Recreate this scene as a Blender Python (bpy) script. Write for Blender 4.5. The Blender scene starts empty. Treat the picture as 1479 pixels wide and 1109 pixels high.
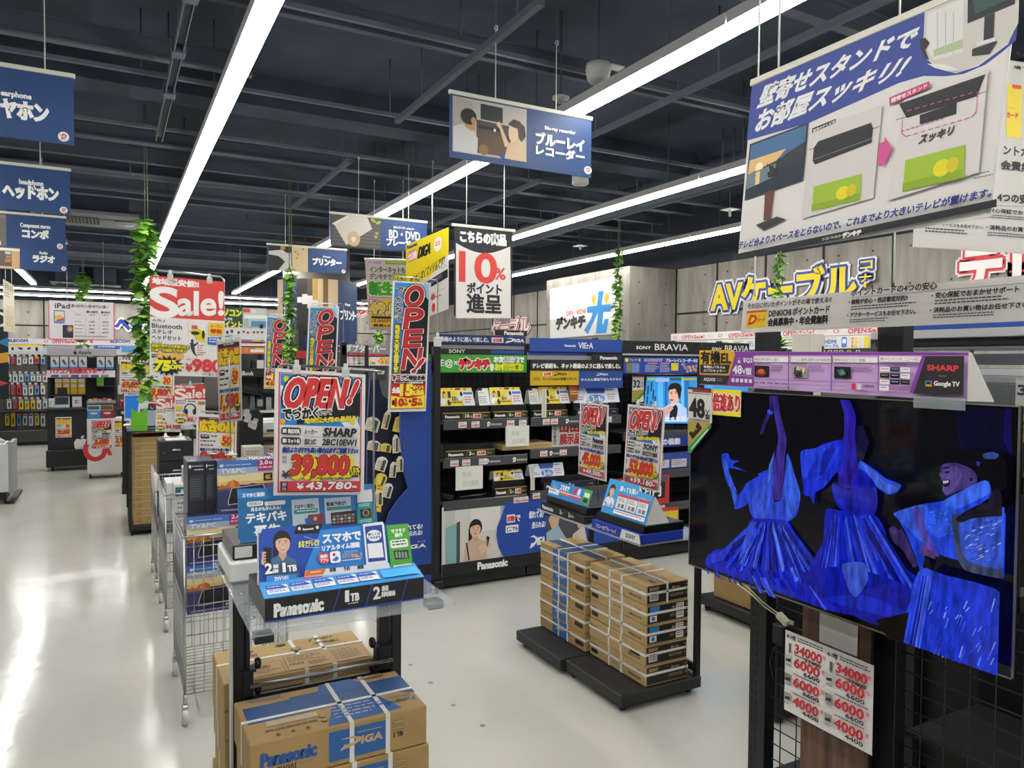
import bpy,math,random
import numpy as np
from math import sin,cos,pi,radians as rad
from mathutils import Vector,Matrix
random.seed(7);rng=np.random.default_rng(7)
SC=bpy.context.scene
COL=SC.collection
# ---------------------------------------------------------------- camera, world, exposure
IW,IH,FPX=1479.0,1109.0,1075.0
YAW,PITCH,ROLL,CAMH=rad(28.3),rad(1.73),rad(0.4),1.6
F_=np.array([sin(YAW)*cos(PITCH),cos(YAW)*cos(PITCH),-sin(PITCH)])
r0=np.array([cos(YAW),-sin(YAW),0.0]);u0=np.cross(r0,F_)
R_=r0*cos(ROLL)+u0*sin(ROLL);U_=u0*cos(ROLL)-r0*sin(ROLL)
CP=np.array([0.0,0.0,CAMH])
cd=bpy.data.cameras.new('camera');cam=bpy.data.objects.new('camera',cd);COL.objects.link(cam)
cd.sensor_fit='HORIZONTAL';cd.sensor_width=36.0;cd.lens=36.0*FPX/IW;cd.clip_start=0.05;cd.clip_end=100
cam.matrix_world=Matrix(((R_[0],U_[0],-F_[0],CP[0]),(R_[1],U_[1],-F_[1],CP[1]),(R_[2],U_[2],-F_[2],CP[2]),(0,0,0,1)))
SC.camera=cam
wd=bpy.data.worlds.new('world');SC.world=wd;wd.use_nodes=True
wd.node_tree.nodes['Background'].inputs[0].default_value=(0.75,0.8,0.85,1)
wd.node_tree.nodes['Background'].inputs[1].default_value=0.25
SC.view_settings.view_transform='Standard';SC.view_settings.look='None'
SC.view_settings.exposure=0.0;SC.view_settings.gamma=1.0;SC.view_settings.use_curve_mapping=False
LAMP=31.0
SC.cycles.max_bounces=6;SC.cycles.diffuse_bounces=3;SC.cycles.glossy_bounces=3
SC.cycles.transparent_max_bounces=12;SC.cycles.transmission_bounces=6

def ray(x,y):return F_ + R_*(x-IW/2)/FPX - U_*(y-IH/2)/FPX
def at(x,y,ax,v):
    """world point that the pixel (x, y) of the photograph shows on the plane axis=v"""
    d=ray(x,y);t=(v-CP[ax])/d[ax];return CP+d*t
# ---------------------------------------------------------------- materials
def lin(h):
    h=h.lstrip('#')
    c=[int(h[i:i+2],16)/255 for i in (0,2,4)]
    return tuple((x/12.92 if x <= .04045 else ((x+.055)/1.055)**2.4) for x in c)+(1,)
_M={}
def mat(hexc,rough=.55,metal=0.,spec=.4,emit=0.,noise=.0,scale=40.,alpha=1.,trans=0.,coat=0.):
    k=(hexc,rough,metal,spec,emit,noise,scale,alpha,trans,coat)
    if k in _M:return _M[k]
    m=bpy.data.materials.new('m_'+hexc.strip('#'));m.use_nodes=True
    nt=m.node_tree;b=nt.nodes['Principled BSDF'];c=lin(hexc)
    b.inputs['Base Color'].default_value=c;b.inputs['Roughness'].default_value=rough
    b.inputs['Metallic'].default_value=metal;b.inputs['Specular IOR Level'].default_value=spec
    b.inputs['Alpha'].default_value=alpha;b.inputs['Coat Weight'].default_value=coat
    if trans:b.inputs['Transmission Weight'].default_value=trans
    if emit:
        b.inputs['Emission Color'].default_value=c;b.inputs['Emission Strength'].default_value=emit
    if noise:
        tc=nt.nodes.new('ShaderNodeTexCoord');n=nt.nodes.new('ShaderNodeTexNoise');n.inputs['Scale'].default_value=scale
        n.inputs['Detail'].default_value=4
        mx=nt.nodes.new('ShaderNodeMix');mx.data_type='RGBA';mx.blend_type='MULTIPLY';mx.inputs[0].default_value=1
        rp=nt.nodes.new('ShaderNodeMapRange');rp.inputs[1].default_value=.3;rp.inputs[2].default_value=.7
        rp.inputs[3].default_value=1-noise;rp.inputs[4].default_value=1+noise*.3
        nt.links.new(tc.outputs['Object'],n.inputs['Vector']);nt.links.new(n.outputs['Fac'],rp.inputs[0])
        mx.inputs[6].default_value=c;nt.links.new(rp.outputs[0],mx.inputs[7]);nt.links.new(mx.outputs[2],b.inputs['Base Color'])
    _M[k]=m;return m
def ink(h):return mat(h,.45,spec=.35)
def glow(h,e=1.0):return mat(h,.3,emit=e)
BLK=mat('#1b1c1f',.45,noise=.1,scale=60);BLKS=mat('#141518',.25,spec=.5);GREY=mat('#8b8d8e',.5)
WHT=mat('#dedfdb',.45,noise=.03);CHROME=mat('#b4b6b8',.28,metal=1.);STEEL=mat('#8d9093',.35,metal=.9)
CARD=mat('#a98d5e',.75,spec=.2,noise=.07,scale=18);CARD2=mat('#b1976a',.75,spec=.2,noise=.07,scale=18)
CLEAR=mat('#b4bec2',.05,alpha=.3,spec=.8);PAPER=mat('#dfddd8',.6,spec=.25)
def paper(h):
    """thin poster film: part of the light behind it shines through"""
    k=('paper',h)
    if k not in _M:
        m=bpy.data.materials.new('paper_'+h.strip('#'));m.use_nodes=True;nt=m.node_tree;b=nt.nodes['Principled BSDF'];b.inputs['Base Color'].default_value=lin(h);b.inputs['Roughness'].default_value=.5
        tr=nt.nodes.new('ShaderNodeBsdfTranslucent');tr.inputs[0].default_value=lin(h);mx=nt.nodes.new('ShaderNodeMixShader');mx.inputs[0].default_value=.5
        nt.links.new(b.outputs[0],mx.inputs[1]);nt.links.new(tr.outputs[0],mx.inputs[2]);nt.links.new(mx.outputs[0],nt.nodes['Material Output'].inputs[0]);_M[k]=m
    return _M[k]
# ---------------------------------------------------------------- mesh building
class MB:
    """collects shapes in world coordinates; build() links them as ONE mesh object"""
    def __init__(s):s.v=[];s.n=0;s.f=[];s.mi=[];s.mats=[];s.smooth=[]
    def m(s,mt):
        if mt not in s.mats:s.mats.append(mt)
        return s.mats.index(mt)
    def add(s,vs,fs,mt,smooth=False):
        k=s.m(mt);o=s.n;s.v.append(np.asarray(vs,float).reshape(-1,3));s.n += len(vs)
        for f in fs:s.f.append([i+o for i in f]);s.mi.append(k);s.smooth.append(smooth)
        return s
    def box(s,x0,x1,y0,y1,z0,z1,mt,bev=0.0):
        x0,x1=min(x0,x1),max(x0,x1);y0,y1=min(y0,y1),max(y0,y1);z0,z1=min(z0,z1),max(z0,z1)
        return s.obox(((x0+x1)/2,(y0+y1)/2,(z0+z1)/2),(1,0,0),(0,1,0),(0,0,1),(x1-x0)/2,(y1-y0)/2,(z1-z0)/2,mt,bev)
    def obox(s,c,a,b,d,ha,hb,hd,mt,bev=0.0):
        c,a,b,d=(np.asarray(t,float) for t in (c,a,b,d))
        P=lambda i,j,k:c+a*i+b*j+d*k
        if bev <= 0 or bev > .45*min(ha,hb,hd)*2:
            v=[P(i*ha,j*hb,k*hd) for i in (-1,1) for j in (-1,1) for k in (-1,1)]
            return s.add(v,[(0,1,3,2),(4,6,7,5),(0,4,5,1),(2,3,7,6),(0,2,6,4),(1,5,7,3)],mt)
        v=[];ix={}
        for i in (-1,1):
            for j in (-1,1):
                for k in (-1,1):
                    for q in range(3):
                        h=[ha-bev,hb-bev,hd-bev];h[q] += bev
                        ix[(i,j,k,q)]=len(v);v.append(P(i*h[0],j*h[1],k*h[2]))
        f=[]
        for i in (-1,1):
            f.append([ix[(i,j,k,0)] for j,k in ((-1,-1),(1,-1),(1,1),(-1,1))][::i])
            f.append([ix[(j,i,k,1)] for j,k in ((-1,-1),(1,-1),(1,1),(-1,1))][::-i])
            f.append([ix[(j,k,i,2)] for j,k in ((-1,-1),(1,-1),(1,1),(-1,1))][::i])
            for j in (-1,1):
                f.append([ix[(i,j,-1,0)],ix[(i,j,1,0)],ix[(i,j,1,1)],ix[(i,j,-1,1)]])
                f.append([ix[(i,-1,j,0)],ix[(i,1,j,0)],ix[(i,1,j,2)],ix[(i,-1,j,2)]])
                f.append([ix[(-1,i,j,1)],ix[(1,i,j,1)],ix[(1,i,j,2)],ix[(-1,i,j,2)]])
                for k in (-1,1):f.append([ix[(i,j,k,q)] for q in range(3)])
        return s.add(v,f,mt)
    def tube(s,pts,r,mt,n=8,cap=True,smooth=True):
        P=[np.asarray(p,float) for p in pts];vs=[];fs=[]
        up=None
        for i,p in enumerate(P):
            t=P[min(i+1,len(P)-1)]-P[max(i-1,0)];t=t/(np.linalg.norm(t)+1e-12)
            if up is None:
                up=np.array([0,0,1.]) if abs(t[2]) < .9 else np.array([1.,0,0])
            a=np.cross(t,up);a /= np.linalg.norm(a)+1e-12;b=np.cross(a,t);up=b
            rr=r[i] if hasattr(r,'__len__') else r
            for k in range(n):vs.append(p+rr*(a*cos(2*pi*k/n)+b*sin(2*pi*k/n)))
        for i in range(len(P)-1):
            for k in range(n):fs.append((i*n+k,i*n+(k+1) % n,(i+1)*n+(k+1) % n,(i+1)*n+k))
        if cap:fs.append(tuple(range(n))[::-1]);fs.append(tuple(range((len(P)-1)*n,len(P)*n)))
        return s.add(vs,fs,mt,smooth)
    def lathe(s,c,prof,mt,n=20,axis=(0,0,1)):
        """prof: (radius, height) pairs turned about the axis through c"""
        ax=np.asarray(axis,float);ax /= np.linalg.norm(ax)
        a=np.cross(ax,[1,0,0] if abs(ax[0]) < .9 else [0,1,0]);a /= np.linalg.norm(a);b=np.cross(ax,a)
        c=np.asarray(c,float);vs=[];fs=[]
        for r,h in prof:
            for k in range(n):vs.append(c+ax*h+r*(a*cos(2*pi*k/n)+b*sin(2*pi*k/n)))
        for i in range(len(prof)-1):
            for k in range(n):fs.append((i*n+k,i*n+(k+1) % n,(i+1)*n+(k+1) % n,(i+1)*n+k))
        fs.append(tuple(range(n))[::-1]);fs.append(tuple(range((len(prof)-1)*n,len(prof)*n)))
        return s.add(vs,fs,mt,True)
    def prism(s,pts2,pl,t,mt,side=None):
        """outline (u, v) on the plane pl, extruded backwards by t"""
        n=len(pts2);A=[pl.w(u,v,0) for u,v in pts2];B=[pl.w(u,v,-t) for u,v in pts2]
        s.add(A+B,[tuple(range(n)),tuple(range(2*n-1,n-1,-1))],mt)
        return s.add(A+B,[(i,i+n,(i+1) % n+n,(i+1) % n) for i in range(n)],side or mt)
    def build(s,name,parent=None,kind=None,label=None):
        me=bpy.data.meshes.new(name);off=np.array(parent_loc(parent))
        V=np.concatenate(s.v)-off
        me.from_pydata([tuple(p) for p in V],[],s.f)
        for mt in s.mats:me.materials.append(mt)
        me.polygons.foreach_set('material_index',s.mi);me.polygons.foreach_set('use_smooth',s.smooth);me.update()
        o=bpy.data.objects.new(name,me);COL.objects.link(o)
        if parent is not None:o.parent=parent
        if kind:o['kind']=kind
        if label:o['label']=label
        return o
def parent_loc(p):
    l=np.zeros(3)
    while p is not None:l += np.array(p.location);p=p.parent
    return l
ORD=('first','second','third','fourth','fifth','sixth','seventh','eighth','ninth','tenth','eleventh','twelfth','thirteenth','fourteenth','fifteenth','sixteenth','seventeenth','eighteenth','nineteenth','twentieth')
def thing(name,label,cat,loc=(0,0,0),group=None):
    o=bpy.data.objects.new(name,None);COL.objects.link(o);o.location=tuple(float(t) for t in loc);o.empty_display_size=.1
    o['label']=label;o['category']=cat
    if group:o['group']=group
    return o
def dup(root,loc,label=None,group=None,keep=None):
    """a copy of a thing with copies of its parts and sub-parts"""
    c=root.copy();COL.objects.link(c);c.location=tuple(float(t) for t in loc)
    if label:c['label']=label
    if group:c['group']=group
    def kids(a,b):
        for ch in list(a.children):
            if keep and a is root and not keep(ch):continue
            d=ch.copy();COL.objects.link(d);d.parent=b;kids(ch,d)
    kids(root,c);return c
class Plane:
    """a flat face: u to the right, v up (they may lean on a slack poster), n towards the viewer"""
    def __init__(s,o,U,V):
        s.o=np.asarray(o,float);s.U=np.asarray(U,float)/np.linalg.norm(U);s.V=np.asarray(V,float)/np.linalg.norm(V)
        s.N=np.cross(s.U,s.V);s.N /= np.linalg.norm(s.N);g=s.U@s.V;k=1-g*g
        s.Du=(s.U-g*s.V)/k;s.Dv=(s.V-g*s.U)/k
    def w(s,u,v,h=0.0):return s.o+s.U*u+s.V*v+s.N*h
    def uv(s,p):p=np.asarray(p,float)-s.o;return float(p@s.Du),float(p@s.Dv)
    def px(s,x,y):
        d=ray(x,y);t=((s.o-CP)@s.N)/(d@s.N);return s.uv(CP+d*t)
def quad(tl,tr,br,bl,width=None,dist=None):
    """the leaning sheet whose corners show at four pixels: (Plane from its lower left corner, width, height)"""
    A=np.stack([ray(*tl),-ray(*tr),ray(*br),-ray(*bl)],1);t=np.linalg.svd(A)[2][-1];t=t/t[0]
    P=[ray(*p)*k for p,k in zip((tl,tr,br,bl),t)]
    s=width/np.linalg.norm(P[1]-P[0]) if width else dist
    P=[CP+p*s for p in P];u=P[1]-P[0];v=P[0]-P[3]
    return Plane(P[3],u,v),float(np.linalg.norm(u)),float(np.linalg.norm(v))
def face(tl,br,ax,val):
    """upright sheet on the plane X=val or Y=val between two pixels: (Plane from its lower left corner, width, height)"""
    pl=PX(val) if ax == 'x' else PY(val);a=pl.px(*tl);b=pl.px(*br)
    return Plane(pl.w(a[0],b[1]),pl.U,pl.V),b[0]-a[0],a[1]-b[1]
def PY(y):return Plane((0,y,0),(1,0,0),(0,0,1))
def PX(x):return Plane((x,0,0),(0,-1,0),(0,0,1))
def PZ(z):return Plane((0,0,z),(1,0,0),(0,1,0))
# ---------------------------------------------------------------- lettering
_G={}
def glyphs(t,res=2):
    k=(t,res)
    if k in _G:return _G[k]
    cu=bpy.data.curves.new('t','FONT');cu.body=t;cu.resolution_u=res;cu.fill_mode='FRONT'
    ob=bpy.data.objects.new('t',cu);me=ob.to_mesh()
    n=len(me.vertices);V=np.empty(n*3);me.vertices.foreach_get('co',V);V=V.reshape(-1,3)[:,:2]
    T=[];ec={}
    for p in me.polygons:
        vs=list(p.vertices);T.append(vs)
        for a,b in zip(vs,vs[1:]+vs[:1]):
            e=(min(a,b),max(a,b));ec[e]=ec.get(e,0)+1
    # the curve fill may leave doubled vertices: pair the edges by place
    E=[e for e,c in ec.items() if c == 1]
    ob.to_mesh_clear();bpy.data.objects.remove(ob);bpy.data.curves.remove(cu)
    if n == 0:V=np.zeros((1,2));T=[];E=[]
    O=np.zeros_like(V);bd=set(E)
    for tr in T:
        for i in range(len(tr)):
            a_,b_=tr[i],tr[(i+1) % len(tr)];e=(min(a_,b_),max(a_,b_))
            if e not in bd:continue
            d=V[b_]-V[a_];nn=np.array([d[1],-d[0]]);nn=nn/(np.hypot(*nn)+1e-9);m_=V[tr].mean(0)
            if nn@(m_-V[a_]) > 0:nn=-nn
            O[a_] += nn;O[b_] += nn
    l=np.hypot(O[:,0],O[:,1])[:,None]+1e-9;O=O/l*np.minimum(2/l,1.7)
    _G[k]=(V,T,np.array(E,int).reshape(-1,2),O);return _G[k]
class Canvas:
    """flat print on a plane, given in pixels of the photograph (or of a zoomed crop of it)"""
    STEP=0.00016
    ctr=True
    def __init__(s,pl,base=0.0006):s.pl=pl;s.b=MB();s.h=base;s.ox=s.oy=0.;s.k=1.;s.uv=None
    def crop(s,x,y,k=1.):s.ox,s.oy,s.k,s.uv=x,y,k,None;return s
    def unit(s,u0,v0,w,h,W=100.,H=100.):
        """own sheet coordinates: x 0..W to the right, y 0..H downwards over the box w x h at (u0, v0)"""
        s.uv=(u0,v0,w,h,W,H);return s
    def p(s,x,y):
        if s.uv:u0,v0,w,h,W,H=s.uv;return (u0+x/W*w,v0+h-y/H*h)
        return s.pl.px(s.ox+x/s.k,s.oy+y/s.k)
    def box(s,x0,y0,x1,y1):
        """(left, top), (right, bottom) on the sheet; the edges are read at the middle of the opposite sides, or at the corners when ctr is off"""
        if s.uv or not s.ctr:return s.p(x0,y0),s.p(x1,y1)
        xm,ym=(x0+x1)/2,(y0+y1)/2
        return (s.p(x0,ym)[0],s.p(xm,y0)[1]),(s.p(x1,ym)[0],s.p(xm,y1)[1])
    def corner(s):s.ctr=False;return s
    def _put(s,V2,faces,c):
        s.h += s.STEP
        V=s.pl.o+np.outer(V2[:,0],s.pl.U)+np.outer(V2[:,1],s.pl.V)+s.pl.N*s.h
        s.b.add(V,faces,ink(c) if isinstance(c,str) else c);return s
    def R(s,x0,y0,x1,y1,c):
        a,b=s.box(x0,y0,x1,y1)
        return s._put(np.array([(a[0],a[1]),(b[0],a[1]),(b[0],b[1]),(a[0],b[1])]),[(0,1,2,3)],c)
    def Q(s,pts,c):
        P=np.array([s.p(*q) for q in pts])
        return s._put(P,_tri(P),c)
    def E(s,x0,y0,x1,y1,c,n=24,rot=0.):
        a,b=s.box(x0,y0,x1,y1);cx,cy=(a[0]+b[0])/2,(a[1]+b[1])/2;rx,ry=abs(b[0]-a[0])/2,abs(b[1]-a[1])/2
        P=np.array([(cx+rx*cos(t)*cos(rot)-ry*sin(t)*sin(rot),cy+rx*cos(t)*sin(rot)+ry*sin(t)*cos(rot)) for t in np.linspace(0,2*pi,n,endpoint=False)])
        return s._put(P,[tuple(range(n))],c)
    def RR(s,x0,y0,x1,y1,c,r=.3):
        a,b=s.box(x0,y0,x1,y1);u0_,u1=min(a[0],b[0]),max(a[0],b[0]);v0,v1=min(a[1],b[1]),max(a[1],b[1])
        q=r*min(u1-u0_,v1-v0);P=[]
        for cx,cy,t0 in ((u1-q,v1-q,0),(u0_+q,v1-q,pi/2),(u0_+q,v0+q,pi),(u1-q,v0+q,1.5*pi)):
            for i in range(5):t=t0+i*pi/8;P.append((cx+q*cos(t),cy+q*sin(t)))
        return s._put(np.array(P),[tuple(range(len(P)))],c)
    def L(s,pts,w,c):
        """polyline of width w (in the crop's pixels)"""
        P=[np.array(s.p(*q)) for q in pts];a=s.p(pts[0][0],pts[0][1]);b=s.p(pts[0][0],pts[0][1]+1);sc=np.hypot(b[0]-a[0],b[1]-a[1])
        hw=w*sc/2;V=[];Fc=[]
        for A,B in zip(P,P[1:]):
            d=B-A;d=d/(np.hypot(*d)+1e-12);n=np.array([-d[1],d[0]])*hw;e=d*hw*.5;o=len(V)
            V += [A-e+n,B+e+n,B+e-n,A-e-n];Fc.append((o,o+1,o+2,o+3))
        s._put(np.array(V),Fc,c);s.b.v[-1]=s.b.v[-1]+np.outer(np.repeat((np.arange(len(Fc)) % 4)*2e-5,4),s.pl.N);return s
    def T(s,t,x0,y0,x1,y1,c,bold=0.0,out=(),sk=0.0,rise=0.0,res=2,vert=False,fit=True):
        """the words t filling the box (x0, y0)-(x1, y1); out: [(width, colour)] rims, widest first; widths are shares of the height"""
        if vert:
            n=len(t);dy=(y1-y0)/n
            for i,ch in enumerate(t):
                if ch in ' ':continue
                if ch in 'っゃ、。':s.T(ch,x0+(x1-x0)*.25,y0+dy*(i+.2),x1-(x1-x0)*.1,y0+dy*(i+.85),c,bold,out,0,0,res);continue
                if ch == 'ー':s.R(x0+(x1-x0)*.42,y0+dy*(i+.08),x0+(x1-x0)*.6,y0+dy*(i+.92),c);continue
                s.T(ch,x0,y0+dy*(i+.04),x1,y0+dy*(i+.96),c,bold,out,sk,0,res)
            return s
        if t == '1':bold *= .3;x0,x1=x0+(x1-x0)*.05,x1-(x1-x0)*.1
        V,Fc,E,O=glyphs(t,res);a,b=s.box(x0,y0,x1,y1)
        lo,hi=V.min(0),V.max(0);sz=np.maximum(hi-lo,1e-6)
        N=(V-lo)/sz;W=b[0]-a[0];Hh=a[1]-b[1]
        if sk:x=N[:,0]*(1-abs(sk)*Hh/abs(W))+(N[:,1] if sk > 0 else N[:,1]-1)*sk*Hh/W;N=np.stack([x,N[:,1]],1)
        P=np.stack([a[0]+N[:,0]*W,b[1]+N[:,1]*Hh+rise*Hh*N[:,0]],1)
        n_=sum(1. if ord(q) > 0x2000 else .62 for q in t);he=min(abs(Hh),1.3*abs(W)/max(n_,.4))
        for w,cc in out:s._stroke(P,E,w*he,Fc,cc)
        if bold and len(E):
            S=np.array([1/max(abs(W)/sz[0],1e-9),1/max(abs(Hh)/sz[1],1e-9)]);D=O*S*np.array([np.sign(W),1.]);D=D/(np.linalg.norm(D,axis=1)[:,None]+1e-9)*np.linalg.norm(O,axis=1)[:,None]
            P=P+D*bold*he*.5
        s._put(P,Fc,c)
        return s
    def TQ(s,t,tl,tr,br,bl,c,bold=0.0,res=3,sk=0.0):
        """the words t stretched over the four pixels of a line that is not level on its sheet"""
        V,Fc,E,O=glyphs(t,res);lo,hi=V.min(0),V.max(0);N=(V+O*bold*.42-lo)/np.maximum(hi-lo,1e-6)
        if sk:N[:,0]=N[:,0]*(1-sk/max(len(t),1))+N[:,1]*sk/max(len(t),1)
        A,B,C_,D=(np.array(s.p(*q)) for q in (tl,tr,br,bl));x,y=N[:,:1],N[:,1:]
        return s._put((D*(1-x)+C_*x)*(1-y)+(A*(1-x)+B*x)*y,Fc,c)
    def _stroke(s,P,E,w,Fc,c):
        if len(E) == 0:return s._put(P,Fc,c)
        A,B=P[E[:,0]],P[E[:,1]];d=B-A;l=np.hypot(d[:,0],d[:,1])[:,None]+1e-9;d=d/l
        n=np.stack([-d[:,1],d[:,0]],1)*w/2;e=d*w*.36;m=len(A)
        Q=np.concatenate([A-e+n,B+e+n,B+e-n,A-e-n]);i=np.arange(m)+len(P);J=np.concatenate([np.full(len(P),6e-5),np.tile((np.arange(m) % 5)*1.1e-5,4)])
        # fat joints keep curves closed
        fr=[(int(k),int(k+m),int(k+2*m),int(k+3*m)) for k in i]
        s._put(np.concatenate([P,Q]),list(Fc)+fr,c);s.b.v[-1]=s.b.v[-1]+np.outer(J,s.pl.N);return s
    def bars(s,x0,y0,x1,y1,n,c,fill=.45,ragged=.35):
        """lines of small print too fine to read"""
        A,B=s.box(x0,y0,x1,y1);dv=(A[1]-B[1])/n;du=B[0]-A[0];sg=1 if du > 0 else -1;st=max(abs(dv),abs(du)*.004);V=[];Fc=[]
        for i in range(n):
            e=abs(du)*(1-ragged*random.random());x=0.
            while x < e:
                x2=min(x+st*random.uniform(.6,1.6),e);o=len(V);v0=A[1]-dv*i;v1=v0-dv*fill
                V += [(A[0]+sg*x,v0),(A[0]+sg*x2,v0),(A[0]+sg*x2,v1),(A[0]+sg*x,v1)];Fc.append((o,o+1,o+2,o+3));x=x2+st*.25
        return s._put(np.array(V),Fc,c)
    def build(s,name='print',parent=None):return s.b.build(name,parent)
def _tri(P):
    """ear clipping for an outline that may be concave"""
    n=len(P);idx=list(range(n))
    ar=sum(P[i][0]*P[(i+1) % n][1]-P[(i+1) % n][0]*P[i][1] for i in range(n))
    if ar < 0:idx.reverse()
    out=[];g=0
    cr=lambda a,b,c:(b[0]-a[0])*(c[1]-a[1])-(b[1]-a[1])*(c[0]-a[0])
    while len(idx) > 3 and g < 4000:
        g += 1;done=False
        for k in range(len(idx)):
            i,j,l=idx[k-1],idx[k],idx[(k+1) % len(idx)]
            if cr(P[i],P[j],P[l]) <= 1e-14:continue
            if any(cr(P[i],P[j],P[q]) > 0 and cr(P[j],P[l],P[q]) > 0 and cr(P[l],P[i],P[q]) > 0 for q in idx if q not in (i,j,l)):continue
            out.append((i,j,l));idx.pop(k);done=True;break
        if not done:idx.pop(0)
    out.append(tuple(idx));return out
# ================================================================ the room
def node_mat(name,build):
    m=bpy.data.materials.new(name);m.use_nodes=True;nt=m.node_tree
    build(nt,nt.nodes['Principled BSDF'],lambda t:nt.nodes.new(t),nt.links.new);return m
def floor_nodes(nt,b,N,Lk):
    g=N('ShaderNodeNewGeometry');n1=N('ShaderNodeTexNoise');n1.inputs['Scale'].default_value=.9;n1.inputs['Detail'].default_value=5
    r=N('ShaderNodeValToRGB');r.color_ramp.elements[0].position=.3;r.color_ramp.elements[0].color=lin('#b7b6ac');r.color_ramp.elements[1].position=.7;r.color_ramp.elements[1].color=lin('#c4c3bb')
    Lk(g.outputs['Position'],n1.inputs['Vector']);Lk(n1.outputs['Fac'],r.inputs[0]);Lk(r.outputs[0],b.inputs['Base Color'])
    b.inputs['Roughness'].default_value=.16;b.inputs['Specular IOR Level'].default_value=.36
    n2=N('ShaderNodeTexNoise');n2.inputs['Scale'].default_value=9;n2.inputs['Detail'].default_value=3
    bp=N('ShaderNodeBump');bp.inputs['Strength'].default_value=.06;bp.inputs['Distance'].default_value=.02
    Lk(g.outputs['Position'],n2.inputs['Vector']);Lk(n2.outputs['Fac'],bp.inputs['Height']);Lk(bp.outputs[0],b.inputs['Normal'])
    n3=N('ShaderNodeTexNoise');n3.inputs['Scale'].default_value=2.2;mr=N('ShaderNodeMapRange');mr.inputs[3].default_value=.08;mr.inputs[4].default_value=.19
    Lk(g.outputs['Position'],n3.inputs['Vector']);Lk(n3.outputs['Fac'],mr.inputs[0]);Lk(mr.outputs[0],b.inputs['Roughness'])
FLOORM=node_mat('vinyl_floor',floor_nodes)
def conc_nodes(nt,b,N,Lk):
    g=N('ShaderNodeNewGeometry');mp=N('ShaderNodeMapping');mp.inputs['Scale'].default_value=(3.2,3.2,.55)
    Lk(g.outputs['Position'],mp.inputs['Vector'])
    n1=N('ShaderNodeTexNoise');n1.inputs['Scale'].default_value=1.6;n1.inputs['Detail'].default_value=9;n1.inputs['Roughness'].default_value=.65
    Lk(mp.outputs[0],n1.inputs['Vector'])
    r=N('ShaderNodeValToRGB');e=r.color_ramp.elements;e[0].position=.28;e[0].color=lin('#6f6b64');e[1].position=.72;e[1].color=lin('#a09b92')
    Lk(n1.outputs['Fac'],r.inputs[0]);Lk(r.outputs[0],b.inputs['Base Color']);b.inputs['Roughness'].default_value=.7;b.inputs['Specular IOR Level'].default_value=.2
CONC=node_mat('printed_concrete',conc_nodes)
DARKW=mat('#2a3037',.8,spec=.15);CEILM=mat('#3f4854',.85,spec=.15,noise=.25,scale=3.0);BEAM=mat('#4a525d',.7,spec=.25);BEAML=mat('#5b626b',.6,spec=.3)
JOINT=mat('#17181a',.7);HOLE=mat('#3a3936',.8)
def struct(mb,name):return mb.build(name,None,'structure')
b=MB();b.box(-7.5,6.06,-4.5,17.3,-.1,0,FLOORM);struct(b,'floor')
b=MB();b.box(-7.5,6.26,-4.5,17.5,3.42,3.5,CEILM);struct(b,'ceiling')
WTOP=2.73
b=MB();b.box(-7.7,6.26,17.3,17.5,0,WTOP,CONC);b.box(-7.7,6.26,17.3,17.5,WTOP,3.42,DARKW);struct(b,'wall_back')
b=MB();b.box(6.06,6.26,-4.5,17.3,0,WTOP,CONC);b.box(6.06,6.26,-4.5,17.3,WTOP,3.42,DARKW);struct(b,'wall_right')
b=MB();b.box(-7.7,-7.5,-4.5,17.5,0,WTOP,CONC);b.box(-7.7,-7.5,-4.5,17.5,WTOP,3.42,DARKW);struct(b,'wall_left')
b=MB();b.box(-7.7,6.26,-4.7,-4.5,0,WTOP,WHT);b.box(-7.7,6.26,-4.7,-4.5,WTOP,3.42,DARKW);struct(b,'wall_front')
# boxed-out pier carrying the glossy sign
b=MB();b.box(5.36,6.06,7.06,8.95,0,WTOP,CONC);struct(b,'pillar')
# round pier with the printer wrap
b=MB();b.lathe((2.54,10.5,0),[(.45,0),(.45,3.42)],mat('#6d675e',.6,noise=.1),40);struct(b,'pillar')
# panel joints and tie holes of the concrete wall covering
b=MB()
for y in (6.36,5.65,4.93,4.2,3.5,2.8,9.6,10.4,11.2,12.0):b.box(6.053,6.06,y-.012,y+.012,0,WTOP,JOINT)
b.box(6.053,6.06,0,7.06,2.18,2.2,JOINT);b.box(6.053,6.06,8.95,17.3,2.18,2.2,JOINT);b.box(6.05,6.06,7.04,7.062,0,WTOP,JOINT)
for y in np.arange(2.6,6.9,.36):
    for z in (2.3,2.62,2.05,1.75):b.lathe((6.0585,y,z),[(.009,0),(.009,-.004)],HOLE,8,(1,0,0))
struct(b,'trim_1')
b=MB()
for x in np.arange(-7.0,6,.97):b.box(x-.014+.02,x+.014+.02,17.292,17.3,0,WTOP,JOINT)
b.box(-7.5,6.06,17.292,17.3,2.23,2.255,JOINT)
for x in np.arange(-7.0,6,.485):
    for z in (2.5,2.05):b.lathe((x+.25,17.2985,z),[(.016,0),(.016,-.004)],HOLE,8,(0,1,0))
struct(b,'trim_2')
b=MB()
for y in (7.5,8.2):
    for z in (2.6,2.3,2.0):b.lathe((5.3585,y,z),[(.009,0),(.009,-.004)],HOLE,8,(1,0,0))
for x in (5.5,5.9):
    for z in (2.55,2.3,2.05):b.lathe((x,7.0585,z),[(.009,0),(.009,-.004)],HOLE,8,(0,1,0))
struct(b,'trim_3')
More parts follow.
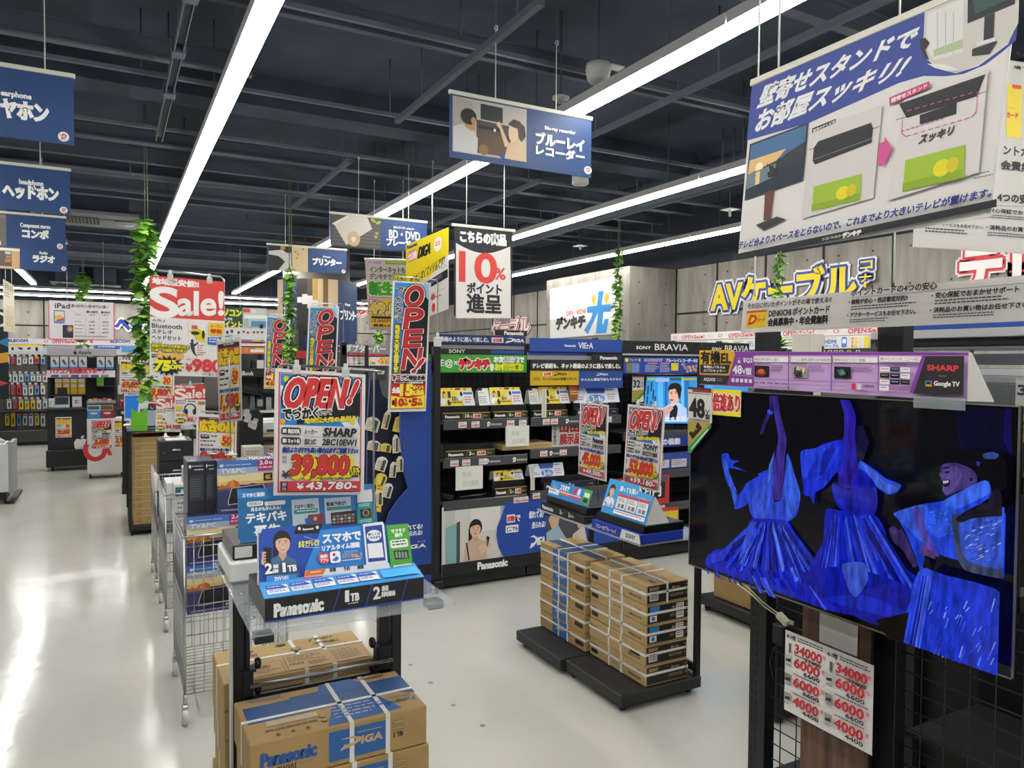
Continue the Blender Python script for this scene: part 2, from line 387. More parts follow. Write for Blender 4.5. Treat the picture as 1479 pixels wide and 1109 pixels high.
# ---------------------------------------------------------------- ceiling steelwork
def beam(name,x0,x1,y0,y1,z0,z1,m=BEAM):
    b=MB();b.box(x0,x1,y0,y1,z0,z1,m);return struct(b,name)
for y,w,z,m in ((4.24,.05,3.12,BEAML),(5.93,.09,3.12,BEAM),(6.42,.05,3.1,BEAM),(3.46,.04,3.14,BEAM),(2.35,.06,3.14,BEAM),(8.1,.07,3.14,BEAM),(9.2,.05,3.1,BEAM),(10.6,.09,3.14,BEAM),(12.2,.06,3.1,BEAM),(14,.08,3.12,BEAM),(7.2,.1,3.18,BEAM)):
    b=MB();x1=5.3 if y != 4.24 else .68;b.box(-7.4,x1,y-w/2,y+w/2,z,z+.012,m);b.box(-7.4,x1,y-.006,y+.006,z+.012,z+.1,BEAM);b.box(-7.4,x1,y-w/2,y+w/2,z+.1,z+.112,BEAM);struct(b,'ceiling_beam')
for y,z in ((3.33,3.12),(4.37,3.08),(5.44,3.1),(6.9,3.08),(7.7,3.12),(9.8,3.1),(11.4,3.12),(13.1,3.1),(1.2,3.1)):
    b=MB();b.box(-7.4,6.0,y-.011,y+.011,z,z+.022,BEAML)
    for x in np.arange(-6.6,5.9,1.35):b.tube([(x,y,z+.02),(x,y,3.42)],.005,BEAM,6)
    struct(b,'ceiling_rail')
for x,y0,y1,z in ((1.52,2.6,4.3,3.02),(1.52,5.3,7.2,3.02),(4.25,3.0,7,3.0),(3.05,5.2,8,3.04),(-.9,4,9,3.02),(2.75,0.5,4.6,3.05)):
    b=MB();b.box(x-.016,x+.016,y0,y1,z,z+.03,BEAM)
    for y in np.arange(y0+.2,y1,1.1):b.tube([(x,y,z+.02),(x,y,3.42)],.005,BEAM,6)
    struct(b,'ceiling_rail')
# large ducts along the far side
for (x,z,r,y0,y1) in ((4.55,3.2,.13,1.5,15),(-2.6,3.17,.16,5,16)):
    b=MB();b.tube([(x,y,z) for y in np.linspace(y0,y1,12)],r,BEAM,18);struct(b,'ceiling_duct')
b=MB();b.box(-7.4,5.2,11.8,12.5,3.16,3.42,CEILM);struct(b,'ceiling_duct')
b=MB();b.box(-7.4,6.0,5.0,5.25,3.22,3.42,CEILM);struct(b,'ceiling_duct')
# slotted track hanging on the left
t=thing('lighting_track','short grey slotted rail hung under the dark ceiling beside the first row of lights','track',(.28,4.2,3.0))
b=MB();b.box(.26,.264,3.05,5.3,2.985,3.02,BEAML);b.box(.296,.3,3.05,5.3,2.985,3.02,BEAML);b.box(.26,.3,3.05,5.3,3.02,3.024,BEAML);b.build('channel',t)
for y in (3.15,3.75,4.35):
    b=MB();b.box(.25,.31,y-.04,y+.04,2.98,3.05,BEAM,.004);b.tube([(.28,y,3.05),(.28,y,3.42)],.005,BEAM,6);b.build('hanger_bracket',t)
# ---------------------------------------------------------------- linear lights
LZ=2.85;HOUS=mat('#b9babb',.5);
DIFF=mat('#fffdf8',.4,emit=LAMP)
def linear_light(x,y0,y1,along='y',nth=0):
    if along == 'y':B=lambda b,dx0,dx1,z0,z1,m,e=0:b.box(x+dx0,x+dx1,y0+.004+e,y1-.004-e,z0,z1,m)
    else:B=lambda b,dx0,dx1,z0,z1,m,e=0:b.box(y0+.004+e,y1-.004-e,x+dx0,x+dx1,z0,z1,m)
    loc=(x,(y0+y1)/2,LZ) if along == 'y' else ((y0+y1)/2,x,LZ)
    t=thing('linear_light',LIGHT_LABEL % ORD[nth],'ceiling light',loc,LIGHT_GROUP)
    b=MB();B(b,-.042,.042,LZ+.018,LZ+.062,HOUS)
    for q in (.2,.8):
        p=(x,y0+(y1-y0)*q) if along == 'y' else (y0+(y1-y0)*q,x)
        b.tube([(p[0],p[1],LZ+.06),(p[0],p[1],3.42)],.004,BEAM,6)
    b.build('housing',t)
    b=MB();B(b,-.04,.04,LZ,LZ+.017,DIFF,.002);b.build('diffuser',t)
    return t
ROWS=((-1.152,'of the far left row above the blue headphone boards'),(.5,'of the row passing the ivy and red sale board'),(2.075,'of the row running behind the blue recorder board'),
        (3.627,'of the row behind the black point banner'),(5.2,'of the last row along the right concrete wall'))
for x,where in ROWS:
    LIGHT_LABEL='%s light from the far end '+where;LIGHT_GROUP='lights '+where
    k0=-2 if x > -1.5 else 2
    for k in range(k0,8):
        if x > 5 and k > 5:continue
        y0=.26+1.85*k
        linear_light(x,y0,y0+1.85,'y',(5 if x > 5 else 7)-k)
for y,zz,where,x0,x1 in ((16.1,2.85,'across the back of the shop',-7.0,6.0),(16.75,2.78,'washing the back concrete wall',-7.0,6.0)):
    LIGHT_LABEL='%s light from the left of the row '+where;LIGHT_GROUP='row of lights '+where;LZ=zz
    k=0
    while x0+1.625*k < x1-.1:linear_light(y,x0+1.625*k,x0+1.625*(k+1),'x',k);k += 1
LZ=2.85
# ================================================================ hanging boards
NAVY='#2f4c7c';RAIL=mat('#d9d6c8',.5);CORD=mat('#c9cbc8',.6);WIRE=mat('#c4c6c6',.35,metal=.6)
def dlogo(c,x0,y0,x1,y1,disc='#e9e6e4'):
    c.E(x0,y0,x1,y1,disc);w,h=x1-x0,y1-y0
    c.T('D',x0+w*.3,y0+h*.24,x0+w*.8,y0+h*.68,'#d8434a',bold=.16,sk=.3);c.E(x0+w*.17,y0+h*.25,x0+w*.3,y0+h*.38,'#d8434a',8)
    c.R(x0+w*.25,y0+h*.76,x0+w*.75,y0+h*.82,'#d8434a')
def board(name,label,cat,P,color,draw,group=None,th=.004,rail=None,cords=(),ctop=3.12,back=None,base=.0006,railw=None,printname='print',hooks=False):
    """a sheet (P = Plane, width, height) with its print, top rail and cords up to the ceiling steel"""
    pl,w,h=P
    t=thing(name,label,cat,pl.w(w/2,0),group)
    b=MB();b.prism([(0,0),(w,0),(w,h),(0,h)],pl,th,ink(color) if isinstance(color,str) else color,back);b.build('panel',t)
    c=Canvas(pl,base)
    if isinstance(color,str) and not back:c.unit(0,0,w,h);c.R(.5,.5,99.5,99.5,color)
    draw(c,w,h);c.build(printname,t)
    if rail is not None:
        e=.006 if railw is None else railw
        b=MB();cc=pl.w(w/2,h+.006,-th/2);b.obox(cc,pl.U,pl.V,pl.N,w/2+e,.009,.006,rail,.002);b.build('rail',t)
    for q in cords:
        p=pl.w(w*q,h+.012,-th/2);b=MB();top=ctop if ctop else 3.42
        b.tube([p,p+np.array([0,0,.02]),(p[0],p[1],top)],.0028,CORD,6)
        b.tube([(p[0],p[1]-.012,top-.01),(p[0],p[1]-.014,top+.008),(p[0],p[1],top+.016),(p[0],p[1]+.012,top+.006)],.003,CORD,6);b.tube([(p[0],p[1],top),(p[0],p[1],3.42)],.002,BEAM,5);b.build('cord',t)
    return t
# --- blue category boards over the left aisle
def s_ear(c,w,h):
    c.crop(0,0,4);c.T('earphone',6,532,180,572,'#f2f2f0',bold=.1);c.T('ヤホン',10,590,276,690,'#f5f5f3',bold=.14);dlogo(c,335,762,400,818)
board('hanging_sign','blue hanging board reading earphone, first and largest of the left boards','sign',(Plane(PY(3.5).w(-.77,PY(3.5).px(105,210)[1]),(1,0,0),(0,0,1)),.77+PY(3.5).px(106,112)[0],PY(3.5).px(106,112)[1]-PY(3.5).px(105,210)[1]),NAVY,s_ear,'blue category boards over the left aisle',rail=RAIL,cords=(.28,.85))
def s_head(c,w,h):
    c.crop(0,200,4);c.T('headphone',112,240,250,278,'#f2f2f0',bold=.1);c.crop(0,277,8);c.T('ヘッドホン',40,-66,668,84,'#f5f5f3',bold=.14);dlogo(c,690,172,782,250)
def left_sheet(y,tr,br,wd):
    p=PY(y);a=p.px(*tr);d=p.px(*br);return (Plane(p.w(a[0]-wd,d[1]),(1,0,0),(0,0,1)),wd,a[1]-d[1])
board('hanging_sign','blue hanging board reading headphone, second of the left boards','sign',left_sheet(5.2,(101,247),(100,310),.75),NAVY,s_head,'blue category boards over the left aisle',rail=RAIL,cords=(.2,.8))
def s_comp(c,w,h):
    c.crop(0,277,8);c.R(-300,250,70,610,'#8f7a5c');c.R(-300,290,66,590,'#6f7068');c.R(-300,560,10,605,'#e6e0d4')
    c.T('Component stereo',235,370,582,432,'#f2f2f0',bold=.1);c.T('コンポ',262,440,556,535,'#f5f5f3',bold=.15);dlogo(c,658,598,728,664)
board('hanging_sign','blue hanging board reading component stereo, third of the left boards','sign',left_sheet(6.8,(94,315),(94,361),.75),NAVY,s_comp,'blue category boards over the left aisle',rail=RAIL,cords=(.25,.8))
def s_radio(c,w,h):
    c.crop(0,277,8);c.R(-320,640,228,880,'#c7a676');c.R(-320,640,228,672,'#e4d6c0');c.R(-300,670,135,850,'#5b5452');c.R(60,690,125,720,'#c9c4bd');c.R(60,770,128,815,'#b9763f');c.R(70,735,130,760,'#8f8a84')
    c.T('Radio',458,692,550,722,'#f2f2f0',bold=.1);c.T('ラジオ',382,740,628,815,'#f5f5f3',bold=.15);dlogo(c,708,862,766,912)
board('hanging_sign','blue hanging board reading radio, with a radio picture, lowest of the left boards','sign',left_sheet(8.6,(97,352.5),(97,393),.75),NAVY,s_radio,'blue category boards over the left aisle',rail=RAIL,cords=(.2,.97))
def s_bd(c,w,h):
    c.crop(370,0,4)
    c.corner();c.R(1135,552,1560,938,'#b8b3ab');c.Q([(1135,553),(1250,585),(1260,760),(1135,740)],'#a9a49b')
    c.Q([(1296,598),(1424,625),(1424,712),(1296,688)],'#2f3431');c.Q([(1272,690),(1480,735),(1480,840),(1272,800)],'#4b4646');c.Q([(1285,722),(1420,748),(1420,766),(1285,740)],'#1f1e20');c.Q([(1275,760),(1480,800),(1480,912),(1275,882)],'#5f4a3a')
    c.E(1370,742,1385,765,'#d9d2c9');c.E(1285,830,1340,900,'#8a6a3f');c.Q([(1400,900),(1430,880),(1470,925),(1420,918)],'#33508a')
    c.Q([(1137,730),(1190,715),(1245,745),(1280,800),(1275,895),(1137,872)],'#c9c9c6');c.Q([(1215,700),(1265,690),(1262,750),(1240,758),(1205,730)],'#b98b68')
    c.E(1180,618,1272,728,'#2b2b2d');c.E(1240,675,1268,720,'#b98b68',10)
    c.Q([(1385,720),(1402,700),(1412,720),(1450,815),(1475,850),(1435,850),(1405,745)],'#d9b896')
    c.Q([(1468,818),(1500,800),(1540,815),(1558,850),(1558,938),(1432,915),(1445,860)],'#d2b697');c.E(1455,705,1512,828,'#e0bf9f');c.Q([(1455,720),(1485,690),(1525,705),(1540,760),(1535,825),(1518,805),(1508,745),(1480,735)],'#4a342b');c.Q([(1528,715),(1550,735),(1555,790),(1538,815)],'#3a2a24')
    c.crop(740,0,4);c.corner();c.T('Blu-ray recorder',186,728,362,785,'#f2f2f0',bold=.1);c.T('ブルーレイ',136,762,410,875,'#f5f5f3',bold=.13,res=4);c.T('レコーダー',136,838,412,935,'#f5f5f3',bold=.13,res=4);dlogo(c,412,958,456,1010)
board('hanging_sign','blue hanging board reading Blu-ray recorder with a photo of a couple at a television','sign',face((650,134),(853.5,257),'y',3.0),NAVY,s_bd,'blue category boards over the recorder aisle',rail=RAIL,cords=(.3,.73),ctop=3.08)
def s_dvd(c,w,h):
    c.crop(370,277,8);c.R(872,265,1435,640,'#5a5653');
    for i in range(5):c.R(872,440+i*42,1435,452+i*42,'#6e6a66')
    c.Q([(1275,275),(1340,430),(1040,615),(900,375),(1040,275)],'#d6cfc3');c.Q([(875,365),(1040,278),(1075,290),(905,385)],'#e7ddcf');c.E(1050,455,1200,630,'#cdb58c');c.E(1100,520,1150,580,'#e9e2d5')
    for x,y in ((1340,320),(1400,360),(1390,480),(1380,520),(1360,340),(1420,350)):c.E(x-18,y-14,x+22,y+18,'#b5b043',8)
    c.crop(555,277,8);c.T('BD/DVD player',108,408,345,438,'#f2f2f0',bold=.04);c.T('BD・DVD',55,455,410,548,'#f5f5f3',bold=.06);c.T('プレーヤー',28,548,370,632,'#f5f5f3',bold=.1)
board('hanging_sign','blue hanging board reading BD and DVD player with a photo of a disc sleeve','sign',face((477,308),(616.5,365),'y',5.4),NAVY,s_dvd,'blue category boards over the recorder aisle',rail=RAIL,cords=(.28,.8),ctop=3.08)
def printer_photo(c,x0,y0,x1,y1):
    X=lambda q:x0+(x1-x0)*q;Yq=lambda q:y0+(y1-y0)*q
    c.R(x0,y0,x1,y1,'#cbb28b');c.R(x0,y0,X(.62),Yq(.25),'#37332f');c.R(X(.3),y0,X(.42),Yq(.14),'#b58f4a');c.Q([(X(.6),y0),(x1,y0),(x1,y1),(X(.62),y1),(X(.56),Yq(.4))],'#d3bb94')
    c.Q([(x0,Yq(.2)),(X(.35),Yq(.15)),(X(.55),Yq(.4)),(X(.62),Yq(.8)),(X(.5),y1),(x0,y1)],'#cfccc8');c.Q([(x0,Yq(.33)),(X(.25),Yq(.4)),(X(.42),Yq(.62)),(X(.22),y1),(x0,y1)],'#35332f')
    for q in (.2,.3,.4):c.L([(X(q+.1),Yq(.3)),(X(q+.22),Yq(.78))],(x1-x0)*.008,'#8d8984')
    for q,r in ((.72,.3),(.7,.45),(.66,.2),(.85,.1)):c.E(X(q),Yq(r),X(q+.05),Yq(r+.07),'#8f6b40',8)
def s_prn(c,w,h):
    c.crop(370,277,8);printer_photo(c,145,625,597,915);c.T('Printer',775,742,860,762,'#f2f2f0',bold=.1);c.T('プリンター',655,775,980,850,'#f5f5f3',bold=.14);dlogo(c,985,898,1030,942)
board('hanging_sign','blue hanging board reading printer above the round blue-wrapped pier','sign',face((386,353),(500.5,396),'y',6.9),NAVY,s_prn,'blue category boards over the recorder aisle',rail=RAIL,cords=(.22,.78),ctop=3.08)
# --- blue wrap standing around the round pier
PC=np.array([2.54,10.5]);PR=.553
t=thing('pier_wrap','curved blue printer placard wrapped around the round concrete pier','sign',(2.54,10.5,1.75))
class Drum:
    """print surface on the drum: u is the arc length, v the height"""
    N=np.zeros(3)
b=MB();A0,A1=rad(-172),rad(-12);n=40;zt0=at(450,402,1,9.97)[2];zb0=at(450,505,1,9.97)[2];AL=PR*rad(160)
vs=[];fs=[]
for i in range(n+1):
    a=A0+(A1-A0)*i/n
    for r in (PR,PR-.012):
        for z in (zb0,zt0):vs.append((PC[0]+r*cos(a),PC[1]+r*sin(a),z))
for i in range(n):
    o=i*4;fs += [(o,o+4,o+5,o+1),(o+2,o+3,o+7,o+6),(o+1,o+5,o+7,o+3),(o,o+2,o+6,o+4)]
fs += [(0,1,3,2),(n*4,n*4+2,n*4+3,n*4+1)]
b.add(vs,fs,ink('#2c4268'));b.build('panel',t)
def drum_print(draw):
    c=Canvas(Plane((0,0,0),(1,0,0),(0,0,1)));c.unit(0,zb0,AL,zt0-zb0,100,100*(zt0-zb0)/AL);draw(c)
    for k,V in enumerate(c.b.v):
        a=A0+(A1-A0)*np.clip(V[:,0]/AL,0,1);r=PR-V[:,1];c.b.v[k]=np.stack([PC[0]+r*np.cos(a),PC[1]+r*np.sin(a),V[:,2]],1)
    c.build('print',t)
def grid_rect(c,x0,y0,x1,y1,col,n=12):
    for i in range(n):c.R(x0+(x1-x0)*i/n,y0,x0+(x1-x0)*(i+1)/n,y1,col);c.h -= c.STEP
    c.h += c.STEP
def s_drum(c):
    H=c.uv[5]
    grid_rect(c,0,0,10,H*.72,'#cbb28b',6);c.T('プリンター',11,H*.38,24,H*.53,'#e9e9e7',bold=.14,res=3)
    for i,col in enumerate(['#37332f','#37332f','#55483a','#b58f4a','#cbb28b','#7a5f3f','#d3bb94','#d3bb94']):grid_rect(c,26+i*4.4,0,30.6+i*4.4,H*.74,col,3)
    for i,(a,bb) in enumerate([(.26,.62),(.22,.66),(.24,.7),(.3,.74),(.42,.76),(.55,.76)]):grid_rect(c,26+i*4.4,H*a,30.5+i*4.4,H*.8,'#cfccc8',3)
    for i,(a,bb) in enumerate([(.34,.8),(.36,.8),(.42,.8),(.5,.74)]):grid_rect(c,26+i*4.4,H*a,30.5+i*4.4,H*bb,'#302e2b',3)
    c.T('Printer',69,H*.32,76,H*.36,'#f2f2f0',bold=.1);c.T('プリンター',64,H*.42,88,H*.56,'#f5f5f3',bold=.13,res=3);dlogo(c,86.5,H*.86,90,H*.96)
drum_print(s_drum)
# --- black point banner, yellow recorder banner, pink internet banners
def s_ten(c,w,h):
    c.crop(555,277,8);pts=[(828,590)]+[(828+(1455-828)*i/12,590+100*sin(pi*i/12)+(40*i/12)) for i in range(1,12)]+[(1455,632),(1462,1460),(828,1460)]
    c.Q(pts,'#dcd9d5');c.crop(555,400,8);c.R(828,-100,1460,460,'#dcd9d5');c.crop(555,277,8)
    c.T('こちらの商品',880,470,1405,600,'#efefed',bold=.13)
    c.T('10',872,712,1290,1040,'#d8473f',bold=.09,res=10);c.T('%',1275,885,1398,1012,'#d8473f',bold=.1)
    c.crop(555,400,8);c.T('ポイント',958,75,1352,190,'#2a2c2f',bold=.1);c.T('進呈',955,205,1348,415,'#2a2c2f',bold=.08)
board('hanging_banner','black and white hanging banner reading 10% points in large red figures','banner',face((656.5,326),(739.5,459),'y',4.3),'#2c2e31',s_ten,rail=RAIL,cords=(.2,.85),railw=.02,ctop=3.08)
def recorder_pic(c,x0,y0,x1,y1):
    c.Q([(x0,y0+(y1-y0)*.35),(x1,y0),(x1,y0+(y1-y0)*.7),(x0,y1)],'#23262a');c.Q([(x0,y0+(y1-y0)*.45),(x0+(x1-x0)*.7,y0+(y1-y0)*.2),(x0+(x1-x0)*.7,y0+(y1-y0)*.5),(x0,y0+(y1-y0)*.78)],'#5c646c')
def s_ydiga(c,w,h):
    c.unit(0,0,w,h,100,170)
    c.Q([(0,0),(100,0),(100,52),(3,128),(0,128)],'#e8d021')
    c.T('Panasonic',3,3,27,10,'#22386e',bold=.14);c.RR(4,16,26,38,'#dd7f7a',.2);c.T('全自動',5,19,25,35,'#f3ece6',bold=.12);c.T('DIGA',28,16,60,38,'#1d1e20',bold=.14,sk=.2);c.E(66,10,84,40,'#ece6dd');c.bars(69,20,81,30,2,'#d8434a')
    c.T('なにもしなくてイイんです!',6,72,92,92,'#1d1e20',bold=.06,sk=.2,rise=.95,res=2)
    c.bars(52,76,96,79,1,'#8f8f8c',ragged=0);recorder_pic(c,50,84,98,110)
    c.bars(6,122,90,125,1,'#a5a5a2',ragged=0);c.E(58,124,68,138,'#d8473f');c.bars(56,132,92,137,1,'#5f6062')
    c.E(60,144,68,164,'#d8434a');c.bars(6,140,50,160,4,'#8b8c8a')
board('hanging_banner','yellow and white hanging banner for automatic recording hung slantwise by a single hook','banner',quad((586,354),(648,328),(648,446),(588,470),dist=5.6),'#dcd9d3',s_ydiga,cords=(.62,),ctop=3.08)
def s_pink(c,w,h):
    c.unit(0,0,w,h,100,155)
    c.T('デンキチ光',8,3,38,8,'#4b8fc8',bold=.1);c.R(48,1,98,8,'#7fb53a');c.bars(52,2.5,94,6.5,1,'#e6e84a',ragged=0)
    c.T('インターネットも',10,13,95,26,'#1f8a4b',bold=.1);c.T('デンキチで',10,28,62,41,'#1f8a4b',bold=.1);c.T('決まり!',66,28,98,41,'#e6d52a',bold=.16,out=[(.4,'#2f9a3d')])
    c.T('新生活',8,46,98,74,'#4fb53f',bold=.16,out=[(.28,'#f4f4c8')]);c.bars(6,79,96,82,1,'#8a6a75',ragged=0)
    c.R(5,84,100,140,'#edd531');c.T('最大',6,86,28,96,'#e8e4d8',bold=.2,out=[(.4,'#33302a')]);c.T('49,800',4,92,112,120,'#f0cf2c',bold=.06,out=[(.26,'#a83a2a'),(.14,'#f5ead8')]);c.R(8,122,70,128,'#3a3528')
    c.T('15,800円無料!',8,129,92,137,'#d24f48',bold=.12);c.R(5,139,100,148,'#e9d840');c.T('実質4,950円',12,140.5,80,147,'#4a4426',bold=.12);c.bars(6,149,95,154,3,'#b99aa6')
def pink_banner(name,label,P,**k):return board(name,label,'banner',P,'#e2c1cb',s_pink,**k)
pink_banner('hanging_banner','pink internet offer banner with 49,800 in yellow, hanging behind the OPEN banners',quad((527,375),(588,377),(590,478),(533,476),dist=6.2),rail=RAIL,cords=(.22,.9),ctop=3.08)
# --- iPad board, beige banner, green board at the back
def s_ipad(c,w,h):
    c.crop(0,400,8);c.R(570,282,1312,718,'#dcd6d8');c.T('iPad',635,305,805,362,'#2a2a2e',bold=.07);c.T('(第10世代)と(第9世代)の違い',815,322,1250,362,'#4a4a4e',bold=.06)
    c.RR(622,385,748,535,'#4e5d73',.08);c.R(632,395,740,527,'#dfd9cf');c.Q([(632,450),(700,440),(740,470),(740,480),(632,480)],'#e2b92f');c.Q([(650,490),(740,475),(740,505),(655,510)],'#c64b84');c.R(636,508,736,525,'#4a93cf')
    c.RR(724,555,846,702,'#1f2126',.06);c.R(733,565,838,692,'#33384a');c.E(770,560,838,640,'#6d6fa5');c.E(790,575,838,625,'#d99a3b')
    c.T('第10世代',1000,392,1130,418,'#3a3a3e',bold=.1);c.T('第9世代',1168,398,1272,422,'#3a3a3e',bold=.1)
    for i,(y,a,bb) in enumerate(((440,'10.9','10.2'),(520,'1,200','800'),(560,'A14','A13'),(602,'USB-C','Lightning'),(643,'12MP','8MP'))):
        c.bars(868,y-8,978,y+8,1,'#8a868a');c.T(a,1030,y-10,1095,y+8,'#5a585c',bold=.06);c.T(bb,1185,y-8,1255,y+10,'#5a585c',bold=.06)
    c.R(985,400,988,700,'#b9b4b6');c.R(1145,400,1148,700,'#b9b4b6');c.bars(868,680,1290,700,2,'#8a868a')
board('hanging_sign','white tablet comparison board with a pink border reading iPad','sign',face((69.5,434),(166,492),'y',11.2),'#d0587f',s_ipad,cords=(.28,.83))
def s_beige(c,w,h):
    c.unit(0,0,w,h,100,100);c.T('ギフトカード',14,6,90,20,'#6b5a34',bold=.1);c.bars(14,24,60,36,2,'#6b5a34');c.E(10,44,70,70,'#cbbd95');c.bars(20,50,80,92,8,'#a08f62')
board('hanging_banner','narrow beige hanging banner with brown lettering at the far left edge','banner',quad((5,403),(20,412),(22,481),(6,478),dist=7.5),'#c4b489',s_beige,cords=(.2,.8))
def s_green(c,w,h):
    c.crop(185,380,8);c.T('パソコン',1020,530,1310,610,'#e3d83a',bold=.14);c.T('なんでも',1080,630,1205,660,'#e8e6e0',bold=.1);c.T('ポイント',1040,670,1315,740,'#e3d83a',bold=.14)
    c.R(1325,520,1600,745,'#b9c4bd');c.R(1328,525,1410,570,'#d2524f');c.E(1420,530,1476,580,'#e4cdb6');c.R(1340,600,1600,640,'#dfe3df');c.R(1420,670,1600,740,'#5a8fc0');c.bars(1340,650,1410,740,5,'#7c8a86')
board('hanging_sign','dark green board about computers with yellow lettering, behind the red sale board','sign',face((310,443),(383,473),'y',11.0),'#1f4f3c',s_green,cords=(.5,))
# --- large wall-stand poster and the white point-card boards at the right
def s_big(c,w,h):
    c.crop(1050,0,3.445).corner()
    c.Q([(125,430),(1000,45),(985,130),(975,215),(1000,300),(1060,345),(1140,365),(1250,330),(1400,220),(1447,120),(1440,200),(1370,260),(1290,320),(1180,368),(1090,380),(980,378),(860,412),(410,612),(100,700)],'#2f4394')
    c.TQ('壁寄せスタンドで',(168,436),(968,122),(950,218),(150,540),'#e6e6e6',bold=.1,sk=.25);c.TQ('お部屋スッキリ!',(152,556),(935,262),(880,372),(138,662),'#e6e6e6',bold=.1,sk=.25)
    c.Q([(985,60),(1030,35),(1460,-160),(1452,115),(1400,210),(1250,320),(1140,358),(1060,335),(1005,295),(980,225)],'#c9c5bd')
    c.Q([(1000,70),(1180,-10),(1175,260),(1030,300),(990,230)],'#d9d7d3');c.Q([(1030,250),(1175,195),(1175,240),(1030,282)],'#a9bb8f')
    for x in (1050,1090,1130):c.L([(x,60),(x,270)],5,'#b9b6b0')
    c.Q([(1202,-40),(1440,-140),(1435,20),(1200,118)],'#20242a');c.Q([(1225,0),(1400,-70),(1400,0),(1240,70)],'#2e5046');c.Q([(1285,85),(1335,65),(1330,190),(1280,205)],'#26262a');c.Q([(1225,245),(1350,205),(1310,270),(1222,280)],'#2a2a2c');c.Q([(1245,215),(1340,185),(1340,205),(1250,232)],'#d9d9d6')
    c.Q([(962,200),(990,188),(1012,215),(990,250),(1010,300),(990,290),(968,240)],'#2a2421');c.Q([(1000,318),(1090,322),(1170,352),(1100,356),(1040,340)],'#dfdedb')
    # picture 1: canoe at sunrise on a screen
    c.Q([(118,718),(410,610),(383,900),(92,998)],'#1d2b3c');c.Q([(125,725),(402,622),(390,740),(112,850)],'#3f6c96');c.Q([(118,800),(300,740),(250,800),(108,870)],'#e0b876');c.E(148,815,182,850,'#f8e6b4');c.Q([(235,830),(300,765),(395,705),(388,790),(240,840)],'#2b3136');c.Q([(108,870),(250,812),(240,880),(100,945)],'#6d7f8c');c.Q([(205,860),(255,835),(250,880),(212,885)],'#1b1e22');c.L([(205,820),(260,850)],6,'#1b1e22');c.Q([(215,830),(235,822),(245,860),(222,868)],'#22262a');c.Q([(150,860),(172,852),(166,915),(146,922)],'#e6c98a')
    c.Q([(195,960),(240,945),(222,1088),(188,1098)],'#6b3d38');c.Q([(150,1120),(255,1078),(300,1092),(190,1148)],'#3a3638')
    # plan views with sofas
    def sofa(x,y,w,k):
        c.Q([(x,y),(x+w,y-w*k),(x+w-.02*w,y+w*(.55-k)),(x-.04*w,y+w*.5)],'#9dbb33');c.Q([(x-.04*w,y+w*.38),(x+w*.96,y+w*(.4-k)),(x+w*.95,y+w*(.56-k)),(x-.05*w,y+w*.52)],'#8aa82a');c.E(x+w*.48,y+w*.02,x+w*.74,y+w*.24,'#e4d526');c.E(x+w*.7,y-w*.03,x+w*.88,y+w*.18,'#d2c22a')
    c.Q([(425,640),(780,525),(735,985),(378,1090)],'#cfcac6');c.Q([(432,640),(550,592),(548,612),(430,664)],'#2b2c30');c.TQ('従来のテレビ台',(437,646),(546,598),(545,610),(436,660),'#d9d9d6',bold=.1)
    c.L([(415,748),(770,630)],3,'#3a3a3c');c.Q([(440,738),(462,705),(725,612),(735,640),(728,712),(445,820),(434,800)],'#242528');c.L([(440,795),(730,690)],2.5,'#8a8a8a');sofa(440,930,238,.27)
    c.Q([(765,715),(792,706),(794,682),(832,742),(785,838),(782,812),(758,822)],'#d0518f')
    c.Q([(890,500),(1310,345),(1262,860),(808,1000)],'#d3cecb');c.Q([(818,488),(1017,406),(1017,440),(818,526)],'#c43a72');c.TQ('壁寄せスタンド',(828,492),(1006,418),(1006,438),(828,514),'#efe3e8',bold=.1)
    c.L([(850,600),(1300,458)],3,'#3a3a3c');c.Q([(866,520),(1298,372),(1255,482),(905,590)],'#232427');c.Q([(970,575),(1155,512),(1152,570),(970,622)],'#232427')
    for a,bb in (((885,590),(880,665)),((880,665),(905,685)),((905,680),(1230,585)),((1230,585),(1252,560)),((1252,560),(1258,455)),((880,655),(1100,588)),((910,555),(1250,460))):
        n=9
        for i in range(n):
            f0,f1=i/n,(i+.55)/n;c.L([(a[0]+(bb[0]-a[0])*f0,a[1]+(bb[1]-a[1])*f0),(a[0]+(bb[0]-a[0])*f1,a[1]+(bb[1]-a[1])*f1)],4,'#d0518f');c.h -= c.STEP
        c.h += c.STEP
    c.TQ('スッキリ',(974,676),(1146,628),(1138,672),(964,722),'#2b2c30',bold=.1,sk=.15);sofa(900,800,298,.26)
    c.bars(1228,872,1320,862,1,'#3f4146');c.bars(1240,888,1340,876,1,'#3f4146')
    c.crop(1110,277,4);c.TQ('テレビ台よりスペースをとらないので、これまでより大きいテレビが置けます。',(-154,290),(1312,-22),(1306,30),(-162,334),'#2b3a85',bold=.1,sk=.1)
    c.Q([(-190,365),(1335,45),(1335,90),(-190,400)],'#26272a')
    c.TQ('ローコスト・ホームセンター',(328,268),(440,246),(440,262),(328,285),'#d9d9d6',bold=.08);c.TQ('デンキチ',(448,240),(553,219),(550,248),(444,270),'#e6e6e3',bold=.2)
_P=[at(q[0],q[1],0,1.6) for q in ((1086.5,122.5),(1473,-43),(1066,372))]
BIG=(Plane(_P[2],_P[1]-_P[0],_P[0]-_P[2]),float(np.linalg.norm(_P[1]-_P[0])),float(np.linalg.norm(_P[0]-_P[2])))
board('hanging_poster','large white and blue hanging poster about wall stands with green sofas','poster',BIG,'#d9d6d2',s_big,rail=RAIL,cords=(.13,.8),ctop=3.12,th=.003)
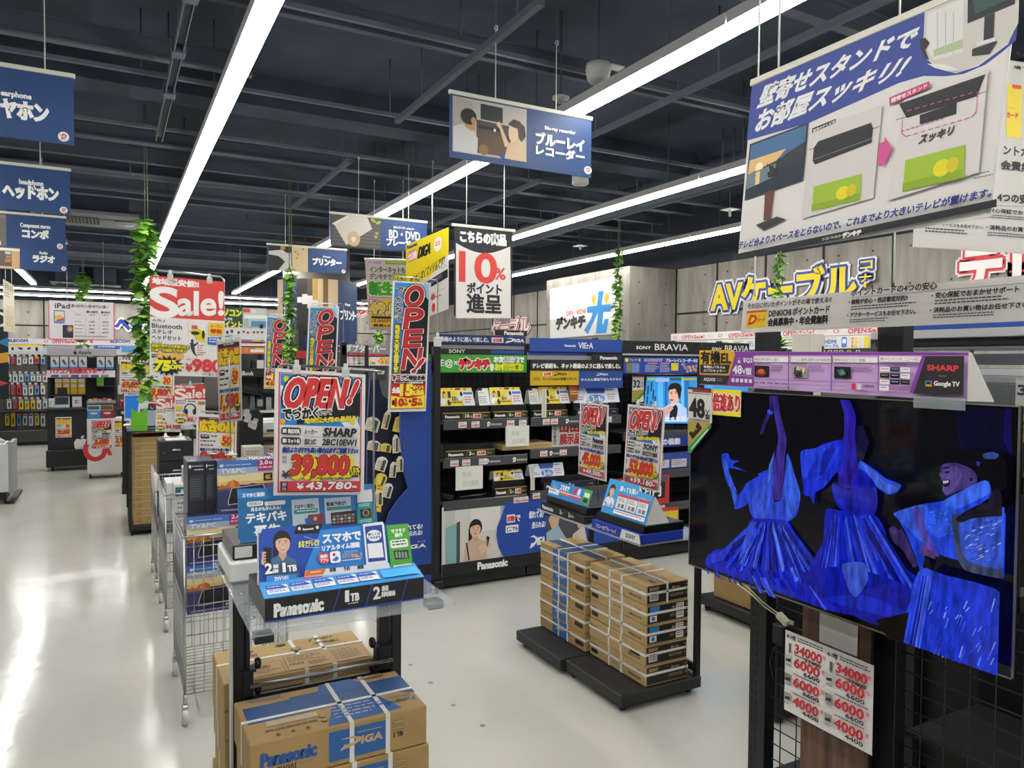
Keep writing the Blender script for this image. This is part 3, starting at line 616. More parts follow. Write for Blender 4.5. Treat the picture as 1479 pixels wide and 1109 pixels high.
def point_text(c,full=True):
    """the print of a point-card board on a 100 x 17 sheet"""
    c.T('その日に付いたポイントがその場で使える!!',2.2,1.6,34,4.4,'#222326',bold=.06)
    c.R(2,5.6,10.5,14.6,'#e8c51c');c.R(2,5.6,10.5,6.6,'#cf3f2c');c.T('D',3,8,6.8,12.6,'#cf3a2c',bold=.15,sk=.3);c.T('イン',7,8,9.6,9.3,'#cf3a2c');c.T('カード',6.8,9.6,10,11.6,'#cf3a2c',bold=.1)
    c.T('DENKICHI ポイントカード',11.4,5.6,33.8,9.4,'#222326',bold=.07);c.T('会員募集中・年会費無料',11.4,10.3,33.6,14.3,'#222326',bold=.1)
    c.T('ポイントカードの4つの安心',40.5,-.8,65,2.4,'#222326',bold=.07);c.R(40.5,2.9,88,3.15,'#8f8f8c')
    c.T('・価格が安心・他店徹底対抗!!',40,3.8,57.5,6.2,'#222326',bold=.08);c.bars(41,7,61,9.4,2,'#4a4b4e');c.T('・アフターサービスもお任せ下さい。',40,10,60.2,12.2,'#222326',bold=.08);c.bars(41,13,53,15,2,'#4a4b4e')
    c.T('・安心保証でおまかせサポート',64,3.8,84.5,6.2,'#222326',bold=.08);c.bars(65,7,83,9.4,2,'#4a4b4e',ragged=.2);c.T('・消耗品のお買い物はお任せ下さい。',64,10,87.5,12.2,'#222326',bold=.08);c.bars(65,13,82,15,2,'#4a4b4e',ragged=.2)
_P=[at(q[0],q[1],0,1.86) for q in ((1074,435),(1500,395.5),(1070,481))]
CARDP=(Plane(_P[2],_P[1]-_P[0],_P[0]-_P[2]),float(np.linalg.norm(_P[1]-_P[0])),float(np.linalg.norm(_P[0]-_P[2])))
def s_card(c,w,h):c.unit(0,0,w,h,91,91*h/w*1.0);c.uv=(0,0,w,h,88,17.2);point_text(c)
board('hanging_sign','long white point card board directly above the big television','sign',CARDP,paper('#e6e4e0'),s_card,cords=(.05,.6,.97),ctop=3.42,base=.0012)
# the taller white board behind it
def s_back(c,w,h):
    c.crop(1050,0,3.445).corner();c.T('その日に付いた',1435,255,1660,312,'#222326',bold=.08);c.T('場で使える!!',1425,325,1640,375,'#222326',bold=.08)
    c.RR(1395,415,1462,690,'#e8cf22',.08);c.R(1418,420,1462,445,'#cf3f2c');c.bars(1400,535,1435,545,1,'#cf3a2c');c.T('カード',1392,558,1446,590,'#cf3a2c',bold=.15)
    c.T('ントカード',1376,725,1580,790,'#222326',bold=.1);c.T('会費無料',1362,798,1560,862,'#222326',bold=.1);c.T('4つの安心',1345,958,1535,1018,'#222326',bold=.1)
    c.crop(1110,277,4);c.L([(1255,75),(1650,97)],3,'#8f8f8c');c.T('・安心保証でおまかせ',1250,92,1560,142,'#222326',bold=.08);c.bars(1262,130,1560,178,2,'#3f4043',ragged=.1)
    c.T('・アフターサービスもお任せ下さい。',895,172,1237,216,'#222326',bold=.08);c.bars(900,206,1150,256,2,'#3f4043');c.T('・消耗品のお買い物は',1252,190,1560,240,'#222326',bold=.08);c.bars(1262,232,1560,280,2,'#3f4043',ragged=.1)
pbo=at(1320,356.5,0,2.3);pb=Plane(pbo,(.978,-.208,0),(0,0,1));q1=pb.px(1479,90)
BACKP=(pb,q1[0]+.08,q1[1])
board('hanging_sign','tall white point card board partly hidden behind the wall-stand poster','sign',BACKP,paper('#e6e4e0'),s_back,cords=(.3,.9),ctop=3.42)
# ================================================================ cartons and print designs
def strap(t,x0,x1,y0,y1,z0,z1,ax,v,w=.012,m=None):
    """a flat white band round a carton in the plane ax=v"""
    m=m or mat('#d8d8d4',.4);b=MB();e=.0015
    if ax == 'x':
        for a in ((v-w/2,v+w/2,y0-e,y1+e,z1,z1+e),(v-w/2,v+w/2,y0-e,y0,z0+.002,z1),(v-w/2,v+w/2,y1,y1+e,z0+.002,z1)):b.box(*a,m)
    elif ax == 'y':
        for a in ((x0-e,x1+e,v-w/2,v+w/2,z1,z1+e),(x0-e,x0,v-w/2,v+w/2,z0+.002,z1),(x1,x1+e,v-w/2,v+w/2,z0+.002,z1)):b.box(*a,m)
    else:
        for a in ((x0-e,x1+e,y0-e,y0,v-w/2,v+w/2),(x0-e,x1+e,y1,y1+e,v-w/2,v+w/2),(x0-e,x0,y0,y1,v-w/2,v+w/2),(x1,x1+e,y0,y1,v-w/2,v+w/2)):b.box(*a,m)
    return b.build('strap',t)
def carton(name,label,cat,x0,x1,y0,y1,z0,z1,m=None,faces=(),straps=(),group=None,bev=.003):
    t=thing(name,label,cat,((x0+x1)/2,(y0+y1)/2,z0),group)
    b=MB();b.box(x0,x1,y0,y1,z0+.002,z1,m or CARD,bev);b.build('carton',t)
    for f,dr,H in faces:
        if f == 'front':pl=Plane((x0,y0,z0),(1,0,0),(0,0,1));w,h=x1-x0,z1-z0
        elif f == 'left':pl=Plane((x0,y1,z0),(0,-1,0),(0,0,1));w,h=y1-y0,z1-z0
        elif f == 'top':pl=Plane((x0,y0,z1),(1,0,0),(0,1,0));w,h=x1-x0,y1-y0
        elif f == 'topx':pl=Plane((x0,y1,z1),(0,-1,0),(1,0,0));w,h=y1-y0,x1-x0
        c=Canvas(pl);c.unit(0,0,w,h,100,H);dr(c);c.build('print',t)
    for ax,v in straps:strap(t,x0,x1,y0,y1,z0,z1,ax,v)
    return t
def portrait(c,cx,cy,r,shirt='#3d5f86',hair='#221d1d',skin='#dcb497',long=True,turn=0.,phone=False,smile=True,body=2.6):
    """printed head and shoulders; cx, cy, r = face centre and half height on the sheet"""
    if long:c.E(cx-r*.98+turn*r*.2,cy-r*1.28,cx+r*.85+turn*r*.2,cy+r*.9,hair);c.Q([(cx-r*.95,cy-r*.1),(cx-r*.4,cy-r*.4),(cx-r*.45,cy+r*1.2),(cx-r*.95,cy+r*1.5)],hair)
    else:c.E(cx-r*.9,cy-r*1.3,cx+r*.9,cy+r*.5,hair)
    c.Q([(cx-r*.34,cy+r*.5),(cx+r*.34,cy+r*.5),(cx+r*.42,cy+r*1.5),(cx,cy+r*1.85),(cx-r*.42,cy+r*1.5)],'#cba084')
    c.Q([(cx-r*.4,cy+r*1.25),(cx,cy+r*1.9),(cx+r*.4,cy+r*1.25),(cx+r*1.35,cy+r*1.75),(cx+r*1.75,cy+r*(1+body)),(cx-r*1.75,cy+r*(1+body)),(cx-r*1.35,cy+r*1.75)],shirt)
    c.E(cx-r*.74,cy-r*.98,cx+r*.74,cy+r*1.02,skin,28)
    c.Q([(cx-r*.78,cy+r*.05),(cx-r*.72,cy-r*.75),(cx-r*.3,cy-r*1.12),(cx+r*.3,cy-r*1.12),(cx+r*.74,cy-r*.7),(cx+r*.78,cy),(cx+r*.62,cy-r*.38),(cx+r*.3,cy-r*.52),(cx-r*.3,cy-r*.45),(cx-r*.62,cy-r*.3)],hair)
    for sx in (-1,1):
        ex=cx+sx*r*.32+turn*r*.1
        c.L([(ex-r*.16,cy-r*.22),(ex+r*.15,cy-r*.24)],r*.06,'#3a2a24');c.E(ex-r*.13,cy-r*.09,ex+r*.13,cy+r*.06,'#f0e8e2',12);c.E(ex-r*.07,cy-r*.1,ex+r*.07,cy+r*.06,'#231a18',10)
    c.Q([(cx+turn*r*.1-r*.03,cy),(cx+turn*r*.1+r*.05,cy),(cx+turn*r*.1+r*.11,cy+r*.3),(cx+turn*r*.1-r*.11,cy+r*.3)],'#cf9f84')
    if smile:c.Q([(cx-r*.28,cy+r*.5),(cx+r*.28,cy+r*.48),(cx+r*.16,cy+r*.68),(cx-r*.14,cy+r*.69)],'#b24e4a');c.Q([(cx-r*.23,cy+r*.52),(cx+r*.23,cy+r*.5),(cx+r*.16,cy+r*.6),(cx-r*.14,cy+r*.61)],'#f2ece6')
    else:c.E(cx-r*.2,cy+r*.5,cx+r*.2,cy+r*.64,'#b5605a',12)
    if phone:
        c.Q([(cx-r*2.1,cy+r*1.1),(cx-r*1.45,cy+r*.95),(cx-r*1.2,cy+r*2.2),(cx-r*1.7,cy+r*2.5),(cx-r*2.2,cy+r*2.1)],skin);c.Q([(cx-r*1.95,cy+r*.45),(cx-r*1.15,cy+r*.5),(cx-r*1.2,cy+r*2.1),(cx-r*1.95,cy+r*2.05)],'#17181b')
        for k in range(4):c.RR(cx-r*(2.15-.03*k),cy+r*(.9+.3*k),cx-r*1.7,cy+r*(1.12+.3*k),'#d3a98c',.45)
def diga(c,x0,y0,x1,y1,col='#e8e8e6',sub=True):
    w,h=x1-x0,y1-y0
    c.Q([(x0+w*.02,y0+h*.1),(x0+w*.3,y0+h*.02),(x0+w*.5,y0+h*.25),(x0+w*.48,y0+h*.55),(x0+w*.25,y0+h*.85),(x0,y1),(x0+w*.12,y0+h*.55),(x0+w*.16,y0+h*.62),(x0+w*.34,y0+h*.52),(x0+w*.38,y0+h*.3),(x0+w*.25,y0+h*.17)],col)
    c.T('IGA',x0+w*.5,y0+h*.22,x1,y0+h*.78,col,bold=.16,sk=.12,res=3)
# ================================================================ near display rack on casters
RX0,RX1=.275,.755
t=thing('display_rack','black two-sided steel display rack topped by a clear acrylic shelf, nearest the camera','display rack',(.515,2.15,0))
b=MB();b.box(RX0-.02,RX1+.02,1.78,2.56,.06,.1,BLK,.006);b.build('base',t)
for x in (RX0+.03,RX1-.03):
    for y in (1.85,2.48):
        b=MB();b.lathe((x-.012,y,.03),[(.03,0),(.03,.024)],BLKS,16,(1,0,0));b.box(x-.016,x+.016,y-.012,y+.012,.03,.062,BLK);b.build('caster',t)
for x0,x1 in ((.286,.318),(.741,.773)):
    b=MB();b.box(x0,x1,2.135,2.175,.1,.985,BLK,.003)
    for z in np.arange(.5,.97,.05):b.box(x0-.0004,x1+.0004,2.15,2.16,z,z+.02,mat('#060607'))
    b.build('upright',t)
b=MB();b.box(.279,.285,2.12,2.15,.1,.985,mat('#c7c8c8',.4));b.build('edge_strip',t)
for x0,x1,kx,s in ((.32,.332,.345,1),(.703,.732,.69,-1)):
    b=MB();b.box(x0,x1,2.135,2.165,.72,.985,BLK,.002);b.box(x0-.008,x1+.008,2.128,2.172,.62,.74,BLK,.003);b.box(x0-.014,x1+.014,2.122,2.178,.738,.744,BLK);b.build('bracket',t)
    for z in (.755,.685):
        b=MB();b.tube([(x0,2.14,z),(kx+s*.012,2.14,z)],.004,CHROME,8);b.lathe((kx,2.14,z),[(.012,0),(.016,.004),(.016,.012),(.01,.016)],BLKS,10,(s,0,0));b.build('knob',t)
b=MB();b.box(.318,.741,2.128,2.14,.655,.67,BLK);b.tube([(.33,2.12,.70),(.74,2.12,.70)],.006,STEEL,8);b.build('crossbar',t)
b=MB();b.box(.268,.76,1.7,2.376,.985,.997,CLEAR,.002);b.build('shelf',t,label='clear acrylic top shelf')
b=MB();b.box(.275,.755,1.71,2.37,.9835,.985,CLEAR);
b=MB()
for x,y in ((.29,1.72),(.72,1.76),(.29,2.33),(.72,2.33)):b.box(x-.014,x+.028,y-.01,y+.03,.965,.985,BLK,.002)
b.build('shelf_support',t)
b=MB()
for x,y in ((.285,1.8),(.29,2.0),(.72,2.2),(.745,1.82)):b.lathe((x,y,.997),[(.007,0),(.006,.003)],CHROME,10)
b.build('screw',t)
# --- cartons on the rack
def f_pana_front(c):
    c.T('Panasonic',6,6.5,35,13.5,'#2d5796',bold=.16);c.T('DMR-2W101',6,15,24,18.5,'#3a3a3a',bold=.08);c.bars(25.5,15.4,33,17,1,'#8a7a60',ragged=0);c.bars(6,19.2,22,20.4,1,'#5b5040',ragged=0)
    c.R(42,3,77,19.5,'#2e619f');diga(c,48,7.5,73,14.5,'#c6a172');c.bars(58,6,72,7,1,'#c6a172',ragged=0);c.R(79,4.5,86,6.6,'#7a6b50');c.R(79.3,4.8,85.7,6.3,'#b08c5c');c.R(79,8,86,10,'#7a6b50');c.R(79.3,8.3,85.7,9.7,'#b08c5c');c.T('1 TB',79.5,11.5,85,14,'#2c2c2c',bold=.14)
def f_pana_top(c):
    c.Q([(3,12),(100,9.2),(100,36),(88,30),(3,33)],'#2b5084');c.Q([(30,9),(76,7.6),(72,13),(30,14)],'#2b5084')
    c.Q([(42,55),(86,52),(78,30),(50,32)],'#2b5c9c');c.Q([(50,0),(70,0),(78,14),(46,14)],'#2b5c9c');c.R(12,34,40,40,'#b3a58c')
    c.R(8,1.8,26,5.5,'#3a659e');c.R(8.8,2.4,25.2,4.9,'#b08d5e');c.bars(10,3,24,4.2,1,'#4b4436',ragged=0);c.bars(10,44,38,47.5,1,'#6b5c43',ragged=0)
    c.bars(48,34,80,50,4,'#8ba0b8');c.T('Panasonic',97,46,73,41,'#3a659e',bold=.14);c.T('DMR-2W101',96,39,82,36.5,'#4b4030');
    for x,y in ((42,42),(42,47)):c.E(x-2,y-1.5,x+2,y+1.5,'#6b5c43');c.E(x-1.5,y-1.1,x+1.5,y+1.1,'#b08d5e')
    for x in (14,22,30):c.Q([(x,53),(x+1.5,50),(x+3,53)],'#3c342a')
    c.R(76,1.5,90,5,'#6b5c43');c.R(76.4,1.9,89.6,4.6,'#b08d5e')
for k,(lab,dx) in enumerate((('brown recorder carton with blue print on top of the near stack, strapped in white',0),('brown recorder carton directly under the topmost strapped one on the near rack',.006),('brown recorder carton third from the top of the near stack',-.002),('brown recorder carton fourth from the top of the near stack',.002),('brown recorder carton at the bottom of the near stack',0))):
    z1=(.672,.566,.46,.34,.22)[k];zh=(.106,.106,.12,.12,.119)[k]
    carton('recorder_carton',lab,'box',.285+dx,.742+dx,1.85-dx*.5,2.105-dx*.5,z1-zh,z1,CARD,[('front',f_pana_front,23.)]+([('top',f_pana_top,55.7)] if k == 0 else []),[('x',.285+.457*.55+dx),('x',.285+.457*.76+dx)]+([('y',1.97)] if k == 0 else []),'recorder cartons on the near rack')
b=MB();
def f_sharp_front(c):
    c.T('SHARP',5,3,19,8.5,'#2f2a22',bold=.14);c.T('AQUOS ブルーレイ',52,3,74,7,'#4b4130',bold=.06);c.R(22,8,50,16,'#1c1b1b');c.T('1TB',25,9.5,36,14.5,'#8a6f48',bold=.1,sk=.2)
def f_sharp_top(c):
    c.T('SHARP',10,8,26,13,'#3b3428',bold=.14,sk=.1);c.T('2B-C10EW1',12,15,27,20,'#3b3428',bold=.08);c.R(7,34,40,56,'#5a4c36');c.R(7.4,34.5,39.6,55.5,'#ad8a5c');c.RR(16,38,32,45,'#4b4130',.5);c.RR(16.8,38.6,31.2,44.4,'#ad8a5c',.5);c.T('4K録画',18,39.5,30,43.6,'#4b4130',bold=.1);c.bars(11,47.5,38,53,2,'#5a4c36')
    c.R(42,30,97,56,'#5a4c36');c.R(42.3,30.4,96.7,55.6,'#ad8a5c');c.bars(44,33,70,44,4,'#5a4c36');c.T('HDMI',44,45,53,48,'#3b3428',bold=.12);c.bars(74,34,95,53,6,'#6b5c43');c.bars(56,46,70,53,3,'#5a4c36')
    c.E(50,17,57,23,'#4b4130');c.E(51,18,56,22,'#ad8a5c');c.RR(42,5,49,9,'#5a4c36');c.bars(66,6,84,10,1,'#5a4c36');c.bars(68,14,86,18,1,'#4b4130',ragged=0)
for k in range(7):
    z1=.68-.0825*k;dx=random.uniform(-.006,.004)
    where=('topmost','second from the top','third from the top','fourth from the top','fifth from the top','sixth from the top','lowest')[k]+' behind the near rack uprights'
    carton('recorder_carton','flat brown carton with black print, '+where,'box',.275+dx,.718+dx,2.215,2.47,z1-.0825,z1,CARD2,[('front',f_sharp_front,17.)]+([('top',f_sharp_top,57.6)] if k == 0 else []),[('x',.275+.443*.53+dx),('x',.275+.443*.72+dx),('y',2.36)],'flat cartons behind the rack upright')
# --- recorder demo unit with its placard on the clear shelf
def f_riser(c):
    c.R(0,13.1,100,14,'#2f4fae');c.T('Panasonic',5.5,4,34,11.4,'#ecebea',bold=.16,res=4)
    for x in (40,60.5,84):c.L([(x,14),(x+4.5,0)],.45,'#3f5fc0')
    c.T('1',47.5,1.6,50.5,8.6,'#ecebea',bold=.12);c.T('TB',51.3,4,56.5,8.6,'#ecebea',bold=.12);c.bars(49.5,9.6,56,11,1,'#cfcfce',ragged=0)
    c.T('2',66,2,70,9.4,'#ecebea',bold=.1);c.T('番組',71.2,1.8,75.6,5.2,'#ecebea',bold=.1);c.T('同時録画',71.2,5.6,80,9,'#ecebea',bold=.1)
t=thing('recorder_display','black recorder display unit with blue placard of a smiling woman in striped shirt','display unit',(.5,1.85,.997))
b=MB();b.box(.305,.693,1.75,1.98,.9985,1.053,mat('#1f2023',.4),.0015);b.build('riser',t)
c=Canvas(Plane((.305,1.75,.9985),(1,0,0),(0,0,1)));c.unit(0,0,.388,.0545,100,14);f_riser(c);c.build('lettering',t)
TR=Plane((.303,1.751,1.054),(1,0,0),(0,.97,.24));b=MB();b.prism([(0,0),(.391,0),(.391,.075),(0,.075)],TR,.001,ink('#3f93d6'));b.build('tray',t)
c=Canvas(TR);c.unit(0,0,.391,.075,100,19)
for i,x in enumerate((3,17,31,45.5,59)):
    c.R(x,6,x+12.6,15.5,'#dfe2e4');c.Q([(x,6),(x+9,6),(x+12.4,10),(x+12.4,10.2),(x,10.2)],'#2a4fae');c.bars(x+1,7.2,x+8.5,9,1,'#d9dfee',ragged=0);c.bars(x+1,11,x+12,14.6,2,'#5a78b8')
c.R(74,6.5,98,15.5,'#4fb0ea');c.build('print',t)
PP=Plane((.305,1.826,1.066),(1,0,0),(0,.34,.94))
t2=t
b=MB()
out=[PP.px(*q) for q in ((376,853),(371,782),(379,764),(428,759),(432,757),(463,755),(468,760),(522,757),(523,755),(551,754),(553,757),(556,758),(588,756),(597,828))]
b.prism(out,PP,.003,ink('#1f4aa0'),ink('#dcdcda'));b.build('placard',t)
b=MB();b.prism([(0.0,0),(.006,0),(.006,.12),(0.004,.12)],Plane(PP.w(0,0,-.004),(0,1,0),(0,0,1)),.003,ink('#d6d4d0'));b.build('easel_flap',t)
c=Canvas(PP,.0008);c.crop(350,640,5.478)
c.Q([(605,690),(940,650),(945,640),(1140,655),(1170,1030),(500,1100),(495,985)],'#2f86d6');c.Q([(130,760),(165,680),(430,655),(620,690),(500,985),(470,1107),(140,1160)],'#1f4cab')
c.Q([(430,652),(640,636),(600,712),(405,720)],'#1a1b1f');c.T('Panasonic',478,672,562,686,'#ecebea',bold=.16);c.E(438,662,462,690,'#d8d8d6',10);c.E(580,652,604,680,'#d8d8d6',10)
portrait(c,318,790,78,shirt='#4a6c8e',phone=True,body=3.0)
for k in range(-6,8):c.L([(318+k*22,945),(322+k*30,1130)],4,'#33506f');c.h -= c.STEP
c.h += c.STEP*2
c.R(140,1095,470,1170,'#2a4a77');c.RR(180,955,430,1035,'#1f3f7a',.1) if False else None
c.T('2',178,955,232,1032,'#f0f0ee',bold=.12,out=[(.3,'#2b3d55')]);c.T('番組',240,960,282,992,'#f0f0ee',bold=.1,out=[(.3,'#2b3d55')]);c.T('同時',240,998,282,1030,'#f0f0ee',bold=.1,out=[(.3,'#2b3d55')]);c.T('1',312,948,342,1022,'#f0f0ee',bold=.14,out=[(.3,'#2b3d55')]);c.T('TB',356,968,424,1014,'#f0f0ee',bold=.14,out=[(.3,'#2b3d55')])
c.Q([(186,1050),(424,1038),(424,1100),(184,1112)],'#3a86cf');c.T('2W101',250,1056,358,1084,'#f0f0ee',bold=.1)
c.T('まるでテレビ!?',438,770,605,820,'#e8e24a',bold=.12,sk=.1);c.L([(487,742),(600,778)],3,'#cfe0f2');c.L([(475,826),(605,830)],3,'#cfe0f2')
c.T('スマホで',630,712,930,780,'#f2f3f4',bold=.12,rise=0,res=4);c.T('リアルタイム視聴',624,800,922,842,'#f2f3f4',bold=.1)
c.E(596,866,684,958,'#d2313a');c.T('無料',612,884,668,912,'#f2e9e8',bold=.12);c.T('アプリ',612,918,672,945,'#f2e9e8',bold=.12);c.RR(688,858,770,950,'#eef0f2',.22);c.E(706,872,730,898,'#d2313a',14);c.Q([(700,930),(740,895),(760,915),(735,938)],'#2f7fd0')
c.T('ビデオリサーチ',800,850,905,868,'#e8eef6');c.bars(782,880,856,915,2,'#e2a34a',ragged=0);c.T('No.1',860,872,934,906,'#e2a34a',bold=.12);c.bars(782,920,934,936,1,'#dfe8f2',ragged=0)
c.Q([(945,645),(1100,625),(1112,645),(1142,960),(1130,975),(985,985),(972,970)],'#dfe3e8');c.Q([(960,665),(1095,648),(1125,930),(988,945)],'#28438f');c.E(974,690,1092,780,'#e9ecef');c.T('詳しくは',985,712,1080,732,'#28438f',bold=.1);c.T('こちらから',985,740,1082,760,'#28438f',bold=.1);c.Q([(980,800),(1096,790),(1110,905),(992,915)],'#e6e8ea')
c.Q([(1130,655),(1300,640),(1345,1022),(1170,1040)],'#4fa83c');c.T('サクサク',1168,682,1278,712,'#eef4ea',bold=.1);c.T('操作',1195,715,1255,745,'#eef4ea',bold=.1);c.RR(1160,765,1300,830,'#e6eee2',.2);c.bars(1175,775,1285,822,2,'#4a5a44',ragged=0);c.Q([(1186,855),(1300,848),(1306,915),(1196,925)],'#2b3028')
for k in range(4):c.R(1200+k*25,862,1217+k*25,912,'#8a988a')
c.RR(1185,962,1330,1022,'#e6eee2',.2);c.bars(1200,972,1318,990,1,'#4a5a44',ragged=0)
c.Q([(500,1010),(1140,958),(1165,1030),(480,1062)],'#d9dde2') if False else c.Q([(490,1012),(1150,950),(1160,1005),(480,1062)],'#dcdfe2')
c.Q([(495,1010),(655,994),(630,1042),(480,1060)],'#d8752f');c.bars(530,1018,610,1034,1,'#f2e6da',ragged=0);c.T('視聴',678,990,730,1022,'#3a3d42',bold=.08);c.T('予約',790,980,840,1012,'#3a3d42',bold=.08);c.T('検索',898,968,948,1000,'#3a3d42',bold=.08)
c.Q([(480,1064),(1160,1008),(1168,1050),(465,1120)],'#a9cfe8');c.Q([(470,1068),(628,1054),(600,1105),(460,1120)],'#d0457f');c.bars(500,1080,590,1094,1,'#f2e0e8',ragged=0)
for x in (640,780,920):c.bars(x,1062-(x-640)*.09,x+115,1092-(x-640)*.09,2,'#3a5a7a',ragged=.1)
c.build('print',t)
# --- second recorder and teal placard behind it
t=thing('recorder_display','white stepped display unit with recorder and teal placard, behind the front placard','display unit',(.47,2.2,.997))
b=MB();b.box(.275,.66,2.1,2.36,.9985,1.055,WHT,.006);b.build('platform',t)
b=MB();b.box(.285,.655,2.115,2.34,1.0555,1.098,mat('#2a2b2e',.35),.003);b.box(.29,.335,2.113,2.116,1.062,1.092,mat('#d0d1d0',.4));b.build('recorder',t)
P2=Plane((.285,2.13,1.0985),(1,0,0),(0,.26,.966));a=P2.px(343,706);e=P2.px(541,700)
b=MB();b.prism([(a[0],0),(e[0],0),(e[0],e[1]+.003),(a[0],a[1])],P2,.003,ink('#2f78b8'),ink('#dcdcda'));b.build('placard',t)
c=Canvas(P2,.0008).crop(350,640,5.478)
c.Q([(-30,380),(390,480),(395,760),(-35,760)],'#1f6aa0');c.Q([(-35,378),(240,420),(240,440),(-38,432)],'#2a86cc');c.T('スマホと連携!',0,392,175,424,'#e8eef2',bold=.1);c.RR(36,460,164,498,'#e3e6e4',.3);c.T('録画が',50,466,150,490,'#2f3a44');c.RR(176,456,340,490,'#e3e6e4',.3);c.T('見るのもかんたん!',66,502,302,532,'#e8eef2',bold=.08);c.T('テキパキ',30,546,346,620,'#eef2f4',bold=.1);c.T('再生',94,645,300,720,'#eef2f4',bold=.1)
c.R(392,440,608,660,'#bcc9d8');c.T('すばやく再生!',408,484,564,514,'#33373d',bold=.08);c.RR(405,520,596,556,'#2f8a86',.3);c.bars(430,530,580,546,1,'#d9ecea',ragged=0);c.Q([(438,575),(640,556),(640,630),(440,642)],'#8a3a3a');c.Q([(438,575),(520,566),(500,640),(440,642)],'#b9c9d0');c.Q([(490,600),(560,575),(540,638),(500,640)],'#2f5f9a');c.E(560,580,590,615,'#caa58f',10)
c.R(650,430,860,630,'#b9c6d6');c.T('動画予約が!',664,462,818,495,'#33373d',bold=.08);c.RR(664,500,862,528,'#2f8a86',.3);c.Q([(695,552),(895,530),(900,640),(705,658)],'#2b2d31')
for i in range(6):
    for j in range(3):c.R(712+i*30,572+j*24-i*3,734+i*30,588+j*24-i*3,('#b05a4a','#c9c2ba','#7a8fa8','#9a6a58')[(i*2+j) % 4]);c.h -= c.STEP
c.h += c.STEP;c.Q([(770,660),(850,650),(855,656),(775,668)],'#2b2d31')
c.Q([(905,440),(1020,430),(1045,640),(905,660)],'#1f9a94');c.Q([(905,380),(1020,365),(1030,462),(905,470)],'#d9dcdc');c.R(930,520,1015,590,'#2b3a3c');c.E(948,525,1000,580,'#d98a3a',16);c.E(956,532,992,573,'#33474a',16);c.bars(918,480,1012,505,2,'#d3ecea');c.bars(925,605,1030,630,2,'#d3ecea')
c.build('print',t)
# ================================================================ price cards and their stands
def para(tl,tr,bl,ax,val):
    """slightly skewed sheet on the plane X=val or Y=val from three corner pixels"""
    P=[at(q[0],q[1],0 if ax == 'x' else 1,val) for q in (tl,tr,bl)]
    return Plane(P[2],P[1]-P[0],P[0]-P[2]),float(np.linalg.norm(P[1]-P[0])),float(np.linalg.norm(P[0]-P[2]))
RED,YEL='#cf3a3c','#ead428'
def balloons(c,pts,r):
    for i,(x,y) in enumerate(pts):c.E(x-r,y-r,x+r,y+r*1.15,('#e8cf2a','#e0a93a','#7db54a','#d98fb8')[i % 4],12)
def open_art(c,x0,y0,x1,y1,big=True):
    w,h=x1-x0,y1-y0;X=lambda q:x0+w*q;Y=lambda q:y0+h*q
    c.R(x0,y0,x1,y1,'#2f86cc');c.Q([(X(.25),Y(0)),(X(.7),Y(0)),(X(.9),Y(.25)),(X(.2),Y(.22))],'#9cc6e6');c.Q([(X(0),Y(.22)),(X(.1),Y(.3)),(X(0),Y(.45))],'#dce9f2');c.Q([(X(.75),Y(.9)),(X(.95),Y(.8)),(X(1),Y(1)),(X(.8),Y(1))],'#dce9f2')
    balloons(c,[(X(.07),Y(.1)),(X(.03),Y(.93)),(X(.88),Y(.62)),(X(.94),Y(.66)),(X(.9),Y(.9)),(X(.95),Y(.5))],w*.035)
    c.Q([(X(.2),Y(.72)),(X(.98),Y(.3)),(X(1),Y(.2)),(X(1),Y(.78)),(X(.2),Y(.98))],'#1d1e22')
    c.T('OPEN',X(.03),Y(.1),X(.84),Y(.66),RED,bold=.12,out=[(.3,'#1d1e22'),(.2,'#f0ebe8')],sk=.22,rise=.1,res=4)
    c.T('!',X(.83),Y(.06),X(.98),Y(.52),RED,bold=.14,out=[(.3,'#1d1e22'),(.2,'#f0ebe8')],sk=.42,rise=0,res=3)
    c.T('でっかく',X(.03),Y(.68),X(.46),Y(.9),'#1d1e22',bold=.1,out=[(.26,'#ece9e4')],rise=.22);c.T('なって',X(.46),Y(.69),X(.63),Y(.78),'#1d1e22',bold=.08,out=[(.3,'#ece9e4')],rise=.2)
    c.T('地域最大級の品揃え!',X(.29),Y(.86),X(.97),Y(.96),'#ecd83a',bold=.14,rise=1.0,sk=.08)
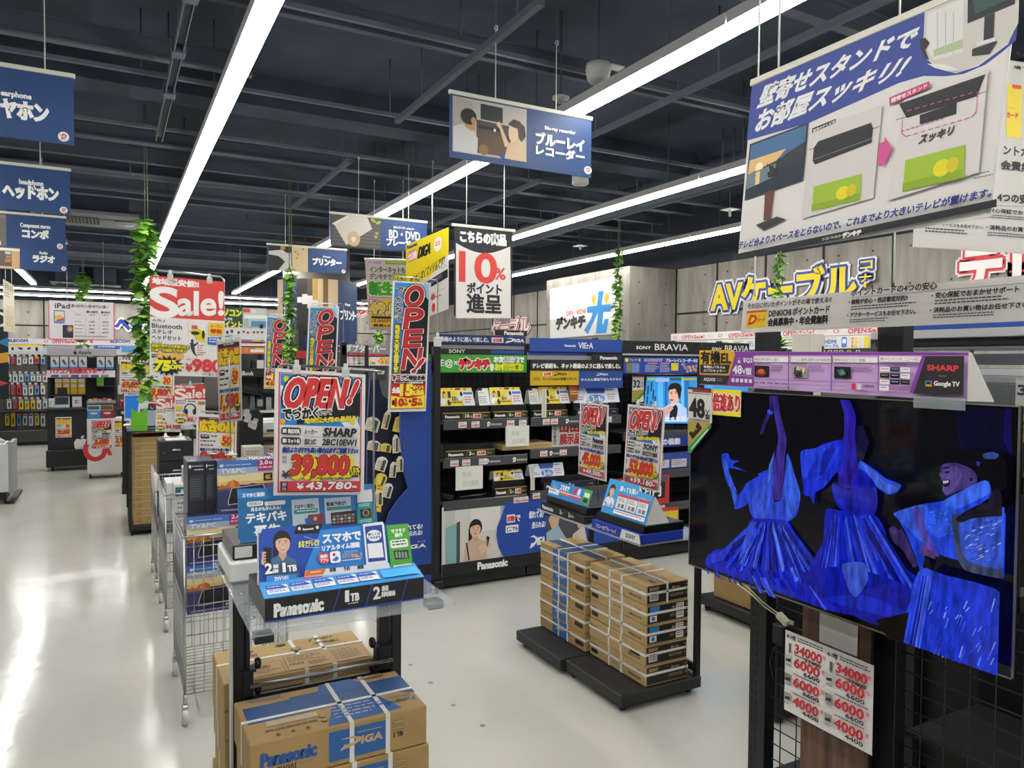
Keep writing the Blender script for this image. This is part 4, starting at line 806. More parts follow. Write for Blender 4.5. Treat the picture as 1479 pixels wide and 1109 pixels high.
def open_card(maker,model,price,tax,points=True):
    def d(c,w,h):
        c.unit(0,0,w,h,100,141)
        c.R(4,3.5,96,137.5,'#c9565c');c.R(5.6,4.6,94.4,136.5,'#dedcd9');open_art(c,6,5,94,62)
        for y,a in ((64.5,'他店対抗'),(75.5,'ネット価')):
            c.RR(7,y,28,y+8,'#26272b',.35);c.R(8.5,y+1.8,12.5,y+6.2,'#dcdad7');c.T(a,14,y+1.6,26.5,y+6.6,'#e6e4e1',bold=.1)
        c.T('メーカー',31,66,46,71.5,'#33343a',bold=.06,sk=.15);c.T(maker,52,64,90,73,'#26272b',bold=.14,sk=.2);c.R(31,74.2,92,74.7,'#8a8a88')
        c.T('型式',31,77,45,83,'#33343a',bold=.06,sk=.15);c.T(model,51,76.5,90,83.5,'#26272b',bold=.1,sk=.15);c.R(31,85,92,85.5,'#8a8a88')
        c.T('他店より1円でも高い場合は必ずご相談下さい!',8,86.5,92,92.5,'#2b3f8f',bold=.14,sk=.15)
        c.T(price,20,98,85,122,YEL,bold=.2,out=[(.34,YEL)],sk=.12);c.T(price,17,96,82,120,RED,bold=.11,out=[(.17,'#4a2b20')],sk=.12,res=3)
        c.T('税抜',8,96,13,105,'#33343a',vert=True);c.T('¥',8,113,16,121,'#33343a',bold=.08)
        if points:c.E(82,107,95,120,'#2a2a2c');c.T('15%',83.5,109,93.5,114.5,'#ecd83a',bold=.12);c.T('ポイント',84,115,93,118,'#ecd83a',bold=.1)
        c.bars(45,120.5,84,123.4,1,'#6a6350',ragged=0)
        c.R(6,124.5,94,136,'#cf4146');c.R(7,125.5,14,135,'#26272b');c.T('税込',8.2,126,12.8,134.6,'#eceae7',vert=True);c.T('¥',24,127,31,133.5,'#efecea',bold=.1);c.T(tax+'-',33,125.8,91,134.8,'#f1efec',bold=.1,out=[(.18,'#5a2a2a')],sk=.2)
    return d
CLIPM=mat('#dfe3e3',.12,alpha=.55,spec=.6)
def clip(t,p,n,k=1.):
    """small clear clip gripping the upper edge of a card"""
    p=np.asarray(p,float);b=MB();a=np.array([-n[1],n[0],0.]);a=a/np.linalg.norm(a)
    b.obox(p,a,n,(0,0,1),.011*k,.004*k,.013*k,CLIPM,.002*k);b.obox(p+np.array([0,0,.018*k]),a,n,(0,0,1),.006*k,.003*k,.01*k,mat('#c9cccc',.2),.001);return b.build('clip',t)
def card(name,label,cat,P,draw,group=None,color='#dedcd9',**k):return board(name,label,cat,P,color,draw,group,th=.002,**k)
def stand(label,foot,top,arm,clips=(),n=(0,-1,0),r=.0035,base=True,block=None,group=None,k=1.):
    """wire stand: pole from foot up to top, arm(s) sideways, clips"""
    t=thing('card_stand',label,'card stand',foot,group);f=np.asarray(foot,float);p=np.asarray(top,float)
    b=MB();b.tube([f,p]+[np.asarray(a,float) for a in arm],r,CHROME,8);b.build('rod',t)
    if base:b=MB();b.lathe(f,[(.03*k,0),(.03*k,.004),(.012*k,.008),(.006,.03)],mat('#d5d8d8',.3),14);b.build('foot',t)
    if block:b=MB();b.box(block[0]-.022,block[0]+.022,block[1]-.02,block[1]+.02,block[2],block[3],WHT,.004);b.lathe((block[0],block[1],block[3]),[(.012,0),(.009,.03)],WHT,10);b.build('clamp',t)
    for q in clips:clip(t,q,np.array(n,float),k)
    return t
# --- the two-price OPEN card over the near rack
SP=para((397,532),(528,541),(395,715.5),'y',2.09)
card('price_card','large OPEN price card reading 39,800 above the near display rack','price card',SP,open_card('SHARP','2BC10EW1','39,800','43,780'))
pl,w,h=SP
stand('chrome card stand with clear clips holding the large 39,800 price card',(.675,2.105,.997),(.675,2.105,pl.w(0,h)[2]-.002),[pl.w(.02,h+.012,-.012),pl.w(w+.05,h+.012,-.012)],[pl.w(w*.23,h,0),pl.w(w*.77,h,0)])
# --- cards over the shelf of the middle rack
for (tl,tr,bl,args,lab) in (((838,579.5),(879,585),(835,684),('Panasonic','DMR2W201','45,000','49,500'),'tall OPEN price card reading 45,000 over the middle rack shelf'),((907,583.5),(961,590),(900,697),('SONY','BDZZW1800','53,800','59,180'),'tall OPEN price card reading 53,800 over the middle rack shelf')):
    P=para(tl,tr,bl,'x',2.2);pl,w,h=P
    card('price_card',lab,'price card',P,open_card(*args),'price cards on the middle rack')
    lab2='thin chrome card stand holding the OPEN card for '+('the recorder with the blue placard' if args[0] == 'SONY' else 'the low black recorder')
    stand(lab2,tuple(pl.w(w*.6,0,-.02)[:2])+(.798,),pl.w(w*.6,h*1.01,-.02),[pl.w(w*.2,h*1.02,-.012),pl.w(w*.9,h*1.02,-.012)],[pl.w(w*.28,h,0),pl.w(w*.75,h,0)],n=(-1,0,0),r=.0025)
# --- vertical OPEN banners clamped to gondola posts
def open_banner(c,w,h):
    H=100*h/w;c.unit(0,0,w,h,100,H);k=H/330;
    c.R(5,4*k,95,234*k,'#2f86cc');c.Q([(60,4*k),(95,4*k),(95,150*k),(70,60*k)],'#9cc6e6');balloons(c,[(32,20),(90,78*k),(82,170*k),(88,224*k),(12,90*k),(20,120*k),(28,225*k)],5)
    c.Q([(30,20*k),(60,8*k),(95,45*k),(95,234*k),(30,234*k)],'#1d1e22')
    ys=(8,66,120,168,222)
    for i,ch in enumerate('OPEN'):c.T(ch,31,ys[i]*k+5,83,ys[i+1]*k-1,'#b8302f',bold=.12,out=[(.26,'#1d1e22'),(.18,'#f0ebe8')],sk=.12,rise=.08,res=4)
    c.T('!',56,196*k,92,230*k,'#b8302f',bold=.16,out=[(.26,'#f0ebe8')],sk=.8,res=3)
    c.T('でっかくなって',9,16*k,27,104*k,'#1d1e22',bold=.1,out=[(.26,'#ece9e4')],vert=True);c.R(8,108*k,23,232*k,'#1d1e22');c.T('地域最大級の品揃え!',9.5,110*k,21.5,230*k,'#ecd83a',bold=.14,vert=True)
    c.R(5,236*k,95,322*k,'#b8262c');c.T('オープン特別企画',8,238*k,92,250*k,'#26272b',bold=.1,out=[(.4,'#e8e6e3')]);c.R(8,252*k,92,260*k,'#26272b');c.T('ポイントカード会員様限定企画',11,253.5*k,88,258.5*k,'#e8e6e3',bold=.08)
    c.T('全品',8,268*k,27,282*k,'#eceae7',bold=.14);c.T('15',30,262*k,60,288*k,'#ecd83a',bold=.2);c.T('%',60,277*k,70,288*k,'#ecd83a',bold=.14);c.T('ポイント',62,263*k,90,273*k,'#ecd83a',bold=.14);c.T('進呈',71,275*k,91,288*k,'#ecd83a',bold=.14)
    c.Q([(6,289*k),(50,296*k),(94,289*k),(94,321*k),(6,321*k)],'#ead428');c.E(8,299*k,16,314*k,'#26272b');c.T('10',17,297*k,38,315*k,'#b8262c',bold=.2);c.T('%',40,297*k,48,304*k,'#b8262c',bold=.12);c.T('進呈',39,306*k,50,314*k,'#b8262c',bold=.1);c.T('+',52,300*k,58,307*k,'#26272b',bold=.3);c.T('5',60,297*k,74,315*k,'#b8262c',bold=.2);c.T('%',77,297*k,85,304*k,'#b8262c',bold=.12);c.T('進呈',76,306*k,88,314*k,'#b8262c',bold=.1)
for (tl,tr,bl,y,px_,lab,lab2) in (((567.5,405),(622.5,408.5),(560,595),4.62,(632,478),'tall OPEN banner clamped to the black post at the end of the recorder shelves','white clamp with wire arm on the end post of the recorder shelves'),
        ((446,443),(490,442.5),(440,577),6.75,(496,490),'tall OPEN banner directly above the large 39,800 price card','white clamp with wire arm on the post above the 39,800 card'),
        ((384.5,456.5),(419.5,459.5),(381,561),7.9,(424,493),'farthest tall OPEN banner, under the round printer pier','white clamp with wire arm on the post under the printer pier')):
    P=para(tl,tr,bl,'y',y);pl,w,h=P;card('vertical_banner',lab,'banner',P,open_banner,'vertical OPEN banners')
    q=at(px_[0],px_[1]+14,1,y+.1);z=q[2];top=pl.w(w*1.12,h*1.005)
    stand(lab2,(q[0],q[1],z+.02),(q[0],q[1],top[2]+.01),[(q[0]-.012,q[1],top[2]+.03),tuple(pl.w(w*.1,h+.03,-.01)),tuple(pl.w(w*.1,h,-.006))],[pl.w(w*.85,h+.005,0)],base=False,block=(q[0],q[1],z-.04*y/4.6,z+.025*y/4.6))
# --- red sale boards
def sale_art(c,H0):
    c.R(0,0,100,H0,'#d3443f');c.T('地域最安値!!',3,H0*.05,64,H0*.2,'#eeeae8',bold=.13);
    c.T('S',1,H0*.28,36,H0*.98,'#e9e7e4',bold=.1,rise=0,res=6);c.T('ale!',37,H0*.34,98,H0*.92,'#e9e7e4',bold=.09,rise=.14,res=6)
def burst(c,cx,cy,rx,ry,col='#1d1e22',n=16):
    P=[]
    for i in range(2*n):r=1. if i % 2 == 0 else .68;a=pi*i/n+.1;P.append((cx+rx*r*cos(a),cy+ry*r*sin(a)))
    c.Q(P,col)
def sale_big(c,w,h):
    c.unit(0,0,w,h,100,131);sale_art(c,54)
    c.T('AIR-J',3,57,19,61,'#33343a',bold=.03);c.T('Bluetooth',2.5,62.5,42,68.5,'#26272b',bold=.05);c.T('ステレオ',2.5,70.5,29,76,'#26272b',bold=.06);c.T('ヘッドセット',2.5,78,41,84,'#26272b',bold=.06);c.T('BT-A9',3,86,16,89,'#6a6a6c')
    c.R(50,57.5,75,107,'#cfccc8');c.R(51,58,74.5,106.5,'#dfdcd8');c.Q([(51,70),(62,64),(74,72),(73.5,85),(66,84)],'#d9c523');c.R(55,62,63,67,'#c9525a');c.E(54,70,66,75,'#26272b');c.E(69,68,73,80,'#26272b');c.L([(60,74),(62,84)],.5,'#26272b')
    c.Q([(53,86),(57,83),(59,90),(60,98),(63,105),(58,101),(55,96),(53.5,90)],'#3a3b40');c.E(54,81,58,85,'#3a3b40');c.Q([(58,88),(64,84),(64.5,86),(59,91)],'#3a3b40');c.bars(63,88,74,104,5,'#b46a6a')
    c.R(78,57,99,74,'#dfbb2a');c.R(79.5,58.5,97.5,72.5,'#e9c62c');c.T('オープン',81,60,96,64,'#c43f2f',bold=.1);c.T('特価',81,65.5,96,71.5,'#c43f2f',bold=.14);c.R(77,77,96,87,'#2f5fae');c.bars(79,78.5,94,85.5,2,'#c9d8ee',ragged=.1)
    c.T('高音質サウンドを搭載した',2.5,90,52,94,'#dfce2f',bold=.16,out=[(.5,'#4f4a2a')]);c.T('スポーツ対応イヤホン',2.5,95.5,48,99.5,'#dfce2f',bold=.16,out=[(.5,'#4f4a2a')])
    c.bars(2.5,103,8.5,108,2,'#33343a',fill=.8,ragged=0);c.T('¥3,980',10,102,44,108.5,'#f0c23a',bold=.12,out=[(.3,'#e08a2a')]);c.bars(48,108,54,110,1,'#cf3a3c',ragged=0);c.T('¥',48,114,56,124,'#cf3a3c',bold=.14);c.T('980',57,108,96,124,'#cf3a3c',bold=.12,out=[(.05,'#cf3a3c')],res=4);c.bars(70,127,76,129,1,'#55555a',ragged=0);c.T('¥1,078',78,126,100,130.5,'#33343a')
    burst(c,24,118,22,14);c.T('75',6,112,27,124,'#e9e02a',bold=.24,sk=.12);c.T('%',29,110,35,115,'#e9e02a',bold=.16);c.T('OFF',27,116.5,42,122,'#e9e02a',bold=.2)
P=para((217,397.5),(324.5,407),(216,541.5),'y',5.0)
card('sale_board','large red and white Sale board with 75% OFF hanging beside the ivy','sale board',P,sale_big);pl,w,h=P
fx=pl.w(w*.995,0,-.03)
stand('tall chrome frame stand of the large red Sale board',(fx[0],fx[1],.842),pl.w(w*.995,h+.015,-.03),[pl.w(w*.95,h+.035,-.03),pl.w(w*.1,h+.035,-.03)],[pl.w(w*.26,h,0),pl.w(w*.79,h,0)],r=.007,base=False,k=1.5)
def sale_small(price,head):
    def d(c,w,h):
        H=100*h/w;c.unit(0,0,w,h,100,H);sale_art(c,H*.37);c.bars(4,H*.39,40,H*.5,2,'#8a4a48');c.bars(42,H*.4,75,H*.46,1,'#6a6a6c');c.R(76,H*.42,98,H*.5,'#d9832a');c.bars(78,H*.435,95,H*.485,1,'#c43f2f',ragged=0)
        c.R(4,H*.54,26,H*.61,'#dccb2f');c.R(4,H*.62,22,H*.66,'#b9b43a');c.R(26,H*.63,36,H*.69,'#3f6fb8')
        if head:
            c.L([(50+18*cos(a),H*.62-18*sin(a)*1.1) for a in np.linspace(0,pi,14)],4,'#26272b');c.E(28+4,H*.6,43,H*.75,'#26272b');c.E(58,H*.6,70,H*.75,'#26272b')
        c.bars(6,H*.73,45,H*.8,1,'#e08a2a',fill=.8,ragged=0);burst(c,20,H*.9,20,H*.08);c.T('50%',8,H*.87,32,H*.93,'#e9e02a',bold=.2);c.T(price,40,H*.8,98,H*.94,'#c4404a',bold=.08);c.bars(60,H*.955,96,H*.975,1,'#77777a')
    return d
for (lab,lab2,P,pr,hd,fxx) in (('small Sale board with a headphone picture below the large red Sale board','thin chrome stand of the headphone Sale board on the black drawer boxes',para((252.3,555.4),(296.8,556),(252,613.5),'y',5.88),'¥6,980',True,.2),('small Sale board reading 4,980 partly behind the headphone one','thin chrome stand of the 4,980 Sale board on the black drawer boxes',para((226,570.5),(262,572),(224.7,623),'y',5.92),'¥4,980',False,.4)):
    pl,w,h=P;card('sale_board',lab,'sale board',P,sale_small(pr,hd),'small sale boards');q=pl.w(w*fxx,0,-.012)
    stand(lab2,(q[0],q[1],1.034),pl.w(w*fxx,h+.004,-.012),[pl.w(w*.95,h+.01,-.01)],[pl.w(w*.5,h,0)],r=.0025)
# --- advertised-item cards with red borders
def ad_card(price,tax,n=50,tall=False):
    def d(c,w,h):
        H=100*h/w;c.unit(0,0,w,h,100,H);t0=H*.05
        c.R(5,t0,95,H*.97,'#c9565c');c.R(7,t0+1,93,H*.96,'#dedcd9');c.R(7,t0+1,93,H*.1,'#35343a');c.bars(30,t0+2.5,74,H*.09,1,'#d9d7d4',ragged=0);c.R(7,H*.1,93,H*.31,'#d04a44')
        c.T('広告の品',8,H*.11,92,H*.3,'#ead428',bold=.16,out=[(.22,'#8a3a1f')])
        c.RR(10,H*.35,32,H*.42,'#35343a',.3);c.bars(13,H*.365,30,H*.405,1,'#e6e4e1',ragged=0);c.bars(36,H*.36,52,H*.41,1,'#35343a');c.bars(10,H*.45,50,H*.49,1,'#35343a',ragged=.1);c.bars(10,H*.52,48,H*.56,1,'#35343a',ragged=.2)
        c.E(58,H*.34,92,H*.57,'#ead428');c.T(str(n),63,H*.38,87,H*.51,RED,bold=.16,sk=.1);c.bars(66,H*.52,84,H*.555,1,'#35343a',ragged=0);c.T('限定',64,H*.345,80,H*.375,RED)
        c.T('他店より1円でも高い場合は',9,H*.58,91,H*.625,'#2b3f8f',bold=.14,sk=.1);c.T(price,14,H*.66,94,H*.86,YEL,bold=.2,out=[(.3,YEL)],sk=.08);c.T(price,10,H*.65,88,H*.85,RED,bold=.1,out=[(.16,'#5a2b20')],sk=.08,res=3)
        if tall:c.E(72,H*.76,94,H*.87,'#2a2a2c');c.T('15%',75,H*.78,92,H*.81,'#ecd83a',bold=.14);c.T('ポイント',75,H*.825,92,H*.845,'#ecd83a')
        c.R(7,H*.885,93,H*.955,'#cf4146');c.T(tax+'-',30,H*.895,88,H*.945,'#f1efec',bold=.14,sk=.1);c.bars(10,H*.9,18,H*.945,2,'#f1efec')
    return d
P=quad((312.4,491.5),(347.6,486),(349.7,607),(316.5,611),dist=3.45);card('price_card','tall narrow advertised-item price card with 50 in a yellow circle, hung highest','price card',P,ad_card('1,980','1,978',50,True));pl,w,h=P
q=pl.w(w*.45,0,-.012);stand('chrome pole holding the tall narrow advertised-item card above the drive boxes',(q[0],q[1],at(328,657,1,q[1])[2]),pl.w(w*.45,h*1.01,-.012),[pl.w(w*.1,h*1.02,-.012),pl.w(w*.9,h*1.02,-.012)],[pl.w(w*.3,h,0),pl.w(w*.75,h,0)])
P=para((284,597),(342.5,600),(282.5,682),'y',3.95);card('price_card','advertised-item price card standing just behind the hard drive boxes','price card',P,ad_card('9,980','10,978'));pl,w,h=P
q=pl.w(w*.4,0,-.012);stand('chrome wire stand of the price card just behind the hard drive boxes',(q[0],q[1],1.13),pl.w(w*.4,h+.004,-.012),[pl.w(w*.1,h+.012,-.01),pl.w(w*.95,h+.012,-.01)],[pl.w(w*.68,h,0)])
P=para((208,520),(252,523),(207.5,582),'y',7.6);card('price_card','advertised-item price card reading 39,800 above the small laptop table','price card',para((208,520),(252,523),(207.5,582),'y',7.6),ad_card('39,800','43,780',30),'flyer cards near the laptop table');pl,w,h=P;q=pl.w(w*.5,0,-.012);stand('thin chrome stand of the 39,800 card on the laptop table',(q[0],q[1],.951),pl.w(w*.5,h+.004,-.012),[pl.w(w*.1,h+.012,-.01),pl.w(w*.95,h+.012,-.01)],[pl.w(w*.5,h,0)],r=.003)
P=para((172.9,519.5),(208,521),(172.6,567.5),'y',8.0);card('price_card','advertised-item price card reading 69,800 left of the hanging ivy','price card',para((172.9,519.5),(208,521),(172.6,567.5),'y',8.0),ad_card('69,800','76,780',30),'flyer cards near the laptop table');pl,w,h=P;q=pl.w(w*.85,0,-.012);stand('thin chrome stand of the leftmost flyer card at the laptop table',(q[0],q[1],.951),pl.w(w*.85,h+.004,-.012),[pl.w(w*.1,h+.012,-.01),pl.w(w*.95,h+.012,-.01)],[pl.w(w*.5,h,0)],r=.003)
card('price_card','advertised-item price card reading 20,800 on the black tablet tower','price card',face((80,602.5),(103.5,631.3),'y',12.337),ad_card('20,800','22,880',30),'cards on the far fixtures')
card('price_card','OPEN price card reading 3,680 on the white wheeled panel','price card',face((130.5,606),(162.8,647.6),'y',11.297),open_card('BUFFALO','BSMBW','3,680','4,048',False),'cards on the far fixtures')
card('price_card','advertised-item card reading 3 beside the 3,680 one on the white panel','price card',face((164.5,606),(188,645.5),'y',11.297),ad_card('3,980','4,378',30),'cards on the far fixtures')
# ================================================================ middle rack with two carton stacks
t=thing('display_rack','black low wheeled display rack with two bases carrying strapped carton stacks','display rack',(2.26,3.17,0))
BASEM=mat('#2a2a2c',.5,noise=.12,scale=30)
for x0,y0,y1 in ((2.025,2.695,3.165),(2.0,3.175,3.645)):
    b=MB();b.box(x0,2.505,y0,y1,.03,.085,BASEM,.004);b.build('base',t)
for x,y in ((2.06,2.73),(2.46,2.74),(2.06,3.13),(2.04,3.6),(2.46,3.6)):
    b=MB();b.lathe((x-.01,y,.015),[(.015,0),(.015,.018)],BLKS,14,(1,0,0));b.box(x-.012,x+.012,y-.008,y+.008,.014,.032,BLK);b.build('caster',t)
for y,zt in ((2.7,1.62),(3.61,.78)):
    b=MB();b.box(2.478,2.503,y,y+.03,.085,zt,BLK,.003)
    for z in np.arange(.2,zt-.05,.05):b.box(2.4776,2.478,y+.011,y+.019,z,z+.025,mat('#060607'))
    b.build('upright',t)
b=MB();b.box(2.478,2.496,2.73,3.63,.1,.14,BLK,.002);b.build('crossbar',t)
for y in (2.72,3.42):
    b=MB();b.prism([(0,0),(.42,0),(.42,-.05),(.3,-.05),(0,-.012)],Plane((2.05,y,.786),(1,0,0),(0,0,1)),.004,BLK);b.build('bracket',t)
b=MB();b.box(2.045,2.475,2.6,3.5,.787,.797,mat('#c6d2d6',.06,alpha=.4,spec=.7),.002);b.build('shelf',t,label='clear acrylic shelf')
def f_p_left(c):
    c.T('Panasonic',3,7.5,17,10.5,'#2d5796',bold=.16);c.bars(3,13,14,14.6,1,'#6b5c43');c.R(30,1.2,62,19,'#2e619f');diga(c,37,6.5,55,13,'#c6a172');c.bars(65,5,70,14,3,'#6b5c43',ragged=0);c.RR(80,10.5,97,15.5,'#15130f',.4);c.RR(81,11.5,96,15,'#2a241c',.4)
def f_p_top(c):
    c.Q([(30,0),(62,0),(70,55),(34,55)],'#2b4a74');c.Q([(0,30),(100,26),(100,40),(0,44)],'#2b4a74');c.RR(50,22,66,28,'#1b1814',.4);c.bars(6,10,26,20,3,'#6b5c43');c.bars(74,8,94,20,3,'#6b5c43')
for k in range(5):
    z0=.087+.0965*k;dx=random.uniform(-.004,.004);n=('lowest','fourth from the top','third from the top','second from the top','topmost')[k]
    carton('recorder_carton','brown carton with blue print, '+n+' of the farther stack','box',2.16+dx,2.415+dx,3.19,3.65,z0,z0+.096,CARD,[('left',f_p_left,20.5)]+([('topx',f_p_top,55)] if k == 4 else []),[('z',z0+.06),('y',3.45),('y',3.36)]+([('x',2.29)] if k == 4 else []),'cartons of the farther stack')
def f_s_left(c):
    if True:c.T('SONY',3,6,14.5,9.5,'#2f2a22',bold=.12)
    c.T('BDZ-ZW1800',92,16,72,13,'#3a3226',bold=.06);c.bars(44,13,60,16,1,'#7a6b50');c.E(86,6,92,9.5,'#3a3226');c.E(87,6.6,91.2,9,'#a88f62');c.RR(3,11.5,16,16,'#15130f',.4)
def f_s_left2(c):
    c.T('SONY',3,6,14.5,9.5,'#2f2a22',bold=.12);c.T('BDZ-ZW1800',92,16,72,13,'#3a3226',bold=.06);c.RR(75,7,92,12.5,'#15130f',.4)
def f_s_front(v):
    def d(c):
        c.R(3,2,98,34,'#26241f');c.T('SONY',8,5,30,11,'#b39a6c',bold=.14);c.T('Blu-ray',60,8,80,13,'#b39a6c',bold=.08,sk=.2);c.T('BDZ-ZW1800',56,22,88,27,'#9a855c',bold=.04)
        if v in (0,3):c.R(8,14,28,30,'#dcdad6');
        if v in (0,3):
            for i in range(9):c.R(10+i*1.9,16,11+i*1.9,28,'#3a3a3c')
        if v in (1,2):c.R(8,3,30,14,'#3a7fc4');c.R(8,20,24,31,'#dcdad6');c.R(12,22,20,29,'#3a7fc4');c.R(70,4,88,16,'#dcdad6');c.R(70,20,88,32,'#dcdad6');c.bars(72,22,86,30,2,'#3a3a3c',ragged=0);c.bars(72,6,86,14,2,'#3a3a3c',ragged=0)
        for q in (6,14,22):c.R(93,q,96,q+4,'#8a7a58')
    return d
def f_s_top(c):
    c.R(70,0,84,55,'#a98f60');c.Q([(0,16),(40,14),(40,22),(0,26)],'#7d6a48');c.bars(8,32,40,46,4,'#7a6844');c.bars(50,8,66,16,2,'#7a6844');c.bars(50,30,66,46,3,'#6f5e3e');c.bars(86,38,98,46,1,'#4b4130')
for k in range(5):
    z0=.087+.0955*k;dx=random.uniform(-.004,.004);n=('lowest','fourth from the top','third from the top','second from the top','topmost')[k]
    carton('recorder_carton','light brown carton with black end panel, '+n+' of the nearer stack','box',2.176+dx,2.43+dx,2.713,3.17,z0,z0+.095,CARD2,[('left',f_s_left if k % 2 == 0 or k == 3 else f_s_left2,20.5),('front',f_s_front(4-k),37.5)]+([('topx',f_s_top,55)] if k == 4 else []),[('z',z0+.055),('y',3.0),('y',2.9)]+([('x',2.3)] if k == 4 else []),'cartons of the nearer stack')
# --- two recorders shown on the clear shelf
def leaning(name,t,pl,w,h,front,draw,back='#d6d4d0',th=.002):
    b=MB();b.prism([(0,0),(w,0),(w,h),(0,h)],pl,th,ink(front),ink(back));o=b.build(name,t);c=Canvas(pl,.0006);draw(c,w,h);c.build('print',o);return o
t=thing('recorder_display','low black recorder with a shallow blue placard on the middle shelf','display unit',(2.15,3.24,.797))
RZ=.7975
b=MB();b.prism([(0,0),(.42,0),(.42,.035),(0,.045)],Plane((2.05,3.465,RZ),(0,-1,0),(0,0,1)),.005,mat('#1f2023',.4));b.box(2.055,2.3,3.047,3.463,RZ,RZ+.038,BLK,.002);b.build('riser',t)
c=Canvas(Plane((2.05,3.465,RZ),(0,-1,0),(0,0,1)));c.unit(0,0,.42,.042,100,10);c.T('Panasonic',4,3,30,7.4,'#e6e6e5',bold=.16);c.L([(36,10),(40,0)],.5,'#4a4a50');c.L([(56,10),(60,0)],.5,'#4a4a50');c.T('2',46,1.8,49,7,'#e6e6e5',bold=.1);c.T('番組',49.5,3.6,53,7,'#e6e6e5');c.T('2',66,1.8,69,7,'#e6e6e5',bold=.1);c.T('番組同時',69.5,3.8,78,7,'#e6e6e5');c.build('lettering',t)
b=MB();b.box(2.075,2.32,3.06,3.45,RZ+.0385,RZ+.078,mat('#17181b',.3),.003);b.build('recorder',t)
def d_pp(c,w,h):
    c.unit(0,0,w,h,100,24);c.R(0,0,100,24,'#2b86d0');c.T('スマホで',26,3,48,11,'#eef0f2',bold=.12);c.L([(4,3),(22,9)],.8,'#7fc0e8');c.L([(6,8),(20,12)],.8,'#dfe24a');c.E(60,2,68,12,'#d2313a');c.RR(69,2,76,12,'#e6e8ea');c.R(0,12,27,20,'#d9dde2');c.bars(2,14,25,18,1,'#4a6a9a');c.RR(28,12,52,17,'#d8752f');c.RR(52,13,82,18,'#d0457f');c.bars(30,13,80,16,1,'#f2e6da',ragged=0);c.R(84,0,100,22,'#4fa83c');c.R(86,5,98,11,'#dfe8dc');c.R(87,13,97,19,'#26302a')
leaning('placard',t,Plane((2.085,3.455,RZ+.0785),(0,-1,0),(.35,0,.94)),.385,.085,'#2b86d0',d_pp)
t=thing('recorder_display','recorder on a blue strip base with tall sky-blue placard of a woman in white','display unit',(2.15,2.78,.797))
b=MB();b.box(2.046,2.29,2.595,2.975,RZ,RZ+.042,ink('#2338a0'),.002);b.build('riser',t)
c=Canvas(Plane((2.046,2.975,RZ),(0,-1,0),(0,0,1)));c.unit(0,0,.38,.042,100,11);c.Q([(64,0),(97,0),(100,11),(60,11)],'#dfdfdc');c.T('SONY',72,3,90,8,'#26272b',bold=.1);c.T('ソニーのブルーレイ',10,3.2,52,8.2,'#e6e8f2',bold=.06);c.build('lettering',t)
b=MB();b.box(2.066,2.3,2.6,2.965,RZ+.0425,RZ+.08,mat('#121315',.22),.004);b.build('recorder',t)
def d_sp(c,w,h):
    c.unit(0,0,w,h,100,52);c.Q([(0,0),(66,0),(68,8),(100,10),(100,52),(0,52)],'#3f9fdc');c.uv=(0,0,w,h,100,52)
    portrait(c,13,17,7.5,shirt='#dfe2e6',hair='#2a2020',smile=False,body=2.4);c.T('録っても賢い',30,7,68,15,'#e9eef2',bold=.08);c.T('ソニーのブルーレイ',70,15,97,19,'#e9eef2')
    c.T('2',4,36,9,44,'#3a6fc0',bold=.1);c.T('番組',10,38,16,44,'#3a6fc0');c.T('1',18,36,20.5,44,'#3a6fc0',bold=.1);c.T('TB',21.5,38,27,44,'#3a6fc0');
    for x in (30,53,76):c.R(x,19,x+21,41,'#e3e5e8');c.R(x,19,x+21,23,'#d2434a');c.bars(x+2,25,x+19,31,3,'#5a5f68');c.R(x+4,33,x+10,39,'#8a9098');c.R(x+12,33,x+18,39,'#6a7078')
    c.R(30,43,97,49,'#e3e5e8');c.bars(32,44.5,92,47.5,1,'#d2434a',ragged=0)
P3=Plane((2.082,2.95,RZ+.081),(0,-1,0),(.32,0,.947));
b=MB();w,h=.345,.165;b.prism([(0,0),(w,0),(w,h*.8),(w*.69,h*.83),(w*.66,h),(0,h)],P3,.002,ink('#3f9fdc'),ink('#d6d4d0'));o=b.build('placard',t);c=Canvas(P3);d_sp(c,w,h);c.build('print',o)
b=MB();pr=Plane(P3.w(w,0,-.003),(1,0,0),(0,0,1));b.prism([(0,0),(.13,0),(.05,h*.74),(.045,h*.74)],pr,.002,ink('#d6d4d0'));b.build('easel_flap',t)
